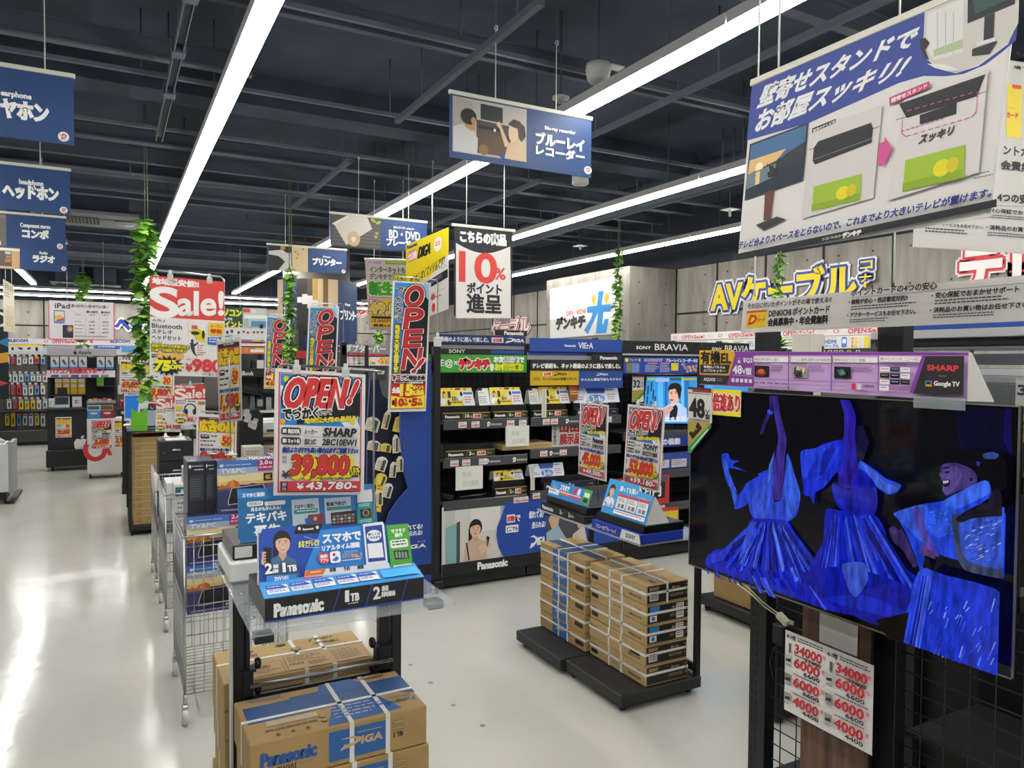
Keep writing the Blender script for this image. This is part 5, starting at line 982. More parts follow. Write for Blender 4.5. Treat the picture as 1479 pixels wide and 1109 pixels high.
# ================================================================ long recorder gondola
GY=4.74;GB=5.1
MESHM=mat('#26272a',.5)
def meshpanel(b,x0,x1,z0,z1,y,step=.05,r=.0016,m=MESHM):
    for x in np.arange(x0,x1+.001,step):b.box(x-r,x+r,y-r,y+r,z0,z1,m)
    for z in np.arange(z0,z1+.001,step):b.box(x0,x1,y-r-.002,y+r-.002,z-r,z+r,m)
def price_tag(t,x,z,y=GY-.022,red=True):
    c=Canvas(PY(y),.001);c.unit(x,z-.021,.062,.042,100,68);c.R(0,0,100,68,'#dcdad6');c.bars(6,6,90,24,2,'#4a5a7a');
    if red:c.T('%d' % random.choice((43800,49800,54800,62000,37800)),10,32,94,58,'#cf3a3c',bold=.1)
    else:c.bars(8,34,92,60,2,'#3a3a3c',ragged=0)
    c.build('price_tag',t)
def shelf(t,x0,x1,z,tags=(),logos=(),y=GY,yb=GB):
    b=MB();b.box(x0+.012,x1-.012,y,yb-.01,z-.025,z,BLK,.002);o=b.build('shelf',t)
    b=MB();b.box(x0+.012,x1-.012,y-.02,y,z-.062,z+.006,mat('#44464a',.25,spec=.6),.003);b.build('price_rail',o)
    for q in tags:price_tag(o,q,z-.028,y-.022,random.random() < .75)
    for q in logos:
        c=Canvas(PY(y-.021),.0008);c.unit(q,z-.05,.12,.042,100,35);c.T('D',4,6,24,30,'#e9e9e6',bold=.16,sk=.2);c.E(0,8,5,14,'#e9e9e6',8);c.T('DENKICHI',30,16,98,26,'#cfcfcc',bold=.08);c.build('lettering',o)
def hdr(t,x0,x1,z0,z1,col,draw,y=GY-.01,name='header',label=None,th=.012):
    b=MB();b.box(x0,x1,y,y+th,z0,z1,ink(col) if isinstance(col,str) else col,.001);o=b.build(name,t)
    c=Canvas(PY(y));c.unit(x0,z0,x1-x0,z1-z0,100,100*(z1-z0)/(x1-x0));draw(c,c.uv[5]);c.build('print',o)
    if label:o['label']=label
    return o
GX=(1.99,2.69,3.53,4.9);GLAB=('black shelf bay with a green header and yellow cards beside the end post','black shelf bay with gold and blue headers beside the green-header bay','black shelf bay with black header beside the small television')
bays=[]
for i in range(3):
    x0,x1=GX[i],GX[i+1]
    t=thing('shelf_unit',GLAB[i],'shelving',((x0+x1)/2,GB,0));bays.append(t)
    b=MB();b.box(x0+.01,x1-.002,GY+.02,GB+.03,.02,.12,BLK,.003);b.build('base',t)
    b=MB();meshpanel(b,x0+.03,x1-.03,.14,1.74,GB);b.box(x0+.02,x1-.02,GB+.012,GB+.02,.12,1.74,mat('#0f1012',.7));b.build('back_panel',t)
    for x in ((x0,x1) if i == 0 else (x1,)):b=MB();b.box(x-.02,x+.012,GB-.02,GB+.03,0,1.8,BLK,.002);b.build('upright',t)
# end post at the front corner
t=thing('gondola_post','tall black slotted post at the front corner of the recorder shelves','post',(1.965,GY,0))
b=MB();b.box(1.938,1.987,GY-.02,GY+.03,.035,1.7,BLK,.003)
for z in np.arange(.2,1.65,.1):b.lathe((1.962,GY-.0205,z),[(.004,0),(.004,-.001)],mat('#060607'),8,(0,1,0))
b.build('post',t)
b=MB();b.box(1.93,1.995,GY-.06,GY+.28,.035,.09,BLK,.003);b.build('foot',t)
b=MB();b.lathe((1.95,GY-.03,.018),[(.018,0),(.018,.02)],BLKS,14,(1,0,0));b.box(1.945,1.975,GY-.04,GY-.02,.015,.037,BLK);b.build('caster',t)
T0,T1,T2=bays
shelf(T0,2.0,2.69,1.185,(2.12,2.22,2.5,2.6),(2.34,));shelf(T1,2.69,3.53,1.185,(2.8,2.87,3.3,3.36),(3.0,));shelf(T2,3.53,4.9,1.04,(3.8,3.87),(3.62,))
shelf(T0,2.0,2.69,.92,(2.06,2.15,2.28),(2.33,2.55));shelf(T1,2.69,3.53,.95,(2.78,2.95),(2.86,3.2));shelf(T2,3.53,4.9,.72,(3.75,3.85),(3.6,))
shelf(T0,2.0,2.69,.622,(2.56,2.62),());shelf(T1,2.69,3.53,.64,(2.72,2.9),());shelf(T2,3.53,4.9,.45,(3.75,3.9),(3.66,))
# headers
def h_navy(c,H):c.T('動画のように選んで楽しむ。',1,H*.25,56,H*.78,'#e3e6ee',bold=.08,sk=.12);c.RR(59,H*.22,73,H*.8,'#e3dad6',.1);c.T('全自動',60.5,H*.3,71.5,H*.72,'#cf3a3c',bold=.12);diga(c,75,H*.2,98,H*.82)
hdr(T0,1.995,2.68,1.722,1.785,'#27386f',h_navy,GY+.03)
def h_pan(c,H):c.T('Panasonic',28,H*.22,88,H*.82,'#ecebea',bold=.16)
o=hdr(T0,2.43,2.69,1.787,1.827,'#232427',h_pan,GY+.03)
hdr(T0,1.995,2.68,1.655,1.715,'#8e9194',lambda c,H:(c.R(0,H*.45,100,H,'#2a2b2e'),c.T('SONY',12,H*.55,30,H*.95,'#d8d8d8',bold=.1),c.R(60,H*.6,100,H,'#2c4aa0')),GY+.05)
def h_green(c,H):
    c.R(0,0,100,H,'#3f9a35');c.R(2,H*.06,98,H*.94,'#4aa53e');c.T('LINE@×',1,H*.28,30,H*.74,'#eef2ec',bold=.04);c.T('デンキチ',32,H*.24,61,H*.8,'#cf2f34',bold=.2,out=[(.36,'#f2f0ec')]);c.E(62,H*.5,66,H*.92,'#eceae6',12)
    c.T('お友達登録で',66,H*.1,97,H*.42,'#eef2ec',bold=.16,out=[(.3,'#3a8a32')]);c.T('お得満載!',67,H*.5,96,H*.88,'#e9e22e',bold=.14)
hdr(T0,1.9,2.695,1.52,1.648,'#3f9a35',h_green,GY+.04)
hdr(T1,2.7,3.53,1.675,1.775,'#2a4a9c',lambda c,H:(c.T('Panasonic',36,H*.45,48,H*.6,'#e3e6ee',bold=.14),c.T('VIErA',51,H*.28,67,H*.72,'#e3e6ee',bold=.06)),GY)
hdr(T1,2.7,3.53,1.615,1.67,'#9a9c9c',lambda c,H:(c.R(0,H*.0,62,H*.4,'#2f4fa0'),c.R(62,0,100,H*.4,'#2a2b2e')),GY+.03)
hdr(T1,3.24,3.52,1.606,1.662,'#26272a',lambda c,H:c.T('Panasonic',25,H*.3,82,H*.72,'#ecebea',bold=.16),GY-.02)
hdr(T1,2.7,3.52,1.536,1.61,'#26272a',lambda c,H:c.T('テレビ番組も、ネット動画のように選んで楽しむ。',1,H*.3,98,H*.78,'#e6e6e4',bold=.1,sk=.1),GY-.02)
hdr(T1,2.7,3.12,1.425,1.534,'#c8a622',lambda c,H:(c.RR(24,H*.1,43,H*.34,'#e9d9c6',.15),c.T('全自動',26,H*.13,41,H*.31,'#cf3a3c',bold=.12),diga(c,46,H*.1,74,H*.36,'#232427'),c.T('テレビのNEW定番スタイル',24,H*.46,96,H*.66,'#3a3420',bold=.06),c.bars(5,H*.46,22,H*.7,2,'#6a5a1a')),GY-.014)
hdr(T1,3.12,3.53,1.4,1.534,'#2b4b92',lambda c,H:(diga(c,38,H*.12,66,H*.3),c.T('かんたん録画予約もラクラク',5,H*.42,96,H*.58,'#e3e6ee',bold=.06)),GY-.014)
hdr(T2,3.54,4.35,1.672,1.772,'#232427',lambda c,H:(c.T('SONY',16,H*.42,34,H*.66,'#e6e6e4',bold=.1),c.T('BRAVIA',39,H*.22,82,H*.72,'#e6e6e4',bold=.03,res=3)),GY)
hdr(T2,4.36,4.9,1.672,1.772,'#232427',lambda c,H:(c.T('SONY',20,H*.42,40,H*.66,'#e6e6e4',bold=.1),c.T('BRAVIA',47,H*.22,98,H*.72,'#e6e6e4',bold=.03,res=3)),GY)
hdr(T2,3.54,4.9,1.655,1.67,'#a9abab',lambda c,H:c.R(0,0,100,0.1,'#a9abab'),GY)
def h_info(c,H):
    c.E(.8,H*.04,4,H*.3,'#e3d03a',14);c.T('チューナー数',5,H*.06,14,H*.26,'#e3d03a',bold=.06);c.bars(17,H*.08,34,H*.3,2,'#d3d9ea');c.R(2,H*.36,7,H*.95,'#4f8a5a');c.R(7,H*.36,13,H*.95,'#6f86b8');c.R(2.4,H*.55,6.6,H*.75,'#b85a5a');c.R(20,H*.32,29,H*.4,'#d07a80');c.R(31,H*.32,39,H*.4,'#d07a80');c.bars(18,H*.46,30,H*.95,5,'#b9c4e2');c.bars(31,H*.46,40,H*.95,5,'#b9c4e2')
    c.R(41,H*.34,47.5,H*.82,'#d9c93a');c.T('ブルーレイレコーダーの選び方',36,H*.06,71,H*.28,'#e6e9f2',bold=.1);
    for i in range(16):x,y=50+(i*5.3) % 19,H*(.42+.45*((i*.37) % 1));c.E(x,y-1.2,x+2.6,y+1.3,('#c98aa0','#d0a06a','#8aa0c8','#7a8ab0')[i % 4],10)
    c.E(70,H*.3,74,H*.6,'#e3d03a',14);c.bars(75,H*.3,99,H*.9,5,'#b9c4e2')
hdr(T2,3.54,4.7,1.512,1.64,'#2b46a0',h_info,GY-.014,label='blue information panel')
# bottom posters
def diga_poster(c,H,wl=58):
    c.R(0,0,100,H,'#c9c7c2');c.R(3,H*.03,14,H*.7,'#b6b9b6');c.Q([(4,H*.3),(15,H*.25),(19,H*.4),(19,H*.82),(4,H*.82)],'#7fa8a8');c.Q([(16,H*.24),(20,H*.22),(20,H*.82),(16,H*.82)],'#4a4e50');c.R(32,H*.02,70,H*.4,'#d6d3ce');c.R(66,H*.02,72,H*.82,'#8fb0b4')
    portrait(c,37,H*.36,H*.115,shirt='#c5ab98',hair='#262021',smile=False,turn=.6,body=3.3);c.L([(27,H*.55),(30,H*.8)],1.6,'#33312f');c.Q([(40,H*.62),(52,H*.56),(55,H*.64),(44,H*.74)],'#d9b79c');c.Q([(50,H*.48),(53.5,H*.5),(51,H*.64),(48,H*.62)],'#1d1e20')
    for k in range(4):c.RR(47.5,H*(.53+.025*k),50.5,H*(.55+.025*k),'#d3ac90',.45)
    pts=[(100,0),(72,0),(68,H*.18),(62,H*.36),(61,H*.5),(64,H*.68),(70,H*.82),(100,H*.82)];c.Q(pts,'#274a9e')
    c.R(0,H*.82,100,H,'#1d1e21');c.T('Panasonic',40,H*.86,74,H*.96,'#ecebea',bold=.16)
    c.RR(73,H*.2,83,H*.32,'#e9e2de',.1);c.T('自動',74,H*.22,82,H*.3,'#cf3a3c',bold=.12)
hdr(T0,2.0,2.69,.105,.59,'#274a9e',lambda c,H:(diga_poster(c,H),c.RR(72,H*.36,87,H*.47,'#e9e7e4',.1),c.T('どこでも',73,H*.38,86,H*.45,'#274a9e',bold=.1),c.T('で',84.5,H*.22,89,H*.31,'#e9ebf2',bold=.1)),GY-.018,'poster_panel','poster of a woman with a phone on blue',.006)
def poster2(c,H):
    c.R(0,0,100,H,'#274a9e');c.T('録れてる!',0,H*.2,15,H*.31,'#e9ebf2',bold=.1,sk=.1);c.T('見られる!',3,H*.37,17,H*.46,'#e9ebf2',bold=.1,sk=.1);diga(c,1,H*.56,17,H*.76);c.R(0,H*.82,100,H,'#1d1e21');c.Q([(18,H*.1),(52,H*.02),(60,H*.82),(18,H*.82)],'#4a4e56');c.Q([(20,H*.35),(27,H*.18),(32,H*.3),(30,H*.48),(24,H*.52)],'#d0a68a');c.Q([(18,H*.55),(30,H*.45),(40,H*.7),(36,H*.82),(18,H*.82)],'#9ab6c0');c.E(50,H*.3,58,H*.55,'#d0a68a');c.Q([(46,H*.62),(58,H*.5),(62,H*.8),(44,H*.8)],'#cfc4b6');c.T('Panasonic',46,H*.86,76,H*.96,'#ecebea',bold=.16)
hdr(T1,2.69,3.53,.105,.6,'#274a9e',poster2,GY-.018,'poster_panel',None,.006)
hdr(T2,3.54,4.9,.12,.26,BLK,lambda c,H:(c.R(2,H*.1,40,H*.4,'#b03038'),c.T('D',26,H*.5,30,H*.9,'#e6e6e4',bold=.12)),GY-.018,'poster_panel',None,.006)
# --- recorders and cards on the shelves
def recorder(label,x0,x1,z,strip,n,trim='#b3a12a',h=.062,y=GY+.005,group='recorders on the gondola shelves'):
    t=thing('disc_recorder',label,'recorder',((x0+x1)/2,y+.1,z),group)
    b=MB();b.box(x0,x1,y+.02,y+.23,z+.001,z+h+.035,mat('#1a1b1e',.3),.003);b.build('body',t)
    b=MB();b.box(x0+.004,x1-.004,y-.012,y+.019,z+.001,z+h*.85,mat('#232427',.35),.002);o=b.build('label_strip',t)
    c=Canvas(PY(y-.012));c.unit(x0+.004,z+.001,x1-x0-.008,h*.85,100,16);c.R(0,0,100,1.3,trim);c.R(0,14.7,100,16,trim);c.T('Panasonic',5,5.5,34,10.8,'#e6e6e5',bold=.16)
    for x in (40,60,82):c.L([(x,14),(x+3,2)],.7,trim)
    c.T(n,46,3.6,46+4*len(n),11,'#e6e6e5',bold=.1);c.T('番組',47+4*len(n),6,53+4*len(n),11,'#d0d0ce')
    if strip:c.RR(62.5,3,80,12.5,'#e3dad6',.1);c.T('全自動',64.5,4.5,78.5,11,'#cf3a3c',bold=.12)
    c.R(85,6.5,93,9.5,'#8a7a3a');c.build('print',o);return t
def pop(label,x0,x1,z,h,kind,y=GY+.02,lean=.3,n='6',group='small recorder cards on the gondola'):
    t=thing('shelf_card',label,'shelf card',((x0+x1)/2,y+.03,z),group);w=x1-x0;pl=Plane((x0,y,z+.001),(1,0,0),(0,lean,1));sk=.06*w
    b=MB();b.prism([(0,0),(w,0),(w-sk,h),(sk*.3,h)],pl,.0015,ink('#d6d6d2'));b.build('card',t)
    b=MB();b.prism([(0,0),(w-sk*1.4,0),(w-sk*1.4,h*.86),(0,h*.86)],Plane((x0+sk*.4,y+.09,z+.001),(1,0,0),(0,-.3,1)),.0015,ink('#d6d6d2'));b.build('back_flap',t)
    c=Canvas(pl);c.unit(0,0,w,h,100,36)
    if kind == 'yellow':
        c.Q([(2,0),(62,0),(66,36),(12,36)],'#e6d02c');c.R(2,0,94,5,'#e6d02c');c.RR(28,.6,42,4.6,'#e3dad6',.1);c.T('全自動',29.5,1.2,40.5,4,'#cf3a3c',bold=.12);c.Q([(44,4),(49,.8),(62,.8),(62,4)],'#26272a');c.RR(70,.5,79,4.5,'#b38a1e');portrait(c,15,13,5,shirt='#e3e0da',body=2.2);c.E(2,22,14,34,'#e9e9e6');c.RR(24,7,32,20,'#26272a',.2)
        c.T(n,36,17,36+4.5*len(n),26,'#2b3a86',bold=.12);c.T('番組',37+4.5*len(n),20,45+4.5*len(n),26,'#2b3a86');c.E(50,8,64,26,'#d6d3cc');c.E(58,8,66,17,'#2a2022');c.Q([(20,26),(26,24),(30,34),(22,35)],'#26272a');c.R(66,8,96,36,'#d3d8dc');c.R(68,9,94,14,'#4a72b8');c.bars(70,18,94,33,3,'#b56a5a');c.bars(28,28,62,33,1,'#4a4426',ragged=0)
    elif kind == 'white':c.R(2,0,40,5,'#26272a');c.R(4,6,96,36,'#d8dcd8');c.bars(8,9,60,13,1,'#cf7a3a');c.bars(8,17,80,33,4,'#7a8a86')
    else:
        c.R(0,0,100,36,'#c5d3ea');c.Q([(25,0),(75,0),(68,14),(32,14)],'#3a56a6');c.E(30,16,70,50,'#5f86cc') if False else c.E(32,17,68,36,'#5f86cc');c.Q([(4,0),(28,0),(36,36),(4,36)],'#d6dfee');c.Q([(72,0),(98,0),(98,36),(66,36)],'#d6dfee');c.bars(6,4,30,9,1,'#26272a');c.bars(74,4,94,9,1,'#26272a');c.bars(8,22,28,32,2,'#8a5a5a');c.bars(74,16,95,32,3,'#c07a5a');c.T('2',40,21,45,32,'#e6ecf6',bold=.1);c.T('番組',46,25,52,31,'#e6ecf6');c.T('1',54,21,57,32,'#e6ecf6',bold=.1);c.T('TB',58,25,63,31,'#e6ecf6')
    c.build('print',t);return t
recorder('black recorder with gold-lined strip reading 10, first on the top shelf beside the end post',2.005,2.38,1.187,True,'10');recorder('black recorder with gold-lined strip reading 6, second on the top shelf',2.395,2.685,1.187,True,'6')
recorder('black recorder with gold-lined strip behind the cream upright slip on the top shelf',2.72,3.03,1.187,True,'6');recorder('black recorder with blue-lined strip, last on the top shelf',3.1,3.5,1.187,False,'2','#4a5a9a')
recorder('black recorder with strip reading 3 on the second shelf beside the end post',2.03,2.42,.922,True,'3');recorder('black recorder with strip reading 2 below the yellow card on the third shelf',2.41,2.685,.624,True,'2',h=.075)
recorder('black recorder in the dark lower right of the gondola behind the price cards',2.82,3.3,.642,False,'2','#3a4a8a')
pop('yellow shelf card reading 10 on the top shelf beside the end post',2.0,2.27,1.286,.13,'yellow',n='10');pop('yellow shelf card reading 6, second along the top shelf',2.39,2.66,1.286,.13,'yellow');pop('small white shelf card at the joint between the yellow cards',2.3,2.39,1.286,.125,'white');pop('yellow shelf card with two faces, third along the top shelf',2.8,3.07,1.286,.13,'yellow');pop('pale green shelf card partly behind the cream upright slip',2.715,2.8,1.286,.12,'white');pop('pale blue shelf card, last along the top shelf',3.1,3.53,1.286,.12,'blue',n='2')
pop('yellow low shelf card on the recorder of the third shelf',2.42,2.67,.735,.075,'yellow',n='2');pop('pale blue shelf card on the third shelf near the clear-shelf recorders',2.72,3.02,.74,.1,'blue')
# slips, notes and loose items
def slip(label,x0,x1,z0,z1,y,col,draw,cat='note',name='paper_note'):
    return board(name,label,cat,(Plane((x0,y,z0),(1,0,0),(0,0,1)),x1-x0,z1-z0),col,draw,th=.001)
def memo(c,w,h):c.unit(0,0,w,h,100,75);c.T('新型',26,18,58,34,'#a9a9a4');c.T('近日発売',26,46,84,64,'#a9a9a4')
slip('white handwritten note hanging under the top shelf rail above the flat carton',2.49,2.685,.985,1.135,GY-.024,'#d9d8d0',memo);slip('white handwritten note hanging under the second shelf rail near the end post',2.1,2.31,.7,.865,GY-.024,'#d9d8d0',memo)
slip('cream upright paper slip standing across the top shelf recorders',2.78,2.82,1.19,1.4,GY-.04,'#d0cfc0',lambda c,w,h:(c.unit(0,0,w,h,100,500),c.bars(30,30,70,470,30,'#8f8e80',ragged=.1)));slip('cream upright paper slip between the low yellow and blue shelf cards',2.69,2.725,.66,.84,GY-.04,'#d0cfc0',lambda c,w,h:(c.unit(0,0,w,h,100,500),c.bars(30,30,70,470,30,'#8f8e80',ragged=.1)))
slip('white sign with large red characters standing on the second shelf behind the 45,000 card',2.93,3.2,.953,1.16,GY+.06,'#d9d8d4',lambda c,w,h:(c.unit(0,0,w,h,100,77),c.T('コチラの商品は',5,6,14,70,'#26272b',bold=.06,vert=True),c.T('山田',26,8,90,36,'#c43038',bold=.1),c.T('展示品',26,42,96,70,'#c43038',bold=.1)),'sign','shelf_sign')
carton('flat_carton','flat tan carton lying on the second shelf under the white note','box',2.48,2.9,GY+.0,GY+.24,.954,1.0,mat('#b39c6a',.7),[('front',lambda c:c.bars(62,3,90,8,1,'#8f7a4c',ragged=0),11)])
t=thing('disc_recorder','slim black recorder standing tilted on the lowest shelf at the end post','recorder',(2.08,GY+.05,.622))
b=MB();b.obox((2.09,GY+.1,.657),(.8,-.55,-.2),(.55,.8,0),(.16,-.11,.98),.06,.09,.018,mat('#17181a',.25),.003);b.build('body',t)
c=Canvas(Plane((2.02,GY+.078,.65),(.8,-.55,-.2),(.16,-.11,.98)));
b=MB();b.tube([(2.2,GY+.12,.624),(2.28,GY+.06,.64),(2.36,GY+.1,.632),(2.44,GY+.14,.64)],.006,mat('#6d736a',.5));b.build('cable',t)
# coiled leads behind the second shelf
for i in range(5):
    b=MB();x=2.72+.05*i;b.tube([(x,GB-.03,1.12),(x-.01,GB-.05,1.05),(x+.05,GB-.09,.99),(x+.13,GB-.12,.955)],.006,mat('#1f4a2c' if i % 2 else '#17191a',.5),6);o=b.build('power_cable',None)
    o['label']=('dark' if i % 2 == 0 else 'green')+' power cable hanging behind the second shelf, '+ORD[i]+' from the end post side';o['category']='cable';o['group']='power cables behind the second shelf'
t=thing('hanging_flag','small red and gold pointed shelf flag standing among the shelf cards','flag',(3.1,GY+.01,1.286))
b=MB();pl=Plane((3.04,GY+.012,1.3),(1,-.1,0),(0,0,1));b.prism([(.02,0),(.08,.01),(.1,.13),(.055,.175),(.0,.14)],pl,.002,ink('#8a5a2a'));b.build('panel',t);c=Canvas(pl);c.Q([(.004,.1),(.097,.1),(.1,.13),(.055,.172),(.002,.14)],'#b0343a') if False else None
c.uv=(0,0,1,1,1,1);c.Q([(.008,.9),(.096,.9),(.099,.87),(.055,.83),(.003,.86)],'#b0343a');c.bars(.02,.92,.085,.955,2,'#d9c07a',ragged=0);c.build('print',t);b=MB();b.tube([pl.w(.05,0,-.002),(3.09,GY+.012,1.29)],.002,CHROME);b.build('stick',t)
# --- small television on the third bay
t=thing('television','small television showing a woman in a pale jacket, between the gondola and the big television','television',(4.1,4.86,1.06))
b=MB();b.box(3.74,4.46,4.83,4.86,1.085,1.505,BLKS,.003);b.build('frame',t)
b=MB();b.box(3.98,4.22,4.79,4.93,1.042,1.05,BLKS,.002);b.box(4.06,4.14,4.84,4.86,1.05,1.09,BLKS);b.build('stand',t)
SCR=.75
def g(h):return glow(h,SCR)
c=Canvas(PY(4.83));c.crop(880,520,8)
c.Q([(432,190),(1600,190),(1600,735),(380,730)],g('#2f86c8'));
for x,w_,col in ((560,60,'#4fa5dd'),(640,30,'#1f5f9c'),(870,50,'#2668a8'),(830,30,'#5fb0e2'),(1000,200,'#3f96d0')):c.Q([(x,195),(x+w_,195),(x+w_,700),(x,700)],g(col))
for i,(x,y) in enumerate(((440,300),(480,260),(500,350),(430,420),(520,420),(470,480),(390,520))):c.Q([(x,y),(x+18,y-10),(x+12,y+90),(x-6,y+110)],g('#1d3a52'))
c.R(440,205,525,232,g('#a9b53a'));c.R(530,205,690,250,g('#9aaed8'));c.R(695,205,830,235,g('#3a5a4a'));c.R(840,205,1000,232,g('#b0a43a'))
def gp(c,pts,col):c.Q(pts,g(col))
gp(c,[(610,560),(700,500),(800,490),(890,560),(900,715),(640,715)],'#9fb6d4');gp(c,[(700,560),(770,510),(790,560),(770,690),(690,690)],'#1b1a22');gp(c,[(640,560),(700,520),(740,555),(700,600),(660,640),(640,620)],'#c08f80')
gp(c,[(685,340),(720,300),(800,320),(810,440),(790,500),(720,505),(690,470)],'#c99a86');c.E(675,262,835,400,g('#1c1a1c'));gp(c,[(790,330),(832,340),(820,420),(800,460),(790,400)],'#1c1a1c');gp(c,[(690,345),(760,330),(790,400),(785,480),(740,505),(700,490),(682,420)],'#d0a590')
c.L([(700,372),(728,366)],6,g('#2a1e1e'));c.L([(752,362),(780,366)],6,g('#2a1e1e'));c.E(702,378,726,390,g('#2a1e1e'));c.E(752,374,776,386,g('#2a1e1e'));c.L([(722,385),(712,425),(728,430)],5,g('#b07f70'));c.E(694,448,736,474,g('#a8414a'));c.T('お水を汲んで',640,650,1000,705,g('#cfd9e6'),bold=.06)
c.build('screen',t)
def d_32(c,w,h):c.unit(0,0,w,h,100,195);c.R(0,0,100,12,'#8a3038');c.T('32',8,36,66,88,'#26272b',bold=.1);c.T('V型',70,46,94,86,'#26272b');c.Q([(0,110),(100,105),(100,118),(30,195),(0,195)],'#a8973f');c.Q([(12,190),(100,118),(100,140),(40,194)],'#3f8a3a')
board('size_tag','white tag reading 32 hung at the corner of the small television','size tag',(Plane((3.69,4.81,1.28),(1,0,0),(0,0,1)),.115,.215),'#d6d5d0',d_32,th=.002)
slip('dark blue strip reading 3 on the shelf below the small television',3.75,4.5,.915,1.0,GY-.026,'#26398c',lambda c,w,h:(c.unit(0,0,w,h,100,12),c.E(3,1,12,11,'#d9dcea',6),c.T('3',5.5,2.8,9,9,'#26398c',bold=.1),c.T('つの機能',15,2.5,48,9.5,'#e3e6f0',bold=.1)),'shelf label','shelf_sign')
for (lab,x0,x1,z0,z1,col,d) in (('blue boxed recorder pack on the lower shelf below the small television',3.78,4.4,.725,.86,'#3a4f9c',lambda c:(c.R(0,0,30,8,'#c9b93a'),c.R(6,9,40,20,'#c5cbd8'),c.R(44,9,70,20,'#c5cbd8'),c.bars(8,10,38,18,3,'#b05a5a'),c.bars(46,10,68,18,3,'#b05a5a'))),):
    carton('recorder_pack',lab,'box',x0,x1,GY+.01,GY+.2,z0,z1,ink(col),[('front',d,22)])
slip('red and black panel reading 10 standing on the low shelf beside the middle rack',3.45,4.0,.455,.69,GY-.03,'#2a2b30',lambda c,w,h:(c.unit(0,0,w,h,100,43),c.Q([(0,0),(100,0),(100,43),(0,43)],'#b8303a'),c.Q([(8,14),(92,10),(92,34),(8,38)],'#26272b'),c.T('SONY',4,3,32,9,'#ecebea',bold=.12),c.T('最大',12,22,24,31,'#ecebea',bold=.1),c.T('10',27,15,48,32,'#ecebea',bold=.16),c.T('万円',50,17,84,31,'#ecebea',bold=.1),c.R(44,2,96,10,'#4a5a6a')),'sign','shelf_sign')
slip('yellow and red strip of small print on the low shelf beside the middle rack',3.5,4.1,.3,.42,GY-.03,'#d6c23a',lambda c,w,h:(c.unit(0,0,w,h,100,20),c.R(0,0,100,5,'#c43a3a'),c.bars(3,7,95,18,3,'#8a4a2a')),'sign','shelf_sign')
# --- blue end panel standing left of the post
t=thing('end_panel','tall blue end panel with a curved left edge beside the black end post','panel',(1.8,GY,0))
pl=PY(GY+.0);u=lambda x,y:pl.px(x,y)
out=[u(623,858),u(623,520),u(579,520),u(578,640),u(583,680),u(590,705),u(575,722),u(562,742),u(555,765),u(553,800),u(556,856)]
b=MB();b.prism(out[::-1],pl,.02,ink('#27458f'),ink('#5a72c0'));b.build('panel',t)
c=Canvas(pl);c.crop(350,640,5.478);c.T('自動で録れてる!',1150,650,1424,690,'#dfe3f0',bold=.1,sk=.1);c.T('どこでも見られる!',1150,700,1424,740,'#dfe3f0',bold=.1,sk=.1);diga(c,1150,790,1456,840);c.R(1115,975,1495,1060,'#1d1e21');c.T('Panasonic',1180,1005,1405,1045,'#e6e6e5',bold=.14);c.T('ディーガ',1385,768,1445,785,'#dfe3f0');c.build('print',t)
# ================================================================ big television and its mesh gondola
_T={}
def scr(h,e=1.0):
    k=(h,e)
    if k in _T:return _T[k]
    m=bpy.data.materials.new('screen_'+h.strip('#'));m.use_nodes=True;b=m.node_tree.nodes['Principled BSDF']
    b.inputs['Base Color'].default_value=(.002,.002,.003,1);b.inputs['Roughness'].default_value=.06;b.inputs['Specular IOR Level'].default_value=.35
    nt=m.node_tree;tc=nt.nodes.new('ShaderNodeTexCoord');mp=nt.nodes.new('ShaderNodeMapping');mp.inputs['Scale'].default_value=(1,60,16);mp.inputs['Rotation'].default_value=(.35,0,0);n=nt.nodes.new('ShaderNodeTexNoise');n.inputs['Scale'].default_value=1.;n.inputs['Detail'].default_value=5
    rp=nt.nodes.new('ShaderNodeMapRange');rp.inputs[1].default_value=.3;rp.inputs[2].default_value=.7;rp.inputs[3].default_value=.35*e;rp.inputs[4].default_value=1.25*e
    nt.links.new(tc.outputs['Object'],mp.inputs['Vector']);nt.links.new(mp.outputs[0],n.inputs['Vector']);nt.links.new(n.outputs['Fac'],rp.inputs[0]);nt.links.new(rp.outputs[0],b.inputs['Emission Strength'])
    b.inputs['Emission Color'].default_value=lin(h);_T[k]=m;return m
def clip_poly(P,u0,v0,u1,v1):
    P=[tuple(p) for p in P]
    for ax,lim,sg in ((0,u0,1),(0,u1,-1),(1,v0,1),(1,v1,-1)):
        out=[]
        for i in range(len(P)):
            a,b=P[i-1],P[i];da,db=sg*(a[ax]-lim),sg*(b[ax]-lim)
            if (da >= 0) != (db >= 0):t=da/(da-db);out.append((a[0]+t*(b[0]-a[0]),a[1]+t*(b[1]-a[1])))
            if db >= 0:out.append(b)
        P=out
        if len(P) < 3:return None
    return np.array(P)
TVX=1.8
t=thing('television','large flat television showing dancers in blue dresses','television',(1.83,1.475,.95))
pt=PX(TVX);a=pt.px(998.5,565);d=pt.px(1464,977);u0,v1,u1,v0=a[0],a[1],d[0],d[1];v0=.884;v1=1.508
B=lambda b,ua,ub,va,vb,x0,x1,m,bev=0:b.box(x0,x1,-ub,-ua,va,vb,m,bev)
b=MB();B(b,u0,u1,v0,v1,TVX+.001,TVX+.012,BLKS,.002);B(b,u0+.15,u1-.15,v0,v0+.4,TVX+.012,TVX+.05,BLKS,.008);b.build('cabinet',t)
b=MB();RIM=mat('#8d8b86',.3,metal=.7)
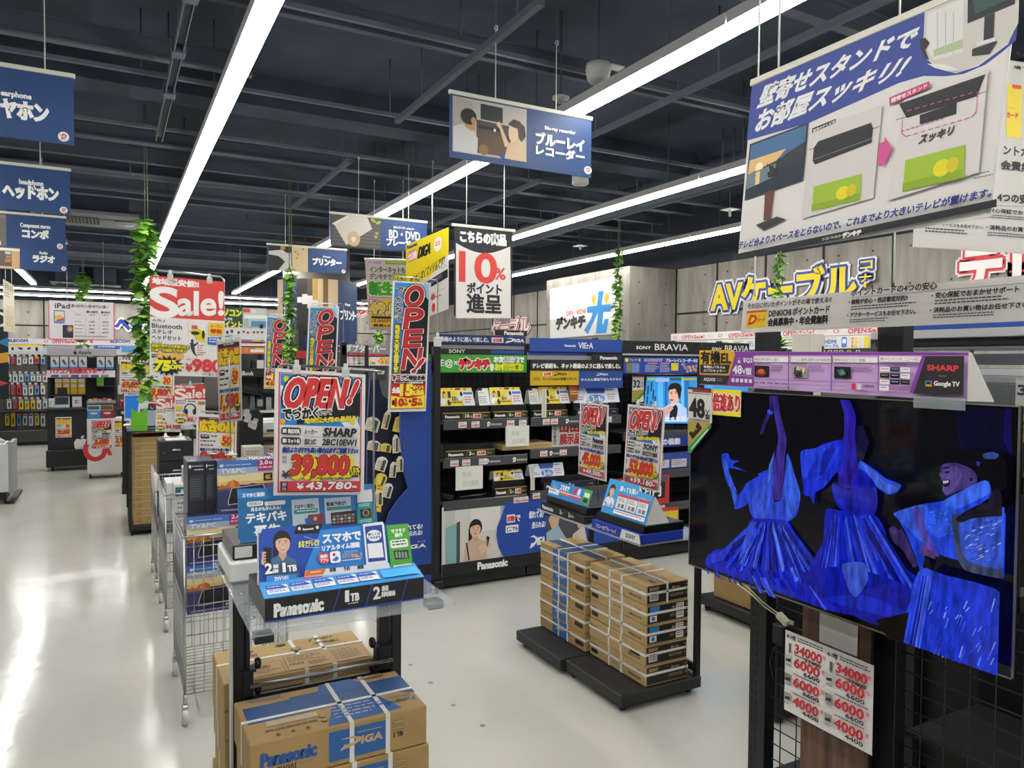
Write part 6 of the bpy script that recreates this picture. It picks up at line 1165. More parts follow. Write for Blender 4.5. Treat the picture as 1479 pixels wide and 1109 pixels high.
B(b,u1-.004,u1,v0,v1,TVX-.003,TVX+.001,RIM);B(b,u0,u1,v1-.003,v1,TVX-.003,TVX+.001,RIM);B(b,u0,u1,v0,v0+.004,TVX-.003,TVX+.001,RIM);B(b,u0,u0+.003,v0,v1,TVX-.003,TVX+.001,RIM);b.build('bezel',t)
c=Canvas(Plane((TVX,0,0),(0,-1,0),(0,0,1)),.0004);su0,su1,sv0,sv1=u0+.009,u1-.013,v0+.013,v1-.008
def SQ(pts,col,e=.82,smooth=True):
    P=[c.p(*q) for q in pts]
    if smooth and len(P) > 4:
        n=len(P);A=np.array(P);out=[]
        for i in range(n):
            p0,p1,p2,p3=A[i-1],A[i],A[(i+1) % n],A[(i+2) % n]
            for q in (0,.25,.5,.75):out.append(tuple(((2*q**3-3*q**2+1)*p1+(q**3-2*q**2+q)*(p2-p0)*.32+(-2*q**3+3*q**2)*p2+(q**3-q**2)*(p3-p1)*.32)))
        P=out
    P=clip_poly(P,su0,sv0,su1,sv1)
    if P is not None:c._put(P,_tri(P),scr(col,e))
c._put(np.array([(u0+.003,v0+.004),(u1-.004,v0+.004),(u1-.004,v1-.003),(u0+.003,v1-.003)]),[(0,1,2,3)],scr('#020206',.5))
c.crop(1000,490,3.088)
SQ([(0,250),(1430,250),(1430,1200),(0,1000)],'#05050d');SQ([(1150,250),(1420,270),(1425,520),(1200,500)],'#06062c');SQ([(1395,300),(1425,300),(1425,520),(1390,460)],'#0d0d5a')
# dancer with both arms raised
SQ([(345,240),(380,240),(372,262),(350,335),(315,420),(302,418),(318,365),(345,310)],'#2f2470');SQ([(362,240),(380,245),(392,330),(420,440),(412,560),(398,705),(362,712),(350,620),(368,540),(384,440),(366,330)],'#43309a');SQ([(338,312),(362,320),(358,338),(335,328)],'#3a4ef0')
SQ([(132,515),(160,508),(176,538),(210,542),(182,560),(235,585),(290,600),(345,580),(332,645),(240,740),(188,755),(200,690),(160,650),(140,580)],'#2447e8');SQ([(158,575),(240,588),(300,605),(245,640),(208,695),(180,645)],'#05050f');SQ([(140,530),(160,560),(175,640),(200,700),(190,745),(205,690),(165,640),(142,580)],'#3f66f5')
SQ([(370,488),(350,590),(255,690),(272,795),(420,812),(470,780),(484,690),(455,590),(425,508),(400,705),(362,712)],'#2c4ee0');SQ([(425,510),(455,590),(484,690),(465,770),(430,795),(415,690),(418,590)],'#3b66f2');SQ([(270,700),(350,640),(352,700),(330,800),(280,795)],'#3a5ae6');SQ([(345,560),(368,500),(352,620),(335,650)],'#5a7cf5')
c.crop(1000,809,3.6975);SQ([(76,34),(300,-25),(640,20),(870,190),(905,250),(880,300),(640,246),(395,152)],'#101cb6',smooth=False);c.crop(1000,490,3.088)
SQ([(265,800),(430,812),(468,900),(520,975),(570,1010),(760,1230),(300,1130),(65,1010),(90,945),(190,920),(245,885)],'#101fc6')
random.seed(3)
for k in range(60):
    q=random.random();x0=275+150*q;x1=90+520*q;y1=985+110*q+random.uniform(-60,20);w=random.uniform(2,9)
    SQ([(x0,812+random.uniform(0,60)),(x0+w*.6,812),(x1+w*2.2,y1),(x1,y1+8)],random.choice(['#2d49e6','#1a30d8','#0c168e','#4767f0','#0a1278','#5f80f0']))
SQ([(80,960),(190,925),(150,985),(75,1005)],'#2036da');SQ([(270,815),(300,812),(262,930),(215,985)],'#3553e4')
# dancer in the middle
SQ([(668,250),(706,252),(742,340),(740,440),(760,560),(748,640),(720,664),(668,650),(664,540),(690,430),(690,330)],'#2a1ea6');SQ([(668,250),(690,252),(712,345),(706,450),(690,560),(668,640),(664,540),(690,430),(690,330)],'#3628bf')
SQ([(745,400),(775,385),(790,430),(802,460),(790,500),(770,545),(748,540)],'#120c40')
SQ([(497,500),(560,485),(600,465),(690,448),(684,560),(650,600),(600,660),(565,680),(556,735),(540,700),(512,690),(500,580)],'#1a2fdc');SQ([(497,500),(560,485),(640,460),(560,540),(520,620),(505,600)],'#2a48ee');SQ([(560,520),(680,470),(640,560),(560,640)],'#2240e8');SQ([(600,500),(660,480),(600,600),(575,610)],'#1526b8')
SQ([(755,575),(765,540),(830,580),(880,620),(945,645),(930,680),(885,690),(830,650),(790,610)],'#2d52ec');SQ([(770,550),(830,590),(880,640),(940,650),(925,675),(880,680),(820,630)],'#4a70f4')
SQ([(640,640),(720,668),(762,575),(830,640),(842,720),(822,785),(700,772),(650,720)],'#1419b4');SQ([(640,650),(680,660),(700,760),(660,720)],'#1e2bd0')
SQ([(612,755),(700,768),(830,782),(880,860),(884,950),(1040,1080),(1100,1250),(560,1120),(540,1010),(598,900)],'#1220bc');SQ([(800,925),(850,930),(845,1000),(880,1180),(770,1150),(782,1000)],'#4b66d8');SQ([(812,950),(842,950),(838,1040),(850,1160),(800,1150),(800,1030)],'#6f86e0')
for k in range(46):
    q=random.random();x0=630+190*q;x1=560+480*q;y1=1060+90*q+random.uniform(-60,30);w=random.uniform(2,8)
    SQ([(x0,780+random.uniform(0,90)),(x0+w,780),(x1+w*2,y1),(x1,y1+8)],random.choice(['#2239dc','#0a1278','#1a2ed2','#3f5cea','#0d178e']))
# dancer close at the edge
SQ([(1135,560),(1180,505),(1260,490),(1370,500),(1425,540),(1435,690),(1370,760),(1320,640),(1270,575),(1180,548)],'#040409');SQ([(1320,510),(1360,500),(1392,510),(1380,530),(1330,530)],'#3a4f9a');SQ([(1290,540),(1310,545),(1305,565),(1292,560)],'#2c3f9a')
SQ([(1140,556),(1200,548),(1262,570),(1294,600),(1292,640),(1250,660),(1190,680),(1158,694),(1140,670),(1142,640),(1128,600)],'#4a3a80');SQ([(1148,575),(1200,562),(1230,600),(1200,660),(1160,688),(1142,668),(1146,640),(1130,600)],'#5f4c9c');SQ([(1145,568),(1172,565),(1172,573),(1146,576)],'#15122c');SQ([(1150,586),(1175,584),(1172,594),(1152,594)],'#120f24');SQ([(1136,592),(1152,600),(1150,612),(1134,612),(1128,602)],'#6f5cae');SQ([(1140,626),(1175,622),(1172,650),(1150,656),(1144,642)],'#1a1020');SQ([(1143,628),(1170,626),(1168,636),(1146,640)],'#c9c4e0');SQ([(1255,610),(1292,596),(1296,630),(1268,640)],'#56408c');SQ([(1262,616),(1280,612),(1276,628),(1264,630)],'#1a1838')
SQ([(926,770),(1050,732),(1150,715),(1240,665),(1332,625),(1362,690),(1300,745),(1425,775),(1425,1055),(1240,990),(1150,962),(1070,935),(1050,1040),(1020,960),(980,860),(945,800)],'#2147e6');SQ([(926,770),(1050,732),(1080,760),(1060,900),(1000,850),(950,800)],'#3c66f2');SQ([(1150,715),(1332,625),(1355,680),(1240,740),(1170,760)],'#3d6cf6');SQ([(1010,760),(1040,745),(1075,860),(1130,960),(1090,950),(1050,880)],'#5a4ab8');SQ([(1075,770),(1190,740),(1200,830),(1130,880),(1080,850)],'#2c5cf0')
for k in range(30):x,y=1080+random.random()*110,760+random.random()*110;SQ([(x,y),(x+7,y-2),(x+8,y+3),(x+1,y+5)],random.choice(['#6f95ff','#183ad0','#4f7df8']))
SQ([(1190,785),(1226,778),(1235,910),(1265,985),(1425,1018),(1425,1060),(1250,1022),(1205,935)],'#3e4a6e');SQ([(1236,790),(1425,745),(1425,1010),(1262,980),(1228,905)],'#3a5ce0')
for k in range(60):x,y=1240+random.random()*170,800+random.random()*180;SQ([(x,y),(x+16,y-7),(x+17,y-3),(x+1,y+4)],random.choice(['#8aa2f4','#5f7ef0','#c0ccf6','#2038c0']))
SQ([(1220,790),(1300,740),(1425,700),(1425,775),(1300,790),(1240,810)],'#14131f');SQ([(1370,690),(1410,660),(1425,700),(1425,780),(1360,770)],'#1d1628')
SQ([(920,838),(945,825),(962,842),(978,838),(1002,880),(1046,990),(1030,1008),(985,935),(940,895)],'#3b2a6a');SQ([(926,842),(945,830),(955,850),(940,868)],'#54408a');SQ([(1068,905),(1130,950),(1128,972),(1060,945)],'#5a3f80')
c.crop(1000,809,3.6975)
SQ([(1262,50),(1410,70),(1730,180),(1730,640),(1480,560),(1155,412)],'#1838da');SQ([(1262,50),(1340,60),(1290,300),(1235,445),(1155,412)],'#2f50ea')
for k in range(24):x=1190+random.random()*120;SQ([(1270+(x-1190)*.8,70),(1274+(x-1190)*.8,70),(x+5,460),(x,455)],random.choice(['#4f70f2','#0f1fa8','#6f8cf6','#1a30d0']))
for k in range(46):x,y=1330+random.random()*360,190+random.random()*330;L=random.uniform(20,70);SQ([(x,y),(x+9,y-3),(x-10,y+L),(x-17,y+L)],random.choice(['#5f80ee','#0e1fa8','#3a5ae6','#8aa0ee','#1a30d0']))
SQ([(640,60),(900,20),(1225,130),(1200,270),(1050,330),(760,190)],'#101cae');SQ([(760,190),(980,170),(1200,255),(1150,290),(960,250)],'#1a2cc8')
for k in range(16):x=130+random.random()*560;SQ([(x,10+x*.16),(x+6,8+x*.16),(x+100,250),(x+84,250)],random.choice(['#2239dc','#0a1278','#1a2ed2','#4a66ee','#0d178e']))
SQ([(870,10),(990,0),(1010,90),(950,180),(910,150)],'#3c5ad0');SQ([(1050,300),(1230,260),(1200,420),(1120,400)],'#040409')
c.build('screen',t)
b=MB();B(b,u0+.83,u0+.96,v1-.018,v1+.012,TVX-.008,TVX-.004,CLEAR,.001);b.build('holder',t,label='clear plastic placard holder')
# --- placard on top
HP=para((1011,507),(1398.5,509),(1010.5,555.5),'x',1.81)
hp,hw,hh=HP
t=thing('television_placard','long purple tent placard standing on top of the large television','placard',hp.w(hw/2,0))
b=MB();b.prism([(.0,0),(hw,0),(hw,hh),(.17*hw,hh),(0,hh)],hp,.002,ink('#c9a6d6'),ink('#d6d4d0'));b.build('front_panel',t)
b=MB();e=hp.w(hw,0,-.002);b.prism([(0,0),(.11,-.004),(.012,hh),(0,hh)],Plane(e,(1,0,0),(0,0,1)),.002,ink('#d0cec9'));b.prism([(0,0),(hw,0),(hw,hh*1.04),(0,hh*1.04)],Plane(hp.w(0,0)+np.array([.11,0,-.002]),hp.U,(-.1,0,hh)),.002,ink('#d0cec9'));b.build('easel_back',t)
c=Canvas(hp,.0008).crop(960,440,2.85)
c.Q([(288,196),(1252,197),(1247,372),(260,335)],'#c6a3d4');c.Q([(288,193),(1252,197),(1252,209),(284,208)],'#84419b');c.Q([(288,196),(372,200),(368,338),(258,333)],'#84419b')
c.Q([(145,188),(272,186),(292,202),(268,290),(145,284)],'#dba81f');c.T('有機EL',150,193,274,243,'#2a241c',bold=.1,res=3);c.Q([(148,246),(272,246),(262,284),(148,281)],'#2b2a2b');c.T('有機ELパネル&',162,251,250,262,'#e6e4e0',bold=.08);c.T('AIプロセッサー',162,266,252,277,'#e6e4e0',bold=.08);c.Q([(145,288),(268,292),(256,330),(145,326)],'#2f2e30');c.T('AQUOS',163,301,210,316,'#dcdad6',bold=.12);c.T('OLED',214,302,240,315,'#8a8670')
c.T('ハイグレード',300,218,325,225,'#e6dced');c.T('4K',303,228,316,240,'#e6dced',bold=.1);c.T('EQ2',328,220,364,240,'#efe9f2',bold=.08);c.T('48',284,250,320,284,'#f2eef4',bold=.1);c.T('V型',322,260,360,286,'#f2eef4',bold=.08);c.L([(282,290),(366,294)],2,'#cdb6d8')
for i in range(5):c.RR(278+i*18,302+i,291+i*18,318+i,'#e0d3e6',.2)
for i,(x0,x1,ttl) in enumerate(((370,518,'明暗も色も豊かに描く'),(525,694,'シーンに最適な画質をAIが自動調整'),(700,888,'50W 6スピーカー搭載'))):
    c.R(x0,214+i,x1,236+i,'#efeae4');c.T(ttl,x0+4,219+i,x0+(x1-x0)*(.7 if i != 1 else .97),232+i,'#6a5f66');c.R(x0+4,251+i*2,x0+64+i*4,297+i*3,('#1d1a1c','#a8a494','#1a1d22')[i]);c.bars(x0+72,250+i,x1-22,278+i,4,'#7a5f86');c.bars(x0+3,240+i,x0+78,247+i,1,'#6a4f78')
c.E(382,268,425,292,'#8a2f20');c.E(390,264,418,284,'#c95a3a');
for i in range(30):c.R(532+random.random()*52,254+random.random()*38,538+random.random()*52,260+random.random()*38,random.choice(['#e3dfd0','#5f6a50','#b0703a','#3a3a3c','#c9c9c0']))
c.Q([(550,280),(575,276),(575,298),(550,298)],'#2a2a2a');c.Q([(720,270),(745,262),(760,285),(735,295)],'#3f6f5a');c.E(735,272,752,288,'#5f8fae',10)
for x in (520,697,890):c.Q([(x,208),(x+4,208),(x+3,356),(x-1,355)],'#84419b')
c.L([(370,305),(888,322)],3,'#9a5fb0')
for i in range(5):c.bars(375+i*30,317+i*1.5,398+i*30,329+i*1.5,1,'#6a4f78',ragged=0)
c.RR(783,323,800,350,'#c4384a',.2);c.R(806,326,822,350,'#d9d4d6');c.T('HDMI',834,330,874,340,'#3a3340',bold=.08)
c.Q([(897,212),(1082,215),(1070,236),(897,235)],'#efeae4');c.T('観たいコンテンツが、ここ一ヶ所に。',903,217,1068,231,'#6a5f66');c.bars(903,242,1010,249,1,'#5a4468',ragged=0)
for i in range(3):
    for j in range(3):
        col=(('#efeceb','#20344a','#efeceb'),('#16180f','#15161c','#efeceb'),('#efeceb','#15182a','#1c2224'))[j][i];x,y=902+i*43,256+j*26+i;c.R(x,y,x+38,y+19,col);c.bars(x+6,y+6,x+32,y+13,1,('#c4384a','#9ab6d6','#8a8a8c','#8ac040','#e6e6e6','#6a7a8a','#c4384a','#dfe3f0','#9aa89a')[j*3+i],ragged=0)
c.R(902,333,940,352,'#efeceb');c.bars(908,338,932,346,1,'#4a90b8',ragged=0);c.bars(945,333,1025,352,3,'#a98ab8')
c.Q([(1078,210),(1094,210),(1042,366),(1026,360)],'#84419b');c.Q([(1094,211),(1252,211),(1247,372),(1042,366)],'#2e2d2f');c.T('SHARP',1100,250,1228,271,'#d23e48',bold=.16,res=3);c.R(1146,292,1178,295,'#8a8060');c.T('Google TV',1128,316,1232,340,'#efeeec',bold=.08,res=3)
c.RR(1092,312,1120,336,'#3f7fe0',.25);c.R(1095,326,1120,336,'#e2b830');c.R(1092,314,1097,330,'#3aa050');c.R(1115,315,1121,332,'#d24a3c');c.R(1098,317,1114,328,'#2e2d2f')
c.build('print',t)
# --- tags clipped to the television's edge
TG=para((993.5,558.5),(1027.5,561),(994.5,653),'x',1.785);tp,tw,th_=TG
t=thing('size_tag','white and gold tag reading 48 at the corner of the large television','size tag',tp.w(tw/2,0))
b=MB();b.prism([(0,0),(.012,0),(tw,th_*.5),(tw,th_),(0,th_)],tp,.002,ink('#d9d6d0'));b.build('panel',t)
c=Canvas(tp);c.unit(0,0,tw,th_,100,290);c.R(0,0,100,10,'#3a3f5a');c.R(20,10,100,20,'#a8343c');c.bars(4,24,96,34,1,'#6a6a6c',ragged=0);c.T('48',8,52,70,128,'#232425',bold=.12,res=3);c.T('V',76,92,92,110,'#232425',bold=.08);c.T('型',75,112,94,132,'#232425',bold=.08);c.R(6,138,94,140,'#5a5a5c');c.bars(6,143,92,149,1,'#3a3a3c',ragged=0)
c.Q([(0,152),(100,147),(8,288),(0,288)],'#ab9a45');c.Q([(4,205),(45,150),(62,175),(20,230)],'#26241c');c.T('4K',14,178,40,205,'#b8a84a',bold=.12,rise=.9);c.Q([(0,268),(100,147),(100,166),(14,288),(0,288)],'#2f8f4a');c.T('ネット動画対応',12,262,88,276,'#e6f0e6',bold=.1,rise=-7.6) if False else c.L([(14,274),(86,176)],5,'#dfeade');c.build('print',t)
def d_bai(c,w,h):c.unit(0,0,w,h,100,100);c.T('倍速あり',4,16,97,84,'#cf3038',bold=.1,out=[(.24,'#efe9df')],res=3)
board('feature_tag','yellow tag with red characters on the upper edge of the large television','tag',face((1028.8,561.5),(1069.8,602.5),'x',1.79),'#e9da2c',d_bai,th=.0015)
# --- gondola behind: slotted posts, mesh, wooden column
GXX=2.02
t=thing('mesh_gondola','tall black slotted gondola with wire mesh panels behind the large television','shelving',(2.05,1.4,0))
GONDOLA=t
for y0,y1 in ((1.855,1.93),(1.364,1.447),(.66,.74)):
    b=MB();b.box(GXX,GXX+.05,y0,y1,.02,1.74,BLK,.002)
    for z in np.arange(.1,1.7,.035):
        for dy in (.012,.03):b.box(GXX-.0006,GXX,y1-dy-.006,y1-dy,z,z+.018,mat('#050506'))
    b.build('upright',t)
for ya,yb in ((1.45,1.85),(.74,1.362),(.1,.66)):
    b=MB()
    for y in np.arange(ya+.02,yb,.068):b.tube([(GXX+.03,y,.12),(GXX+.03,y,.95)],.0022,mat('#2c2d30',.4),6)
    for z in np.arange(.15,.95,.055):b.tube([(GXX+.026,ya,z),(GXX+.026,yb,z)],.0022,mat('#2c2d30',.4),6)
    b.build('mesh_panel',t)
b=MB();b.box(GXX+.0,GXX+.45,.1,1.93,.03,.1,BLK,.003);b.build('base',t)
b=MB();b.box(GXX+.42,GXX+.44,.1,1.362,.1,.85,mat('#0c0d0f',.6));b.box(GXX+.05,GXX+.43,.1,1.362,.5,.515,BLK);b.build('back_panel',t)
for y in (1.7,.95):b=MB();b.box(TVX+.05,GXX,y,y+.04,1.02,1.06,BLK);b.box(TVX+.05,GXX,y,y+.04,1.3,1.34,BLK);b.box(TVX+.05,TVX+.058,y,y+.04,1.0,1.36,BLK);b.build('television_bracket',t)
def wood_nodes(nt,b,N,Lk):
    tc=N('ShaderNodeTexCoord');mp=N('ShaderNodeMapping');mp.inputs['Scale'].default_value=(14,14,1.2);n=N('ShaderNodeTexNoise');n.inputs['Scale'].default_value=2.2;n.inputs['Detail'].default_value=8
    r=N('ShaderNodeValToRGB');e=r.color_ramp.elements;e[0].position=.3;e[0].color=lin('#3d2a20');e[1].position=.7;e[1].color=lin('#7a5a45')
    Lk(tc.outputs['Object'],mp.inputs['Vector']);Lk(mp.outputs[0],n.inputs['Vector']);Lk(n.outputs['Fac'],r.inputs[0]);Lk(r.outputs[0],b.inputs['Base Color']);b.inputs['Roughness'].default_value=.5
WOOD=node_mat('walnut',wood_nodes)
t=thing('wall_stand','walnut-faced television stand column standing under the large television','television stand',(1.98,1.52,0))
b=MB();b.box(1.95,1.958,1.401,1.641,.06,.9,WOOD,.001);b.build('front_board',t);b=MB();b.box(1.958,2.0,1.42,1.625,.04,.92,BLK,.002);b.build('column',t);b=MB();b.box(1.78,2.0,1.25,1.79,.012,.04,mat('#232426',.4),.004);b.build('base_plate',t)
def d_sheet(c,w,h):
    H=100*h/w;c.unit(0,0,w,h,100,H);R1,R2=.0,.5
    for k in (0,1):
        x=50*k;yo=H*.0
        c.T('40~77型',x+2,yo+3,x+13,yo+7.5,'#2a2b2e',bold=.1);c.bars(x+16,yo+3,x+48,yo+8,2,'#3a3b3e',ragged=.1);c.R(x+5,yo+12,x+8,yo+22,'#55565a');c.T('34000',x+12,yo+10.5,x+45,yo+19.5,'#c42a38',bold=.1,sk=.1,res=3);c.RR(x+46,yo+10,x+49,yo+14,'#d9808a');c.T('37400',x+25,yo+20.5,x+44,yo+24,'#2a2b2e',bold=.12)
        for i,(p_,q_) in enumerate((('6000','6600'),('6000','6600'),('4000','4400'))):
            y=yo+H*(.29+.235*i);c.R(x+1,y-3.6,x+49,y-3.3,'#b9b7b2');c.bars(x+12,y-3,x+48,y-.6,1,'#4a4b4e');c.R(x+1,y,x+9.5,y+H*.1,('#b9b9b6','#8a8a88','#9a9a98')[i]);c.Q([(x+2,y+H*.06),(x+8,y+H*.04),(x+8,y+H*.08),(x+2,y+H*.09)],'#2a2b2e');c.bars(x+1.5,y+H*.115,x+10,y+H*.15,2,'#4a4b4e')
            c.T(p_,x+12,y+.5,x+43,y+9.5,'#c42a38',bold=.1,sk=.1,res=3);c.RR(x+45.5,y+.5,x+48.8,y+4.5,'#d9808a');c.T(q_,x+24,y+10.8,x+43,y+14.5,'#2a2b2e',bold=.12)
    c.R(49.7,0,50.1,H,'#c9c7c2')
board('price_sheet','white sheet of red prices fixed across the mesh beside the walnut column','price sheet',para((1134.5,909),(1262,961.5),(1132.5,1024),'x',1.9),'#dcdad6',d_sheet,th=.001)
board('paper_sheet','blank white sheet at the top of the walnut column','sheet',para((1184,884),(1239,904),(1183,926),'x',1.945),'#d6d4cf',lambda c,w,h:(c.unit(0,0,w,h,100,80),c.bars(16,4,84,76,1,'#d2d0cb',fill=1,ragged=0)),th=.001)
# --- power tap with its cable
t=thing('power_tap','cream power tap dangling on its cable below the large television','power strip',tuple(at(1130,893,0,1.97)))
p=at(1131,894,0,1.97);b=MB();b.obox(p,(0,-.88,-.47),(0,-.47,.88),(1,0,0),.024,.012,.011,mat('#cfcab4',.4),.004);b.build('body',t)
b=MB();b.tube([at(1062,841,0,1.95),at(1085,858,0,1.97),at(1104,876,0,1.97),at(1121,888,0,1.97)],.0028,mat('#cfcab4',.4));b.tube([at(1075,843,0,1.95),at(1100,868,0,1.97),at(1124,886,0,1.97)],.0025,mat('#cfcab4',.4));b.build('cable',t)
b=MB();p=at(1143,899,0,1.975);b.box(p[0]-.005,p[0]+.005,p[1]-.012,p[1]+.012,p[2]-.006,p[2]+.006,CHROME,.001);b.build('plug',t)
t=thing('power_adapter','black power adapter hanging on the mesh beside the walnut column','adapter',tuple(at(1126,930,0,2.0)));p=at(1127,916,0,2.01);b=MB();b.box(p[0]-.015,p[0]+.012,p[1]-.024,p[1]+.024,p[2]-.035,p[2]+.035,BLK,.004);b.build('body',t);b=MB();b.tube([at(1118,935,0,2.01),at(1112,955,0,2.02),at(1118,985,0,2.02)],.0025,BLK,6);b.build('cable',t)
# --- low base with cartons seen beneath the television
t=thing('display_rack','black low wheeled base carrying cartons, seen beneath the large television','display rack',(3.6,2.8,0))
b=MB();b.box(3.36,3.84,2.0,3.64,.035,.1,BASEM,.004);b.build('base',t)
for x,y in ((3.39,3.6),(3.39,2.8),(3.8,3.6)):b=MB();b.lathe((x-.01,y,.018),[(.018,0),(.018,.02)],BLKS,14,(1,0,0));b.box(x-.01,x+.01,y-.01,y+.01,.016,.037,BLK);b.build('caster',t)
def f_tosh(c):c.T('TOSHIBA',4,4,28,9,'#3a3022',bold=.12);c.bars(4,14,26,18,2,'#6b5c43');c.T('BD',86,20,96,25,'#3a3022',bold=.1)
carton('recorder_carton','tan carton lying at the far end of the base beneath the large television','box',3.4,3.7,3.08,3.56,.102,.32,CARD,[('left',f_tosh,40)])
for k in range(3):carton('recorder_carton',('lowest','middle','topmost')[k]+' strapped carton of the short stack beneath the large television','box',3.4,3.7,2.5,3.0,.102+.1*k,.2+.1*k,CARD2,[('left',f_s_left,20.5)],[('z',.16+.1*k),('y',2.75)],'short carton stack beneath the television')
t=thing('grey_cabinet','light grey low cabinet seen through the mesh beside the walnut column','cabinet',(2.95,2.2,0));b=MB();b.box(2.82,3.24,2.02,2.48,.05,.5,mat('#77797a',.5),.006);b.build('body',t);b=MB();b.box(2.8,3.26,2.0,2.5,.5,.53,mat('#b9bab9',.4),.004);b.build('top',t);b=MB();b.box(2.84,3.22,2.04,2.46,0,.05,BLK);b.build('plinth',t)
# --- next television's tag at the frame edge
def d_38(c,w,h):c.unit(0,0,w,h,100,200);c.bars(8,6,92,18,2,'#5a5a5c',ragged=0);c.T('3',14,50,70,120,'#26272b',bold=.12)
board('size_tag','grey white tag reading 3 at the far end of the mesh gondola','size tag',face((1467.5,546),(1490,587),'x',1.97),'#a9a9a6',d_38,th=.002)
board('size_tag','gold and green tag hanging below the tag reading 3','size tag',face((1467.5,598),(1490,640),'x',1.97),'#a8973f',lambda c,w,h:(c.unit(0,0,w,h,100,190),c.Q([(0,190),(0,150),(100,20),(100,70)],'#3f8a3a'),c.T('WA',20,50,80,80,'#26241c',bold=.1,rise=.6)),th=.002)
t=GONDOLA
b=MB();b.box(2.09,2.12,.85,1.02,.95,1.62,mat('#0e0f11',.6));b.build('back_panel',t)
b=MB()
for z in np.arange(.98,1.6,.05):b.tube([(2.075,.85,z),(2.075,1.02,z)],.002,MESHM,6)
b.box(2.07,2.09,.84,.86,.02,1.62,BLK);b.build('mesh_panel',t)
# --- glossy boxed televisions on the shelf behind
t=thing('back_shelf','grey glossy shelf unit behind the purple placard','shelving',(2.9,1.6,0))
for y0,y1,x in ((.3,1.98,2.75),):
    for i,(z0,z1,col) in enumerate(((1.4,1.535,'#55585a'),(1.535,1.56,'#7d8082'),(1.56,1.585,'#a6a8a9'),(1.6,1.64,'#4a4d50'),(1.655,1.67,'#8d9092'))):
        b=MB();b.box(x+.01*i,x+.4,y0,y1-.03*i,z0,z1,mat(col,.15,spec=.6),.003);b.build(('lower_case','case_rim','case_lid','upper_case','top_rim')[i],t)
    b=MB();b.box(x+.02,x+.4,y0,y1,.04,1.4,mat('#17181a',.5),.003);b.build('cabinet',t)
    b=MB();b.box(x+.03,x+.38,y0,y1+.02,1.67,1.7,BLK,.002);b.box(x+.36,x+.38,y0,y1,1.7,1.84,BLK);b.build('top_board',t)
    b=MB();b.box(x+.0,x+.014,y0,y1+.02,1.7,1.732,mat('#a9abac',.3),.002);b.build('valance',t)
    b=MB();b.box(x+.004,x+.012,y0,y1-.03,1.733,1.86,ink('#254a9c'),.001);o=b.build('header',t);c=Canvas(PX(x+.004));c.unit(-1.4,1.735,1.1,.09,100,8);c.T('VIERA',15,2,40,6,'#e3e6ee',bold=.1);c.build('lettering',o)
t=thing('clear_case','small clear acrylic case with red labels beside the slotted post','case',(2.7,1.9,1.56));b=MB();b.box(2.66,2.74,1.78,1.88,1.55,1.635,mat('#cfd3d4',.1,alpha=.4),.002);b.build('case',t);b=MB();b.box(2.668,2.735,1.79,1.83,1.56,1.6,ink('#a8343c'));b.box(2.668,2.735,1.84,1.87,1.56,1.61,ink('#dcd9d4'));b.build('label_card',t)
b=MB();b.box(2.72,2.755,1.76,1.9,.0,1.55,BLK);b.build('support',t)
# ================================================================ accessory gondola along the right wall
t=thing('wall_gondola','long accessory gondola against the right concrete wall with red sale strip header','shelving',(5.85,5.4,0))
b=MB();b.box(5.7,5.72,3.95,6.72,1.853,1.932,ink('#d6d2d0'),.001);o=b.build('header',t)
c=Canvas(PX(5.7));c.unit(-6.72,1.853,2.77,.079,100,2.9)
for i in range(4):
    x=1.5+26*i;c.E(x,.9,x+2.2,2.2,'#c4484c');c.E(x+.4,1.1,x+1.8,2,'#d6d2d0');c.T('OPEN',x+5.5,.9,x+12,2.5,'#c43a44',bold=.06,rise=.1);c.T('Sale!',x+12.5,1,x+18.5,2.3,'#c43a44',bold=.1,rise=.1);c.bars(x+20,.9,x+23.5,2,2,'#d9a9aa',ragged=0)
c.build('print',o)
b=MB();b.box(5.74,5.76,3.95,6.72,.1,1.84,mat('#55524d',.6));b.build('back_panel',t);b=MB();b.box(5.45,5.76,3.95,6.72,.02,.1,BLK);b.build('base',t)
for y in (6.71,5.8,4.88,3.96):b=MB();b.box(5.715,5.745,y-.015,y+.015,0,1.86,BLK);b.build('upright',t)
for (ya,yb,dr) in ((4.13,4.58,'hdmi'),(4.6,5.3,'list'),(5.35,6.6,'plain')):
    b=MB();b.box(5.66,5.68,ya,yb,1.735,1.845,ink('#d6d4cf'));o=b.build('category_board',t);c=Canvas(PX(5.66));c.unit(-yb,1.735,yb-ya,.11,100,24)
    if dr == 'hdmi':c.T('TVにつなげる',3,1.5,28,5,'#c43a44');c.T('HDMI',2,7,28,14,'#2f6fc0',bold=.12);c.T('ケーブル',2,16,34,22,'#2f6fc0',bold=.12);c.RR(40,2,52,22,'#3f7fc4',.2);c.R(42,6,50,14,'#dfe3e6');[c.R(62+(i % 3)*8,3+(i//3)*7,67+(i % 3)*8,8+(i//3)*7,('#e08a3a','#dcc23a','#e6c8a0')[i % 3]) for i in range(9)];c.R(90,2,100,23,'#dcc62f')
    elif dr == 'list':c.bars(4,3,60,21,3,'#7a7a78');c.R(62,0,100,24,'#b9b7b2')
    else:
        for i in range(7):c.R(2+14*i,2,14+14*i,22,('#c9d0d6','#d9d2b0','#c0c6b8')[i % 3]);c.bars(4+14*i,6,12+14*i,18,3,'#6a6a70')
    c.build('print',o)
b=MB();b.box(5.69,5.7,3.95,6.72,1.66,1.72,mat('#3f3e3c',.5));o=b.build('price_rail',t)
for i in range(6):c=Canvas(PX(5.69));c.crop(1090,460,7.043);x=(675,745,805,860,940,1030)[i];c.R(x,320,x+42,353,'#d9cf4a' if i in (0,4) else '#cfcfcb');c.R(x+10,328,x+32,346,'#5a5a58');c.build('price_tag',o)
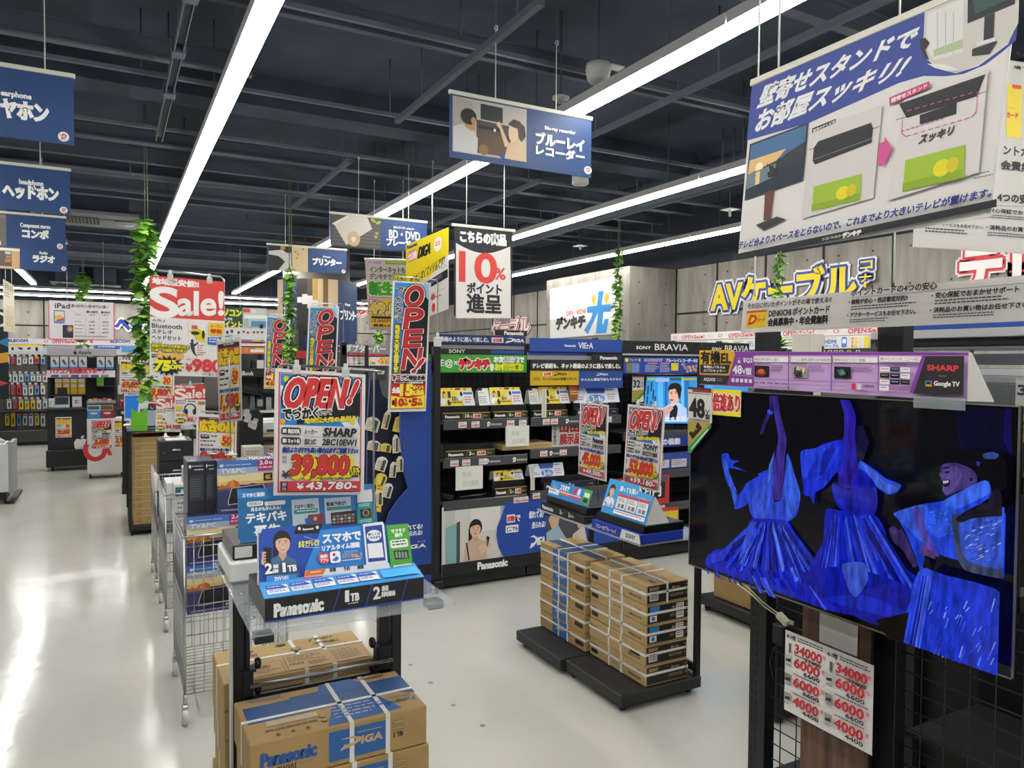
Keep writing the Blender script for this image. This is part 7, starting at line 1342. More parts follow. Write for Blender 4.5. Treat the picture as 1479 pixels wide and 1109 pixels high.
# cream square column end and potted plant between the placard and wall
t=thing('cream_pillar','cream square display column rising behind the purple placard','column',(3.5,3.0,0));b=MB();b.box(3.5,3.62,2.93,3.06,.0,1.775,mat('#c9c6b8',.5),.004);b.build('shaft',t);b=MB();b.box(3.6,3.605,2.92,3.0,.1,1.7,mat('#4a4a4c'));b.build('side_strip',t)
t=thing('potted_plant','small green plant in a black pot behind the purple placard','plant',(2.62,2.3,1.55));p=at(1122,500,0,2.62)
b=MB();b.lathe((p[0],p[1],p[2]-.12),[(.03,0),(.042,.1),(.045,.11),(.04,.112)],BLKS,18);b.build('pot',t)
LEAF=mat('#5a9a38',.45,noise=.25,scale=30);LEAF2=mat('#8fc24c',.45,noise=.2,scale=30)
def leaf(b,p,d,up,L,w,m):
    p=np.asarray(p,float);d=np.asarray(d,float);d /= np.linalg.norm(d);s=np.cross(d,up);s /= np.linalg.norm(s)+1e-9;n=np.cross(s,d)
    Q=[p,p+d*L*.25+s*w*.5+n*.01*L,p+d*L*.45+s*w*.38,p+d*L*.62+s*w*.55-n*.05*L,p+d*L-n*.15*L,p+d*L*.62-s*w*.55-n*.05*L,p+d*L*.45-s*w*.38,p+d*L*.25-s*w*.5+n*.01*L];q0=p+d*L*.45+n*.04*L
    b.add(Q+[q0],[(i,(i+1) % 8,8) for i in range(8)],m,True)
b=MB()
for i in range(26):a=random.random()*6.28;e=random.uniform(.3,1.2);leaf(b,(p[0],p[1],p[2]-.01),(cos(a)*cos(e),sin(a)*cos(e),sin(e)),(0,0,1),random.uniform(.05,.1),.022,random.choice((LEAF,LEAF2)))
b.build('foliage',t)
b=MB();b.box(p[0]-.05,p[0]+.15,p[1]-.08,p[1]+.08,0.02,p[2]-.12,BLK,.004);o=b.build('pedestal',None);o['label']='black square pedestal carrying the small potted plant';o['category']='pedestal'
# ================================================================ wall lettering
def wl(name,label,pl,draws):
    c=Canvas(pl,.006);c.STEP=.004;c.corner();t=thing(name,label,'wall sign',(0,0,0));draws(c);V=np.concatenate(c.b.v);ctr=V.mean(0);t.location=tuple(ctr);c.build('lettering',t);return t
wl('wall_sign','large yellow and navy cut-out lettering about AV cables on the right concrete wall',PX(6.05),lambda c:(c.T('AVケーブル',1030,406,1236,433,'#d8c21a',bold=.1,out=[(.36,'#d9d9d6'),(.24,'#2a3f94')],res=4),c.T('コーナー',1246,378,1263,416,'#d8c21a',vert=True,bold=.1,out=[(1.1,'#d9d9d6'),(.7,'#2a3f94')])))
wl('wall_sign','white cut-out lettering with a red outline high on the right wall',PX(6.05),lambda c:c.T('テレビ',1392,356,1600,408,'#d6d4d0',bold=.1,out=[(.3,'#d6d4d0'),(.22,'#c4343c')],res=4))
wl('wall_sign','red-outlined white lettering above the recorder headers',PX(6.05),lambda c:c.T('ケーブル',712,464,765,480,'#d6d4d0',bold=.1,out=[(.4,'#d6d4d0'),(.26,'#c4343c')]))
wl('wall_sign','navy and white lettering on the far back wall behind the ivy',PY(17.29),lambda c:c.T('ヘッドホン',168,459,268,480,'#2a3f94',bold=.14,out=[(.4,'#e3e3e0')],res=3))
wl('wall_sign','red and white lettering on the far back wall right of the round pier',PY(17.29),lambda c:(c.T('ランキング',462,431,531,441,'#d6d4d0',bold=.12,out=[(.5,'#d6d4d0'),(.36,'#c4343c')]),c.T('デスク',490,444,531,456,'#d6d4d0',bold=.12,out=[(.5,'#d6d4d0'),(.36,'#c4343c')])))
# glossy board on the pier
def d_hikari(c,w,h):
    c.crop(740,400,7.98)
    c.T('DEN・KICHI',625,385,845,435,'#d24a50',bold=.1);c.T('デンキチ',508,455,838,590,'#2a2b2d',bold=.2,res=3)
    c.Q([(995,165),(1055,160),(1030,320),(1140,312),(1135,400),(990,408),(960,470),(870,660),(826,615),(905,480),(925,412),(858,416),(865,345),(975,330)],'#2f8fd6');c.Q([(990,405),(1052,402),(1036,545),(1050,545),(1062,485),(1112,480),(1084,645),(962,655)],'#2f8fd6')
    c.Q([(940,192),(972,250),(938,322),(908,262)],'#dcb82a');c.Q([(1088,172),(1120,232),(1084,308),(1054,244)],'#dcb82a')
GLS=mat('#d9d8d4',.08,spec=.7)
board('wall_sign','glossy white board with a large blue character on the concrete pier','wall sign',para((794.5,417.5),(893,399),(794.5,489),'x',5.34),GLS,d_hikari,th=.012)
# ================================================================ wire carts with boxed hard drives
def wire_cart(label,x0,x1,y0,y1,zt,zs=(.13,.5),group=None,sheet=True):
    t=thing('wire_cart',label,'wire cart',((x0+x1)/2,(y0+y1)/2,0),group)
    b=MB();rod=lambda a,c,r=.003:b.tube([a,c],r,CHROME,6)
    for x,y in ((x0,y0),(x1,y0),(x0,y1),(x1,y1)):b.tube([(x,y,.12),(x,y,zt)],.006,CHROME,8)
    R=.006;b.tube([(x0,y0+.02,zt),(x0,y1,zt)],R,CHROME);b.tube([(x1,y0,zt),(x1,y1,zt)],R,CHROME);b.tube([(x0,y0,zt-.004),(x0+.015,y0,zt+.006),(x1,y0,zt+.006)],R,CHROME);b.tube([(x0,y1,zt),(x1,y1,zt)],R,CHROME)
    b.build('frame',t)
    for (a,c,fixed,along) in ((x0,x1,y0,'x'),(x0,x1,y1,'x'),(y0,y1,x0,'y'),(y0,y1,x1,'y')):
        b=MB();P=(lambda u,z:(u,fixed,z)) if along == 'x' else (lambda u,z:(fixed,u,z))
        n=int(round((c-a)/.04))
        for i in range(1,n):u=a+(c-a)*i/n;b.tube([P(u,.13),P(u,zt)],.0018,CHROME,5)
        for z in np.arange(.13,zt,.13):b.tube([P(a,z),P(c,z)],.0028,CHROME,5)
        b.build('side_mesh',t)
    for z in zs:
        b=MB()
        for i in range(15):y=y0+(y1-y0)*i/14;b.tube([(x0,y,z),(x1,y,z)],.002,CHROME,5)
        for i in range(3):x=x0+(x1-x0)*i/2;b.tube([(x,y0,z-.004),(x,y1,z-.004)],.003,CHROME,5)
        b.build('wire_floor',t)
    for x,y in ((x0,y0),(x1,y0),(x0,y1),(x1,y1)):
        b=MB();b.tube([(x,y,.13),(x,y,.085)],.008,CHROME,8);b.box(x-.012,x+.012,y-.02,y+.02,.05,.088,CHROME,.004);o=b.build('caster',t)
        b=MB();b.lathe((x-.011,y-.008,.036),[(.034,0),(.036,.004),(.036,.018),(.034,.022)],mat('#c9cac8',.4),18,(1,0,0));b.build('wheel',o)
    return t
wire_cart('chrome wire basket cart with hard drive boxes right behind the near rack',.272,.71,3.51,4.09,.82,(.13,.47),'chrome wire carts in a row')
wire_cart('chrome wire basket cart in the middle of the row, with white boxes',.272,.71,4.78,5.36,.8,(.13,.6),'chrome wire carts in a row')
wire_cart('chrome wire basket cart at the far end of the row, filled with black drawer boxes',.262,.72,5.62,6.18,.8,(.13,.46),'chrome wire carts in a row')
def d_hdd(c):
    H=84.
    c.R(0,0,100,84,'#2f3460');c.R(0,0,100,12,'#4a74c0');c.R(0,12,100,22,'#9db0cc');c.R(0,22,100,34,'#e0cfa0');c.R(0,34,100,40,'#e0b878')
    c.Q([(0,43),(8,38),(14,41),(20,34),(28,31),(36,35),(40,44),(0,47)],'#c06a2c');c.Q([(20,42),(22,33),(28,31),(30,43)],'#d98a4a');c.Q([(40,44),(60,38),(80,42),(100,39),(100,50),(0,50),(0,45)],'#5f5080')
    c.E(4,5,11,10,'#cfd9ea',10);c.bars(13,6.5,40,9,1,'#cfd9ea',ragged=0);c.bars(42,6.5,58,9,1,'#e6ecf4',ragged=0);c.T('TV&PC',6,13,48,20,'#e9e6da',bold=.06);c.bars(6,22.5,50,24.5,1,'#8a7a60',ragged=0)
    c.R(70,1,97,10,'#a02a58');c.T('2.0',73,2.5,88,8.6,'#efe3ea',bold=.12);c.T('TB',89,4.5,95,8.6,'#efe3ea',bold=.1);c.R(70,10.5,97,19,'#b23a6a');c.bars(72,12,95,17.5,1,'#e0b9cb',ragged=0);c.R(80,23,96,36,'#26201a');c.T('4K',83,26,93,33,'#c9a33a',bold=.14)
    c.Q([(0,50),(14,47),(28,52),(16,84),(0,84)],'#3a3f66');c.Q([(24,44),(80,41),(88,60),(88,68),(18,72),(18,64)],'#b9bac0');c.Q([(25,45),(79,42),(86,60),(86,67),(19.5,70.5),(19.5,64)],'#202124');
    for i in range(14):x=26+4*i;c.L([(x,46),(x-1.5+i*.2,62)],.6,'#3a3b40');c.h -= c.STEP
    c.h += c.STEP;c.T('Expansion',62,72,96,77,'#dfe0e6',sk=.2,bold=.04);c.R(0,77,100,84,'#4a4680');c.bars(6,79,96,82,1,'#cfc9e0')
def d_hdd_side(c):c.R(0,0,100,200,'#2b2d36');c.E(6,12,22,26,'#d9dce2',10);c.bars(26,16,90,24,1,'#b9bcc4',ragged=0);c.bars(40,30,92,38,1,'#e6e8ea',ragged=0);c.Q([(20,52),(84,52),(92,70),(92,150),(10,150),(10,70)],'#3b3e46');c.bars(16,66,84,140,8,'#5a5e66')
HG='boxed hard drives in the wire carts'
HD=mat('#2c2f4a',.25,spec=.5)
def hdd(label,x0,y0,z0,w=.245,h=.205,dpt=.11):return carton('hard_drive_box',label,'box',x0,x0+w,y0,y0+dpt,z0,z0+h,HD,[('front',d_hdd,84)],group=HG,bev=.002)
def hdd_side(label,x0,y0,z0,w=.1,h=.225,dpt=.2):return carton('hard_drive_box',label,'box',x0,x0+w,y0,y0+dpt,z0,z0+h,HD,[('front',d_hdd_side,200)],group=HG,bev=.002)
SUP=.475
hdd('hard drive box with a desert picture at the bottom of the near wire cart',.285,3.535,SUP,.255,.215);hdd('hard drive box with a desert picture, second layer above the rim of the near cart',.285,3.535,SUP+.216,.255,.215)
hdd('hard drive box on the bottom layer of the near cart beside the first',.545,3.54,SUP,.15,.215);hdd('hard drive box on the second layer of the near cart beside the other',.545,3.54,SUP+.216,.15,.215)
for k in range(3):hdd(ORD[k]+' hard drive box behind the lower front ones in the near wire cart',.3+.004*k,3.66+.115*k,SUP,.24,.21);hdd(ORD[k]+' hard drive box behind the second-layer ones in the near wire cart',.3+.004*k,3.66+.115*k,SUP+.211,.24,.215)
ZT=SUP+.432
hdd('hard drive box with a desert picture on top of the pile',.415,3.56,ZT,.25,.235);hdd_side('dark side of a hard drive box at the corner of the top layer',.296,3.6,ZT,.072,.235,.22);hdd_side('dark hard drive box squeezed between the corner one and the desert picture',.37,3.6,ZT,.04,.235,.2);hdd_side('dark hard drive box at the far end of the top layer',.668,3.58,ZT,.04,.235,.2)
carton('accessory_box','small white box with teal label in the middle wire cart','box',.32,.5,4.8,4.95,.603,.86,mat('#d3d6d4',.4),[('front',lambda c:(c.R(4,10,96,40,'#2f6a7a'),c.T('BUFFALO',22,18,80,32,'#e3e8e8',bold=.1),c.bars(10,60,80,120,4,'#8a8f90')),143)])
carton('accessory_box','small pale box stacked on the teal-labelled one in the middle cart','box',.37,.48,4.81,4.93,.861,.955,mat('#b9cdd0',.4),[('front',lambda c:(c.Q([(0,0),(100,0),(60,60),(0,85)],'#8ab0b8'),c.bars(40,50,95,80,2,'#d09a9a')),85)])
carton('accessory_box','tall white box at the back of the middle wire cart','box',.29,.6,5.0,5.25,.603,.84,mat('#d9d9d6',.4),[('front',lambda c:c.bars(10,10,60,30,2,'#9a9a98'),76)])
# drawers in the far cart
for k in range(4):
    z0=.465+.142*k;n=('lowest','second lowest','second from the top','topmost')[k]
    t=thing('drawer_box','black box with a silver slot handle, '+n+' in the far wire cart','drawer box',(.39,5.78,z0),'black drawer boxes')
    b=MB();b.box(.285,.5,5.65,5.95,z0+.001,z0+.14,mat('#1d1f22',.45),.003);b.build('body',t);b=MB();b.box(.37,.42,5.645,5.651,z0+.072,z0+.082,CHROME,.001);b.build('handle',t);b=MB();b.lathe((.317,5.65,z0+.06),[(.006,0),(.006,.004)],mat('#8a7f5a',.3,metal=.8),10,(0,-1,0));b.build('lock',t)
board('paper_note','white paper lying on top of the black drawer boxes','note',(Plane((.33,5.68,1.034),(1,0,0),(0,1,0)),.13,.18),'#e0ded9',lambda c,w,h:(c.unit(0,0,w,h,100,100),c.bars(10,10,60,30,2,'#b9b7b2')),th=.0015)
t=thing('wrapped_bundle','clear wrapped white bundle tied to the end of the far wire cart','bundle',(.25,5.6,.72));b=MB();b.lathe((.255,5.585,.7),[(.008,0),(.016,.03),(.012,.07),(.02,.11),(.008,.13)],mat('#d9dcdd',.15,spec=.6),10);b.build('bundle',t);b=MB();b.box(.262,.285,5.6,5.618,.7,.8,mat('#cfc9a8',.5));b.build('card',t)
# ================================================================ laptop table with cartons beneath
t=thing('display_rack','black display rack with a small laptop on top and flat cartons below','display rack',(.37,8.0,0))
b=MB();b.box(.13,.66,7.5,8.5,.04,.09,BLK,.004);b.build('base',t)
for x,y in ((.15,7.52),(.62,7.52),(.15,8.46),(.62,8.46)):b=MB();b.lathe((x-.01,y,.02),[(.02,0),(.02,.02)],BLKS,12,(1,0,0));b.box(x-.01,x+.01,y-.01,y+.01,.018,.042,BLK);b.build('caster',t)
for x,y in ((.125,7.5),(.64,7.5),(.125,8.48),(.64,8.48)):b=MB();b.box(x,x+.03,y,y+.03,.09,.935,BLK,.002);b.build('upright',t)
b=MB();b.box(.12,.7,7.48,8.52,.936,.95,mat('#2a3026',.2,spec=.6),.003);b.build('top',t)
for k in range(12):
    z0=.092+.0665*k;dx=random.uniform(-.006,.006)
    carton('laptop_carton',ORD[11-k]+' flat brown laptop carton from the top, below the laptop table','box',.165+dx,.6+dx,7.54,7.95,z0,z0+.066,CARD,[('front',lambda c:(c.E(8,4,15,12,'#7a6038'),c.E(9,5,14,11,'#a08659'),c.R(0,13,100,14.6,'#c9b083')),15.2)],(),'flat laptop cartons below the laptop table')
t=thing('laptop','small dark laptop with a grey screen open on the laptop table','laptop',(.36,7.6,.95))
pl=PY(7.62);a0=pl.px(206.5,591)[0];a1=pl.px(246,591)[0];zt=pl.px(206,591)[1]
b=MB();b.box(a0,a1,7.52,7.72,.951,.968,mat('#3f4144',.4),.003);b.build('base',t);b=MB();b.prism([(0,0),(a1-a0,0),(a1-a0,zt-.968),(0,zt-.968)],Plane((a0,7.66,.968),(1,0,0),(0,.18,1)),.008,mat('#17181a',.3));b.build('lid',t);c=Canvas(Plane((a0,7.66,.968),(1,0,0),(0,.18,1)));c.unit(0,0,a1-a0,zt-.968,100,80);c.R(5,6,95,74,glow('#7f8790',.45));c.build('screen',t)
b=MB();b.prism([(.0,0),(.13,0),(.13,.2),(.065,.165),(0,.205)],Plane((.155,7.5,.951),(1,0,0),(0,.1,1)),.02,ink('#5fae1f'),ink('#4f9a1a'));t=thing('leaflet_pocket','bright green leaflet pocket on the laptop table','leaflet holder',(.22,7.5,.95));b.build('pocket',t)
b=MB();b.prism([(0,0),(.07,-.02),(.1,.17),(.02,.19)],Plane((.2,7.525,1.05),(1,0,0),(0,.1,1)),.003,ink('#c9cbcc'));b.build('leaflet',t,label='grey leaflet')
c=Canvas(Plane((.2,7.525,1.05),(1,0,0),(0,.1,1)));c.uv=(0,0,.1,.19,100,190);c.T('BEC',28,95,88,135,'#33405a',bold=.12,rise=.1);c.build('lettering',t)
pl=PY(8.1);q0=pl.px(180.5,571.5);q1=pl.px(202.5,603)
t=thing('monitor','small white-framed monitor showing blue, behind the green leaflet pocket','monitor',((q0[0]+q1[0])/2,8.1,.95));b=MB();b.box(q0[0]-.008,q1[0]+.008,8.1,8.12,q1[1]-.03,q0[1]+.01,WHT,.003);b.build('frame',t);b=MB();b.box(q0[0],q1[0],8.096,8.1,q1[1],q0[1],glow('#1f5fae',.7));b.build('screen',t);b=MB();x=(q0[0]+q1[0])/2;b.box(x-.03,x+.03,8.11,8.13,.96,q1[1],WHT);b.box(x-.08,x+.08,8.06,8.2,.951,.962,WHT,.003);b.build('stand',t)
t=thing('artificial_plant','small green foliage behind the laptop','plant',(.42,8.0,.95));b=MB();b.lathe((.42,8.02,.951),[(.04,0),(.05,.08)],BLK,14);b.build('pot',t);b=MB()
for i in range(30):a=random.random()*6.28;e=random.uniform(.2,1.2);leaf(b,(.42,8.02,1.02),(cos(a)*cos(e),sin(a)*cos(e),sin(e)),(0,0,1),random.uniform(.08,.2),.04,random.choice((LEAF,LEAF2)))
b.build('foliage',t)
t=thing('tall_panel','tall narrow black panel post standing behind the laptop table','post',(.13,9.93,0));b=MB();b.box(.105,.155,9.9,9.95,.0,.945,BLK,.002);b.build('post',t);b=MB();b.box(.1,.6,9.9,10.5,.92,.945,BLK,.002);b.build('top',t);b=MB();b.box(.1,.65,9.88,10.6,0,.03,BLK);b.build('base',t);b=MB();b.box(.56,.61,10.4,10.45,.03,.92,BLK);b.build('rear_post',t)
for k in range(10):carton('laptop_carton',ORD[9-k]+' flat reddish carton from the top, behind the tall narrow black post','box',.175,.5,9.96,10.35,.032+.082*k,.112+.082*k,ink('#8f6a52' if k % 2 else '#a0805f'),[('left',lambda c:c.R(20,4,40,14,'#c9b9a9'),20)],(),'reddish cartons behind the black post')
# ================================================================ black tablet tower and white wheeled panel
t=thing('display_tower','black tablet accessory tower with a grey header reading Apple','display tower',(-.37,12.45,0))
AY=12.3;X0,X1=-.8,.07
b=MB();b.box(X0-.02,X1,AY-.02,AY+.5,.06,.3,BLK,.01);b.build('base',t)
for x in (X0+.04,X1-.05):b=MB();b.lathe((x,AY+.05,.035),[(.035,0),(.035,.03)],BLKS,14,(1,0,0));b.box(x+.005,x+.025,AY+.04,AY+.06,.03,.065,BLK);b.build('caster',t)
b=MB();b.box(X0,X1,AY+.04,AY+.46,.3,.87,mat('#1f2023',.5),.004);b.build('cabinet',t)
c=Canvas(PY(AY+.04));c.crop(0,539,8)
c.Q([(855,800),(880,760),(915,758),(935,766),(965,756),(1000,765),(988,800),(1000,850),(975,890),(945,888),(925,893),(885,893),(862,860)],'#dcdcda');c.Q([(932,752),(940,730),(970,715),(970,735),(952,755)],'#dcdcda');c.build('logo',t)
b=MB();b.box(X0-.04,X1,AY-.03,AY+.48,.87,.9,mat('#33353a',.25,spec=.6),.004);b.build('counter',t)
for x in (X0,X1-.03):b=MB();b.box(x,x+.03,AY+.12,AY+.16,.9,1.74,BLK,.002);b.build('upright',t)
b=MB();b.box(X0,X1,AY+.3,AY+.32,.9,1.62,mat('#17181a',.6));b.build('back_panel',t)
b=MB();b.box(X0,X1,AY+.1,AY+.12,1.64,1.745,mat('#a9a8ac',.4),.002);o=b.build('header',t)
c=Canvas(PY(AY+.1));c.crop(0,400,8);c.T('Apple',905,852,1055,902,'#33343a',bold=.06);c.Q([(845,872),(856,858),(868,862),(880,858),(888,868),(882,880),(888,892),(870,896),(852,890)],'#2a2b2e');c.Q([(866,854),(870,842),(878,842),(874,854)],'#2a2b2e');c.build('lettering',o)
b=MB();b.box(X0,X1-.02,AY+.0,AY+.02,1.33,1.43,ink('#d9cfd0'),.002);o=b.build('sign_board',t);c=Canvas(PY(AY));c.crop(0,539,8);c.T('パソコン初期設定サポート',580,-62,1220,2,'#c9505a',bold=.14);
for i in range(6):c.R(590+115*i,18,680+115*i,44,('#3a4a9c','#7a80b0')[i % 2])
c.build('lettering',o)
for z,x0,x1 in ((1.45,X0+.03,X1-.03),(1.08,X0+.03,-.3),(1.2,-.2,X1-.03)):b=MB();b.box(x0,x1,AY+.1,AY+.3,z-.015,z,BLK);b.build('shelf',t)
def small(label,x0,x1,z0,z1,y,col,d=None,H=None,group=None,dp=.08,cat='box',name='product_box'):
    return carton(name,label,cat,x0,x1,y,y+dp,z0,z1,ink(col),[('front',d,H or 100*(z1-z0)/(x1-x0))] if d else (),(),group,.002)
for i in range(7):
    x=X0+.04+.115*i
    if 3.6 < i < 4.4:continue
    small(ORD[i]+' white boxed accessory from the left on the upper tower shelf',x,x+.1,1.451,1.63,AY+.13,'#d3d6d8',lambda c:(c.R(0,70,100,180,'#b9c6d0'),c.R(0,150,100,180,'#3f8ac0'),c.Q([(20,60),(50,40),(80,120),(60,130)],'#5a5f68')),180,'white accessories on the tower shelf')
for i in range(4):small(ORD[i]+' gold and white software box from the left on the black tower',X0+.09+.095*i,X0+.18+.095*i,1.081,1.31,AY+.15,'#b99a26',lambda c:(c.R(0,0,100,60,'#c9c2a8'),c.R(10,90,80,130,'#d9d2c0'),c.bars(12,100,76,122,1,'#6a4f80',ragged=0),c.R(92,0,100,260,'#8a7420')),255,'software boxes on the tower')
small('dark boxed device in front of the gold software boxes',X0+.12,X0+.24,1.081,1.18,AY+.1,'#2a2a2c',lambda c:c.R(8,8,92,70,'#1d1e20'),80,None,.03)
small('bright green boxed item on the right shelf of the black tower',-.19,-.1,1.2,1.33,AY+.13,'#58b021',lambda c:c.Q([(50,150),(100,60),(100,150)],'#8a8f90'),150)
t=thing('display_tablet','tablet with a dark screen on the counter of the black tower','tablet',(-.6,AY+.1,.9));b=MB();b.prism([(0,0),(.19,0),(.19,.16),(0,.16)],Plane((-.72,AY+.08,.901),(1,0,0),(0,.25,1)),.01,mat('#9ab0c0',.4));b.build('case',t);c=Canvas(Plane((-.72,AY+.08,.901),(1,0,0),(0,.25,1)));c.unit(0,0,.19,.16,100,84);c.R(5,6,92,62,'#15161a');c.R(4,66,92,80,'#b9bec4');c.build('screen',t)
small('white card box with black print on the tower counter',-.5,-.38,.901,1.05,AY+.1,'#cfcacb',lambda c:(c.bars(25,40,70,90,2,'#33343a',ragged=0),c.bars(30,15,70,22,1,'#77777a')),125)
small('pale green card on the tower counter',-.79,-.72,.901,1.03,AY+.1,'#c5d3c6',lambda c:c.bars(20,60,80,120,3,'#7fae8a'),185,None,.03)
# white wheeled panel
t=thing('wheeled_panel','white wheeled promotional panel with large red letters in front of the tablet tower','panel',(.0,11.35,0));PYL=11.3
b=MB();b.box(-.29,.16,PYL,PYL+.35,.07,.8,mat('#d6d2cf',.4),.004);b.build('panel',t)
for x in (-.27,.1):b=MB();b.lathe((x,PYL+.04,.03),[(.03,0),(.03,.025)],BLKS,14,(1,0,0));b.box(x,x+.025,PYL+.03,PYL+.05,.028,.072,BLK);b.build('caster',t)
c=Canvas(PY(PYL));c.crop(0,539,8);c.L([(1100+112*cos(a),880+112*sin(a)) for a in np.linspace(-.5,3.6,22)],52,'#c63c3c');c.Q([(1215,860),(1258,856),(1300,945),(1252,950)],'#c63c3c');c.build('lettering',t)
for x0,x1,col,l,col2 in ((-.285,-.13,'#3a7fb8','blue boxed keyboard set on the white wheeled panel','#9ab6cc'),(-.125,.02,'#8f2f30','red boxed keyboard set on the white wheeled panel','#a8823a')):small(l,x0,x1,.802,.985,PYL+.02,col,lambda c,q=col2:(c.R(0,0,100,50,q),c.R(4,10,90,40,'#4a4f58'),c.E(20,62,80,82,'#b9c0c6')),118)
for i in range(5):small(('yellow','pale brown','orange brown','dark brown','light orange')[i]+' small toy item in the tray above the keyboard boxes',-.27+.055*i,-.225+.055*i,1.02,1.06+.01*(i % 2),PYL+.06,('#c9b92a','#a8846a','#b0703f','#8a5a4a','#c08a6a')[i],None,None,'small items in the tray',.05,'toy','small_toy')
t=thing('display_tray','clear tray of small items above the keyboard boxes','tray',(-.13,PYL+.1,.99));b=MB();b.box(-.29,.05,PYL+.02,PYL+.2,1.0,1.018,mat('#7a7d80',.3),.002);b.box(-.29,.05,PYL+.14,PYL+.16,.8,1.0,mat('#4a4d50',.4));b.build('tray',t);b=MB();b.box(-.29,.05,PYL+.018,PYL+.022,1.018,1.05,CLEAR);b.build('lip',t)
# far left white unit
t=thing('white_stand','white printed floor stand on casters cut by the left edge','floor stand',(-1.2,9.95,0))
b=MB();b.box(-1.6,-1.0,9.72,9.745,.14,.66,ink('#cfcccb'),.002);b.build('front_panel',t);b=MB();b.box(-1.0,-.96,9.74,10.2,.12,.68,mat('#8f918f',.5),.002);b.build('side_panel',t);b=MB();b.box(-1.6,-1.02,9.76,10.2,.05,.13,BLK,.003);b.box(-1.6,-1.03,9.76,10.15,.13,.66,WHT);b.build('body',t)
b=MB();b.lathe((-1.05,9.8,.028),[(.028,0),(.028,.025)],BLKS,14,(1,0,0));b.box(-1.05,-1.03,9.79,9.81,.026,.052,BLK);b.build('caster',t)
c=Canvas(PY(9.72));c.unit(-1.6,.14,.6,.52,100,86);c.bars(4,8,90,78,8,'#b9b5b4');c.build('print',t)
t=thing('black_tray','low black kerb plate beside the white floor stand','plate',(-.97,9.9,0));b=MB();b.box(-1.02,-.95,9.75,10.6,.0,.03,BLK,.002);b.build('plate',t)
b=MB();b.tube([(-1.4,9.9,.665),(-1.3,9.85,.72),(-1.2,9.9,.7),(-1.1,9.86,.71),(-1.05,9.9,.67)],.02,mat('#c9cbca',.3),8);t=thing('tag_bundle','bundle of white tags on the white floor stand','tags',(-1.2,9.9,.66));b.build('bundle',t)
# ================================================================ pegboard gondola on the back wall
EY=16.5
t=thing('wall_gondola','long pegboard gondola on the far back wall with blue lettered header','shelving',(.5,16.7,0))
b=MB();b.box(-3.2,4.6,EY,EY+.03,.28,1.8,mat('#5d5853',.6));b.build('back_panel',t);b=MB();b.box(-3.2,4.6,EY-.35,EY+.3,.06,.28,mat('#3a3b3d',.4),.01);b.build('base',t);b=MB();b.box(-3.2,4.6,EY-.3,EY+.3,0,.06,BLK);b.build('kick_board',t)
for x in np.arange(-3.1,4.6,.95):b=MB();b.box(x,x+.03,EY-.02,EY,0,1.95,BLK);b.build('upright',t)
b=MB();b.box(-3.2,4.6,EY-.05,EY-.03,1.86,1.965,ink('#d3d1d2'));o=b.build('header',t)
c=Canvas(PY(EY-.05));c.crop(0,400,8);c.T('ELECOM',95,720,320,750,'#2f3f9c',bold=.16);c.T('ELECOM',1275,728,1500,758,'#2f3f9c',bold=.16);c.E(510,722,555,760,'#cf5560');c.E(520,730,545,752,'#e0d6d8');c.E(1036,725,1076,762,'#cf5560');c.T('OPEN',606,726,730,768,'#cf4550',bold=.08,rise=.2);c.T('Sale!',745,730,880,762,'#cf4550',bold=.12);c.build('lettering',o)
b=MB();b.box(-3.2,4.6,EY-.06,EY-.04,1.67,1.83,ink('#c3c3c6'));o=b.build('category_strip',t);c=Canvas(PY(EY-.06));c.crop(0,480,18.49)
c.R(120,325,1130,372,'#d9cc1a');c.R(120,372,1130,500,'#cfcfd2');c.E(300,390,370,480,'#2a2a2c');c.Q([(480,390),(610,410),(590,465),(500,450)],'#2a2a2c');c.Q([(715,450),(760,395),(840,400),(780,465)],'#2a2a2c');c.R(945,395,1015,495,'#1f2440');c.crop(0,400,8);c.bars(500,795,840,825,2,'#6a74a8',ragged=0);c.R(1085,795,1385,832,'#2f5fb8');c.bars(1130,802,1330,822,1,'#dfe6f2',ragged=0);c.R(1405,798,1560,870,'#5a9ad0');c.build('print',o)
b=MB();b.box(-3.2,4.6,EY-.32,EY-.3,.62,.66,mat('#3a3b3e',.3,spec=.6));b.box(-3.2,4.6,EY-.3,EY,.63,.65,BLK);b.build('shelf',t)
PK=[]
def pack_design(k):
    cols=('#d3d5d6','#cfd3d6','#d9d9d6','#d6c42a','#5f97cf','#b8343f','#c9cdd0')
    def d(c,w,h):
        c.unit(0,0,w,h,100,100*h/w);H=c.uv[5];c.R(8,H*.06,92,H*.2,('#8aa0b8','#d9c93a','#4a74b0','#c44a50')[k % 4]);c.R(30,H*.35,66,H*.8,('#26272b','#3a3f4a','#5a6a8a','#1d1e22')[k % 4]);c.bars(10,H*.85,90,H*.95,1,'#8a8a8c')
    return d,cols[k % 7]
rows=((515,527,8,3),(540,552,8,5),(556,571,8,6),(577,592,8,4),(597,616,7,4))
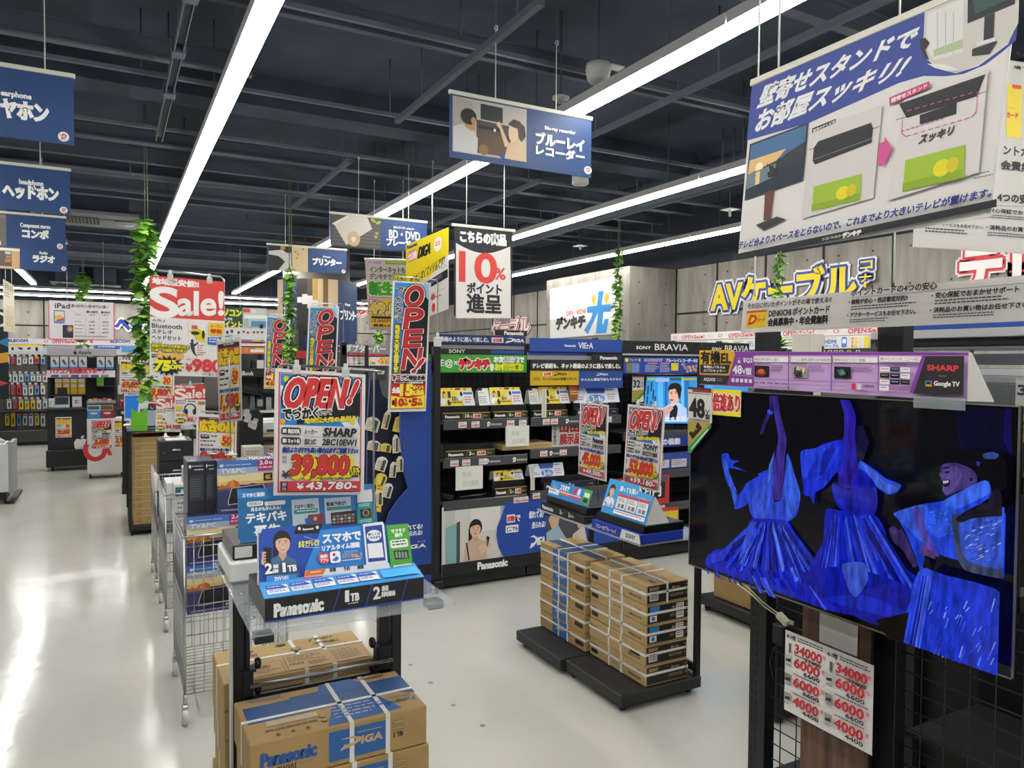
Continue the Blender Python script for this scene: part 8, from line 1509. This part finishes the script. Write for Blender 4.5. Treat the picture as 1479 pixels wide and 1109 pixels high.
for r,(ya,yb,n,sk_) in enumerate(rows):
    for i in range(30 if r < 4 else 9):
        x=7+8.6*i+(r % 2)*3
        if 64 < x < 68 or x > 250:continue
        pl=PY(EY-.05);p0=pl.px(x,ya+random.uniform(-.5,.8));p1=pl.px(x+6.6,yb-random.uniform(0,2))
        k=random.randrange(28);d,col=pack_design(k)
        if x > 70 and x < 166 and r > 0:continue
        o=board('accessory_pack','%s accessory pack, %s along the %s row of the far pegboard' % (('white','pale grey','cream','yellow','blue','red','silver')[k % 7],ORD[min(i,19)] if i < 20 else 'number '+str(i+1),('top','second','third','fourth','lowest')[r]),'accessory',(Plane((p0[0],EY-.05,p1[1]),(1,0,0),(0,0,1)),p1[0]-p0[0],p0[1]-p1[1]),col,d,'accessory packs on the far pegboard',th=.02)
        b=MB();b.tube([(p0[0]+.03,EY,p0[1]-.01),(p0[0]+.03,EY-.06,p0[1]+.004)],.003,CHROME,5);b.build('hook',o)
        if r in (0,1,2,3) and x < 66:c=Canvas(PY(EY-.075));c.unit(p0[0]+.0,p0[1]+.012,.042,.034,10,10);c.R(0,0,10,10,'#d6d6d4');c.R(3,3,7,7,'#77777a');c.build('price_tag',o)
# left edge poster column
board('hanging_banner','dark banner with white and yellow print at the left edge beside the beige one','banner',(Plane(PY(13.0).w(PY(13.0).px(-30,600)[0],1.0),(1,0,0),(0,0,1)),.36,1.3),'#1f2a30',lambda c,w,h:(c.unit(0,0,w,h,100,360),c.E(40,10,100,70,'#d9d9d6'),c.E(50,20,90,60,'#1f2a30'),c.Q([(60,130),(100,110),(100,150)],'#3a7fb8'),c.Q([(50,180),(100,170),(100,210),(70,215)],'#d9a93a'),c.Q([(60,280),(100,295),(60,310)],'#c44a50')),cords=(.5,))
# ================================================================ back fixtures between the sale board and the OPEN banners
FY=9.6
t=thing('back_gondola','dark gondola of computer accessories with a board reading Book behind the sale boards','shelving',(1.6,9.9,0))
g0=PY(FY).px(322,530)[0];g1=PY(FY).px(420,530)[0]+.2
b=MB();b.box(g0,g1,FY+.35,FY+.4,.1,2.0,mat('#4a4b4d',.6));b.build('back_panel',t);b=MB();b.box(g0,g1,FY,FY+.4,.02,.2,BLK);b.build('base',t)
for x in (g0,(g0+g1)/2,g1):b=MB();b.box(x-.02,x+.02,FY+.3,FY+.35,0,2.05,BLK);b.build('upright',t)
for zpx,nm in ((533,0),(593,1),(640,2)):z=PY(FY).px(370,zpx)[1];b=MB();b.box(g0,g1,FY+.02,FY+.35,z-.03,z,mat('#c9cac8' if nm == 1 else '#1f2023',.4));b.build('shelf',t)
def pxbox(t,nm,x0,y0,x1,y1,y,col,draw=None):
    a=PY(y).px(x0,y0);d_=PY(y).px(x1,y1);b=MB();b.box(a[0],d_[0],y,y+.02,d_[1],a[1],ink(col));o=b.build(nm,t)
    if draw:c=Canvas(PY(y));draw(c);c.build('print',o)
    return o
pxbox(t,'sign_board',326,532,386,544,FY,'#1f2023',lambda c:(c.crop(320,510,12.325),c.T('MacBook',220,318,570,395,'#dcdcda',bold=.04)))
def d_strip(c):
    c.crop(300,430,12.325);c.R(300,545,1015,775,'#c9c8ca')
    for i,(x,y) in enumerate(((350,620),(430,600),(550,630),(640,620),(715,635),(820,630),(890,630),(965,630))):c.E(x-22,y-22,x+22,y+30,('#3a3a40','#4a4a52','#33405a','#d0b09a')[i % 4] if i < 4 else '#d6b59e',12);c.E(x-24,y-34,x+24,y-2,'#4a3428' if i > 3 else '#2a2a2c',12)
    c.R(600,745,1000,770,'#b04a8a');c.R(790,750,940,775,'#d6c22a')
pxbox(t,'picture_board',324,473,385,493,FY,'#c9c8ca',d_strip)
pxbox(t,'red_strip',330,495,385,500,FY,'#d6cfce',lambda c:(c.crop(300,430,12.325),c.bars(610,805,980,835,1,'#c44a58',ragged=0)))
pxbox(t,'orange_strip',326,501,385,511,FY,'#d2703a',lambda c:(c.crop(300,430,12.325),c.R(760,920,1000,970,'#cfcfd0'),c.E(650,900,720,970,'#b98a6a'),c.R(850,890,1000,915,'#d9b83a')))
FG='dark devices on the back gondola'
for i,(x0,y0,x1,y1,col,l) in enumerate(((350,519,358,532,'#26282b','small dark speaker on the top shelf of the back gondola, next to the pale one'),(371,520,381,532,'#c9cac6','pale boxed item on the top shelf of the back gondola'),(364,520,370,532,'#1f2123','narrow dark speaker between others on the top shelf of the back gondola'),(349,571,360,592,'#33403a','dark greenish device on the middle shelf of the back gondola'),(361,571,368,592,'#77797a','grey upright device on the middle shelf of the back gondola'),(369,573,382,586,'#17181a','black keypad device on the middle shelf of the back gondola'),(384,574,392,586,'#8d8f90','grey keypad device on the middle shelf of the back gondola'))):
    a=PY(FY+.05).px(x0,y0);z={532:PY(FY).px(370,533)[1]}.get(y1,PY(FY).px(370,593)[1]);d_=PY(FY+.05).px(x1,y1)
    carton('desk_device',l,'device',a[0],d_[0],FY+.05,FY+.17,z+.001,max(a[1],z+.05),ink(col),[('front',lambda c:c.R(20,20,80,70,'#9a9c9e'),100)] if i in (5,6) else ())
for k,(ya,yb) in enumerate(((553,562),(560,568))):
    a=PY(FY+.1).px(349,ya);d_=PY(FY+.1).px(376,yb);t2=thing('laptop',('upper','lower')[k]+' of two half-open dark laptops on the back gondola','laptop',((a[0]+d_[0])/2,FY+.1,d_[1]));b=MB();b.prism([(0,.0),(d_[0]-a[0],-.05),(d_[0]-a[0],-.035),(0,.016)],Plane((a[0],FY+.1,a[1]-.03),(1,0,0),(0,0,1)),-.24,mat('#17181a',.3));b.build('lid',t2);b=MB();b.prism([(0,-.02),(d_[0]-a[0],-.07),(d_[0]-a[0],-.055),(0,-.006)],Plane((a[0],FY+.1,a[1]-.03),(1,0,0),(0,0,1)),-.24,mat('#26282b',.3));b.build('base',t2)
b=MB();z=PY(FY).px(370,568)[1];b.box(g0,g1,FY+.08,FY+.35,z-.012,z,BLK);b.build('shelf',t)
# slanted bin of tagged stock, printer on a wooden-topped table
t=thing('bargain_bin','dark slanted bin hung with grey tags beside the printer table','bin',(1.2,8.9,0));BY=8.55
u=lambda x,y:PY(BY).px(x,y);q=[u(346,607),u(356,594),u(372,590),u(380,600),u(380,660),u(344,660)]
b=MB();b.prism([(p_[0],p_[1]) for p_ in q][::-1],PY(BY),.3,mat('#1a1c1f',.5));b.build('bin',t);z0=q[-1][1];b=MB();b.box(q[-1][0],q[-2][0],BY,BY+.3,.0,z0,BLK);b.build('base',t)
for i in range(9):
    x,y=349+random.random()*18,598+2.6*i;p=PY(BY-.012).px(x,y);pl=Plane((p[0],BY-.004-.002*i,p[1]),(.94,0,-.34),(.34,0,.94));o=board('stock_tag',ORD[i]+' small grey white tag on the dark slanted bin','tag',(pl,.05,.06),'#b9b7b9',lambda c,w,h:(c.unit(0,0,w,h,100,120),c.bars(15,20,85,60,2,'#6a5f66')),'tags on the slanted bin',th=.0015)
t=thing('printer_table','wooden-topped black table carrying the white printer','table',(1.8,9.0,0));TY=8.9
a=PY(TY).px(368,629);z=a[1];b=MB();b.box(a[0],a[0]+.7,TY,TY+.58,z-.025,z,mat('#b9a184',.5,noise=.1),.003);b.build('top',t)
for x in (a[0]+.05,a[0]+.62):
    for y in (TY+.03,TY+.55):b=MB();b.box(x,x+.04,y-.02,y+.02,0,z-.025,BLK);b.build('leg',t)
t=thing('printer','white boxy printer on the wooden-topped table','printer',(a[0]+.3,TY+.25,z));h=PY(TY+.05).px(380,608)[1]
b=MB();b.box(a[0]+.08,a[0]+.55,TY+.06,TY+.45,z+.001,h,mat('#cfcdc8',.4),.02);b.build('body',t);b=MB();b.box(a[0]+.14,a[0]+.5,TY+.054,TY+.07,z+.03,z+.06,mat('#3a3b3d'));b.build('paper_slot',t);b=MB();b.box(a[0]+.1,a[0]+.53,TY+.08,TY+.4,h,h+.012,mat('#dad8d3',.4),.005);b.build('lid',t)
small('dark red printer carton below the printer table',a[0]+.12,a[0]+.56,.02,.36,TY+.1,'#6a2024',lambda c:(c.R(0,0,100,20,'#c9b9a9'),c.bars(10,30,60,60,2,'#9a6a60')),77,None,.4);small('white printer carton stacked on the dark red one under the table',a[0]+.1,a[0]+.5,.362,.6,TY+.12,'#c9c6c0',lambda c:(c.bars(20,10,70,30,2,'#8a6a60'),c.R(0,44,100,60,'#8a2a2e')),60,None,.38);small('cream printer carton standing before the slanted bin',1.22,1.42,.02,.68,8.2,'#bdb8ac',lambda c:(c.bars(10,20,80,60,3,'#8a8478'),c.R(0,200,100,300,'#8a3a3a')),314,None,.2)
# gondolas whose posts carry the banners
for (px_,y,lab) in (((496,505),6.85,'black slotted gondola post under the banner clamp above the large price card'),((424,520),8.0,'black slotted gondola post under the farthest banner clamp')):
    q=at(px_[0],px_[1],1,y);t=thing('gondola_post',lab,'post',(q[0],y,0));b=MB();b.box(q[0]-.028,q[0]+.028,y-.02,y+.03,.09,1.77,BLK,.002);b.build('post',t);b=MB();b.box(q[0]-.03,q[0]+.9,y-.05,y+.45,.02,.09,BLK);b.build('base',t)
    if y > 7:b=MB();meshpanel(b,q[0]+.05,q[0]+.85,.12,1.72,y+.2,.06,.002);b.build('mesh_panel',t);b=MB();b.box(q[0]+.84,q[0]+.87,y+.18,y+.22,.09,1.77,BLK);b.build('rear_post',t);b=MB();b.box(q[0]+.03,q[0]+.4,y+.17,y+.18,1.62,1.7,ink('#b02a30'));b.build('red_board',t)
# remote control rack left of the blue end panel
t=thing('remote_rack','dark blue curved rack of boxed remote controls behind the large price card','rack',(1.45,4.95,0));RYY=4.8
pl=PY(RYY);u=lambda x,y:pl.px(x,y);o_=[u(532,860),u(530,700),u(531,600),u(535,548),u(547,548),u(552,570),u(590,600),u(590,860)]
b=MB();b.prism(o_[::-1],pl,.02,ink('#1a2238'),ink('#4a5fb0'));b.build('back_panel',t);b=MB();b.box(o_[0][0],o_[-1][0],RYY,RYY+.3,.0,.12,BLK);b.build('base',t)
q0,q1=u(541,528),u(556,549);b=MB();b.box(q0[0],q1[0],RYY-.03,RYY-.02,q1[1],q0[1],mat('#3a3b3d',.5));o=b.build('header',t);c=Canvas(PY(RYY-.03));c.unit(q0[0],q1[1],q1[0]-q0[0],q0[1]-q1[1],100,100);c.T('SONY',16,34,82,58,'#e3e3e0',bold=.14);c.build('lettering',o)
pts=sorted([(536,612,20,20,-.3),(556,606,10,26,-.25),(576,612,20,24,-.25),(536,642,18,14,-.2),(553,645,16,12,-.2),(546,668,16,20,-.35),(568,640,9,26,0),(577,640,9,22,0),(544,690,16,18,-.4),(562,676,10,22,-.1),(540,715,12,22,0),(553,705,14,20,-.3),(572,668,10,22,0)],key=lambda q:q[1])
for i,(x,y,w_,h_,r) in enumerate(pts):
    ce=u(x,y);sc=.00475;pp=Plane(pl.w(ce[0],ce[1],.03+.006*i),(cos(r),0,sin(r)),(-sin(r),0,cos(r)));w,h=w_*sc,h_*sc
    kind=i % 4;t2=thing('remote_control_pack',('cream','grey','gold','white')[kind]+' card with a remote control, '+ORD[i]+' from the top of the curved rack','remote control',pp.w(0,0),'remote controls in the curved rack')
    b=MB();cs=[(-w/2,-h/2),(w/2,-h/2),(w/2,h*.3),(w*.2,h/2),(-w*.2,h/2),(-w/2,h*.3)];b.prism(cs,pp,.003,ink(('#d9cfb0','#c9c6b9','#d6c05a','#d3d3cf')[kind]));b.build('card',t2)
    c=Canvas(pp);c.unit(-w/2,-h/2,w,h,100,100);c.bars(12,30,60,80,4,'#9a8a70');c.R(10,84,90,94,'#d9b83a');c.build('print',t2)
    b=MB();b.obox(pp.w(w*.18,-h*.05,.006),pp.U,pp.V,pp.N,w*.13,h*.36,.005,mat('#1f2022',.4),.002);o=b.build('remote',t2)
    b=MB()
    for a_ in range(2):
        for d_ in range(5):b.obox(pp.w(w*(.12+.1*a_),h*(-.3+.12*d_),.0115),pp.U,pp.V,pp.N,w*.03,h*.025,.0007,mat('#8a8c8e',.5))
    b.build('keypad',o)
board('shelf_sign','tall yellow flash card standing in the curved rack low beside the large price card','sign',para((545,686),(555,688),(540,738),'y',4.7),'#d9b83a',lambda c,w,h:(c.unit(0,0,w,h,100,450),c.E(10,10,90,100,'#e3c94a'),c.bars(20,120,80,420,8,'#8a5a2a')),th=.003)
# grey header and leaflets behind, right of the round pier
pl=PY(9.5);a,d_=pl.px(494,497),pl.px(562,512)
t=thing('back_gondola','gondola with a grey lettered header behind the vertical OPEN banner','shelving',(a[0]+.4,9.6,0));b=MB();b.box(a[0],d_[0],9.5,9.52,d_[1],a[1],mat('#7f7f82',.5));o=b.build('header',t);c=Canvas(pl);c.crop(500,470,12.325);c.T('アダプターバー',-140,345,700,480,'#dcdcda',bold=.06);c.R(-60,505,705,540,'#b8343c');c.build('lettering',o)
b=MB();b.box(a[0],d_[0],9.53,9.56,.1,d_[1],mat('#4a4b4d',.6));b.build('back_panel',t);b=MB();b.box(a[0],d_[0],9.3,9.56,0,.1,BLK);b.build('base',t)
a2,d2=pl.px(497,515),pl.px(562,528);b=MB();b.box(a2[0],d2[0],9.46,9.47,d2[1],a2[1],ink('#d9c3c9'));o=b.build('leaflet_strip',t);c=Canvas(PY(9.46));c.crop(500,470,12.325);c.T('インターネットも',110,560,430,590,'#3a7a4a',bold=.08);c.T('デンキチで',120,598,320,640,'#3a7a4a',bold=.08);c.R(330,605,440,640,'#d9cc2a');c.T('49,8',580,590,790,680,'#e8c92a',bold=.1,out=[(.3,'#a83a2a')]);c.T('新生活',200,650,520,690,'#5aa84a',bold=.14);c.build('print',o)
# ================================================================ hanging ivy
def ivy(label,x,y,z0,z1,n,spread=.05,ls=.075):
    t=thing('hanging_ivy',label,'ivy garland',(x,y,z0));b=MB();S=[]
    for s in range(3):
        ph=s*2.1;P=[(x+spread*.5*sin(ph+k*.9+s),y+spread*.5*cos(ph+k*1.1),z1-(z1-z0)*k/14*(1-.06*s)) for k in range(15)];b.tube(P,.004,mat('#4a6a34',.6),5);S.append(P)
    for s in range(2):b.tube([(x+(.02*s),y,z1),(x+.012*s,y,3.42)],.0035,mat('#5a6a58',.6),5)
    b.build('stem',t);b=MB();rr=random.Random(int(x*1000))
    for i in range(n):
        P=S[i % 3];k=rr.uniform(0,13.99);j=int(k);f=k-j;p=np.array(P[j])*(1-f)+np.array(P[j+1])*f;a=rr.uniform(0,6.28);e=rr.uniform(-.9,.5)
        leaf(b,p,(cos(a)*cos(e),sin(a)*cos(e),sin(e)),(0,0,1),ls*rr.uniform(.7,1.3),ls*rr.uniform(.7,1.05),(LEAF,LEAF2,LEAF2)[rr.randrange(3)])
    b.build('leaves',t,'stuff');return t
def ivy_px(label,x,ytop,ybot,Y,n,**k):a=PY(Y).px(x,ytop);d_=PY(Y).px(x,ybot);ivy(label,a[0],Y,d_[1],a[1],n,**k)
ivy_px('long bright green ivy garland hanging beside the large red Sale board',209,318,575,6.0,330,spread=.1,ls=.085)
ivy_px('dark green ivy garland hanging in front of the blue pier wrap',418,385,525,6.6,190,spread=.06,ls=.06)
ivy_px('ivy garland hanging at the edge of the glossy white board on the pier',893,356,492,6.3,190,spread=.05,ls=.06)
ivy_px('ivy garland hanging before the yellow cable lettering',1126,362,470,4.0,120,spread=.05,ls=.045)
ivy_px('thin ivy garland hanging far off above the tablet board',119,395,505,13.2,130,spread=.1,ls=.12)
ivy_px('short thin ivy sprig hanging far off beside the tall OPEN banner',548,476,497,9.0,40,spread=.05,ls=.07)
# ================================================================ ceiling fittings
def fit(name,label,cat,px_,z,prof,m=None,up=True,n=20):
    p=at(px_[0],px_[1],2,z);t=thing(name,label,cat,p);b=MB();b.lathe(p,prof,m or mat('#c3c4c2',.5),n);b.build('body',t)
    b=MB();b.tube([(p[0],p[1],p[2]+prof[-1][1]),(p[0],p[1],3.42)],.006,BEAM,6);b.build('drop_rod',t);return t,p
t,p=fit('dome_camera','white dome camera under the dark ceiling between two light rows','camera',(864,108),3.0,[(.012,-.05),(.04,-.04),(.055,-.02),(.058,0),(.062,.02),(.06,.05)]);b=MB();b.lathe((p[0],p[1],p[2]-.05),[(.012,-.006),(.026,.012)],mat('#9a9b9a',.3),14);b.build('lens_cover',t);b=MB();b.box(p[0]-.02,p[0]+.14,p[1]-.03,p[1]+.03,p[2]+.05,p[2]+.06,mat('#a9aaa8',.5),.003);b.build('bracket',t)
fit('smoke_detector','small white smoke detector behind the blue recorder board','smoke detector',(810,140),2.98,[(.018,-.03),(.024,-.015),(.045,-.01),(.045,.0)])
fit('speaker','white round ceiling speaker just below the corner of the blue recorder board','speaker',(838,267),2.83,[(.05,0),(.058,.006),(.058,.06),(.05,.066)])
t,p=fit('sprinkler','white ceiling sprinkler with a square plate left of the wall-stand poster','sprinkler',(1054,308),2.96,[(.008,-.03),(.012,-.02),(.012,.03)]);b=MB();b.box(p[0]-.06,p[0]+.06,p[1]-.06,p[1]+.06,p[2]+.03,p[2]+.036,WHT,.002);b.build('plate',t)
t,p=fit('sprinkler','white ceiling sprinkler above the glossy white board','sprinkler',(838,358),3.0,[(.012,-.02),(.016,-.01),(.014,.02)]);b=MB();b.box(p[0]-.07,p[0]+.07,p[1]-.07,p[1]+.07,p[2]+.02,p[2]+.026,WHT,.002);b.build('plate',t)
fit('smoke_detector','flat white detector close to the top of the right wall','smoke detector',(1026,379),2.8,[(.04,0),(.05,.006),(.05,.012)])
t=thing('air_conditioner','grey ceiling cassette air conditioner with a round lamp, behind the blue boards','air conditioner',tuple(at(140,312,2,3.1)));p=at(140,312,2,3.1)
b=MB();b.box(p[0]-.6,p[0]+.4,p[1]-.1,p[1]+.75,3.1,3.14,mat('#6f7174',.5),.006);b.build('panel',t);b=MB();b.box(p[0]-.55,p[0]+.02,p[1]+.1,p[1]+.55,3.094,3.1,mat('#2a2c2f',.6))
for k in range(16):x=p[0]-.53+.034*k;b.box(x,x+.012,p[1]+.12,p[1]+.53,3.088,3.095,mat('#5a5c60',.5))
b.build('grille',t);b=MB();b.lathe((p[0]+.27,p[1]+.3,3.07),[(.09,0),(.1,.02),(.1,.03)],mat('#8a8c8e',.4),24);b.build('round_cover',t);b=MB();b.box(p[0]-.5,p[0]+.3,p[1],p[1]+.7,3.14,3.42,CEILM);b.build('body',t)
for (x,y,l) in ((98,411,'far pair of slim air outlets above the tablet board, first'),(152,415,'far pair of slim air outlets above the tablet board, second beside the ivy')):
    p=at(x,y,2,3.05);t=thing('air_outlet',l,'air outlet',p);b=MB();b.box(p[0]-.28,p[0]+.28,p[1]-.3,p[1]+.3,3.05,3.08,mat('#8a8b8a',.5),.005);b.build('frame',t);b=MB();b.box(p[0]-.2,p[0]+.1,p[1]-.2,p[1]+.2,3.045,3.05,mat('#2a2c2f'));b.build('grille',t);b=MB();b.box(p[0]-.2,p[0]+.2,p[1]-.2,p[1]+.2,3.08,3.42,CEILM);b.build('duct',t)
# small screw caps set in the floor
for i,(x,y) in enumerate(((544,897),(593,960),(622,986),(655,1018),(697,1048),(64,735),(62,742),(60,748),(57,755),(54,763),(50,772))):
    p=at(x,y,2,.0);b=MB();b.lathe((p[0],p[1],0),[(.012,.0003),(.012,.0012)],mat('#8d8d88',.4),14);o=b.build('floor_cap',None);o['label']='small grey floor cap, '+(ORD[i]+' from the far end between the two racks' if i < 5 else ORD[i-5]+' from the far end in the left aisle');o['category']='floor cap';o['group']='caps in the floor'
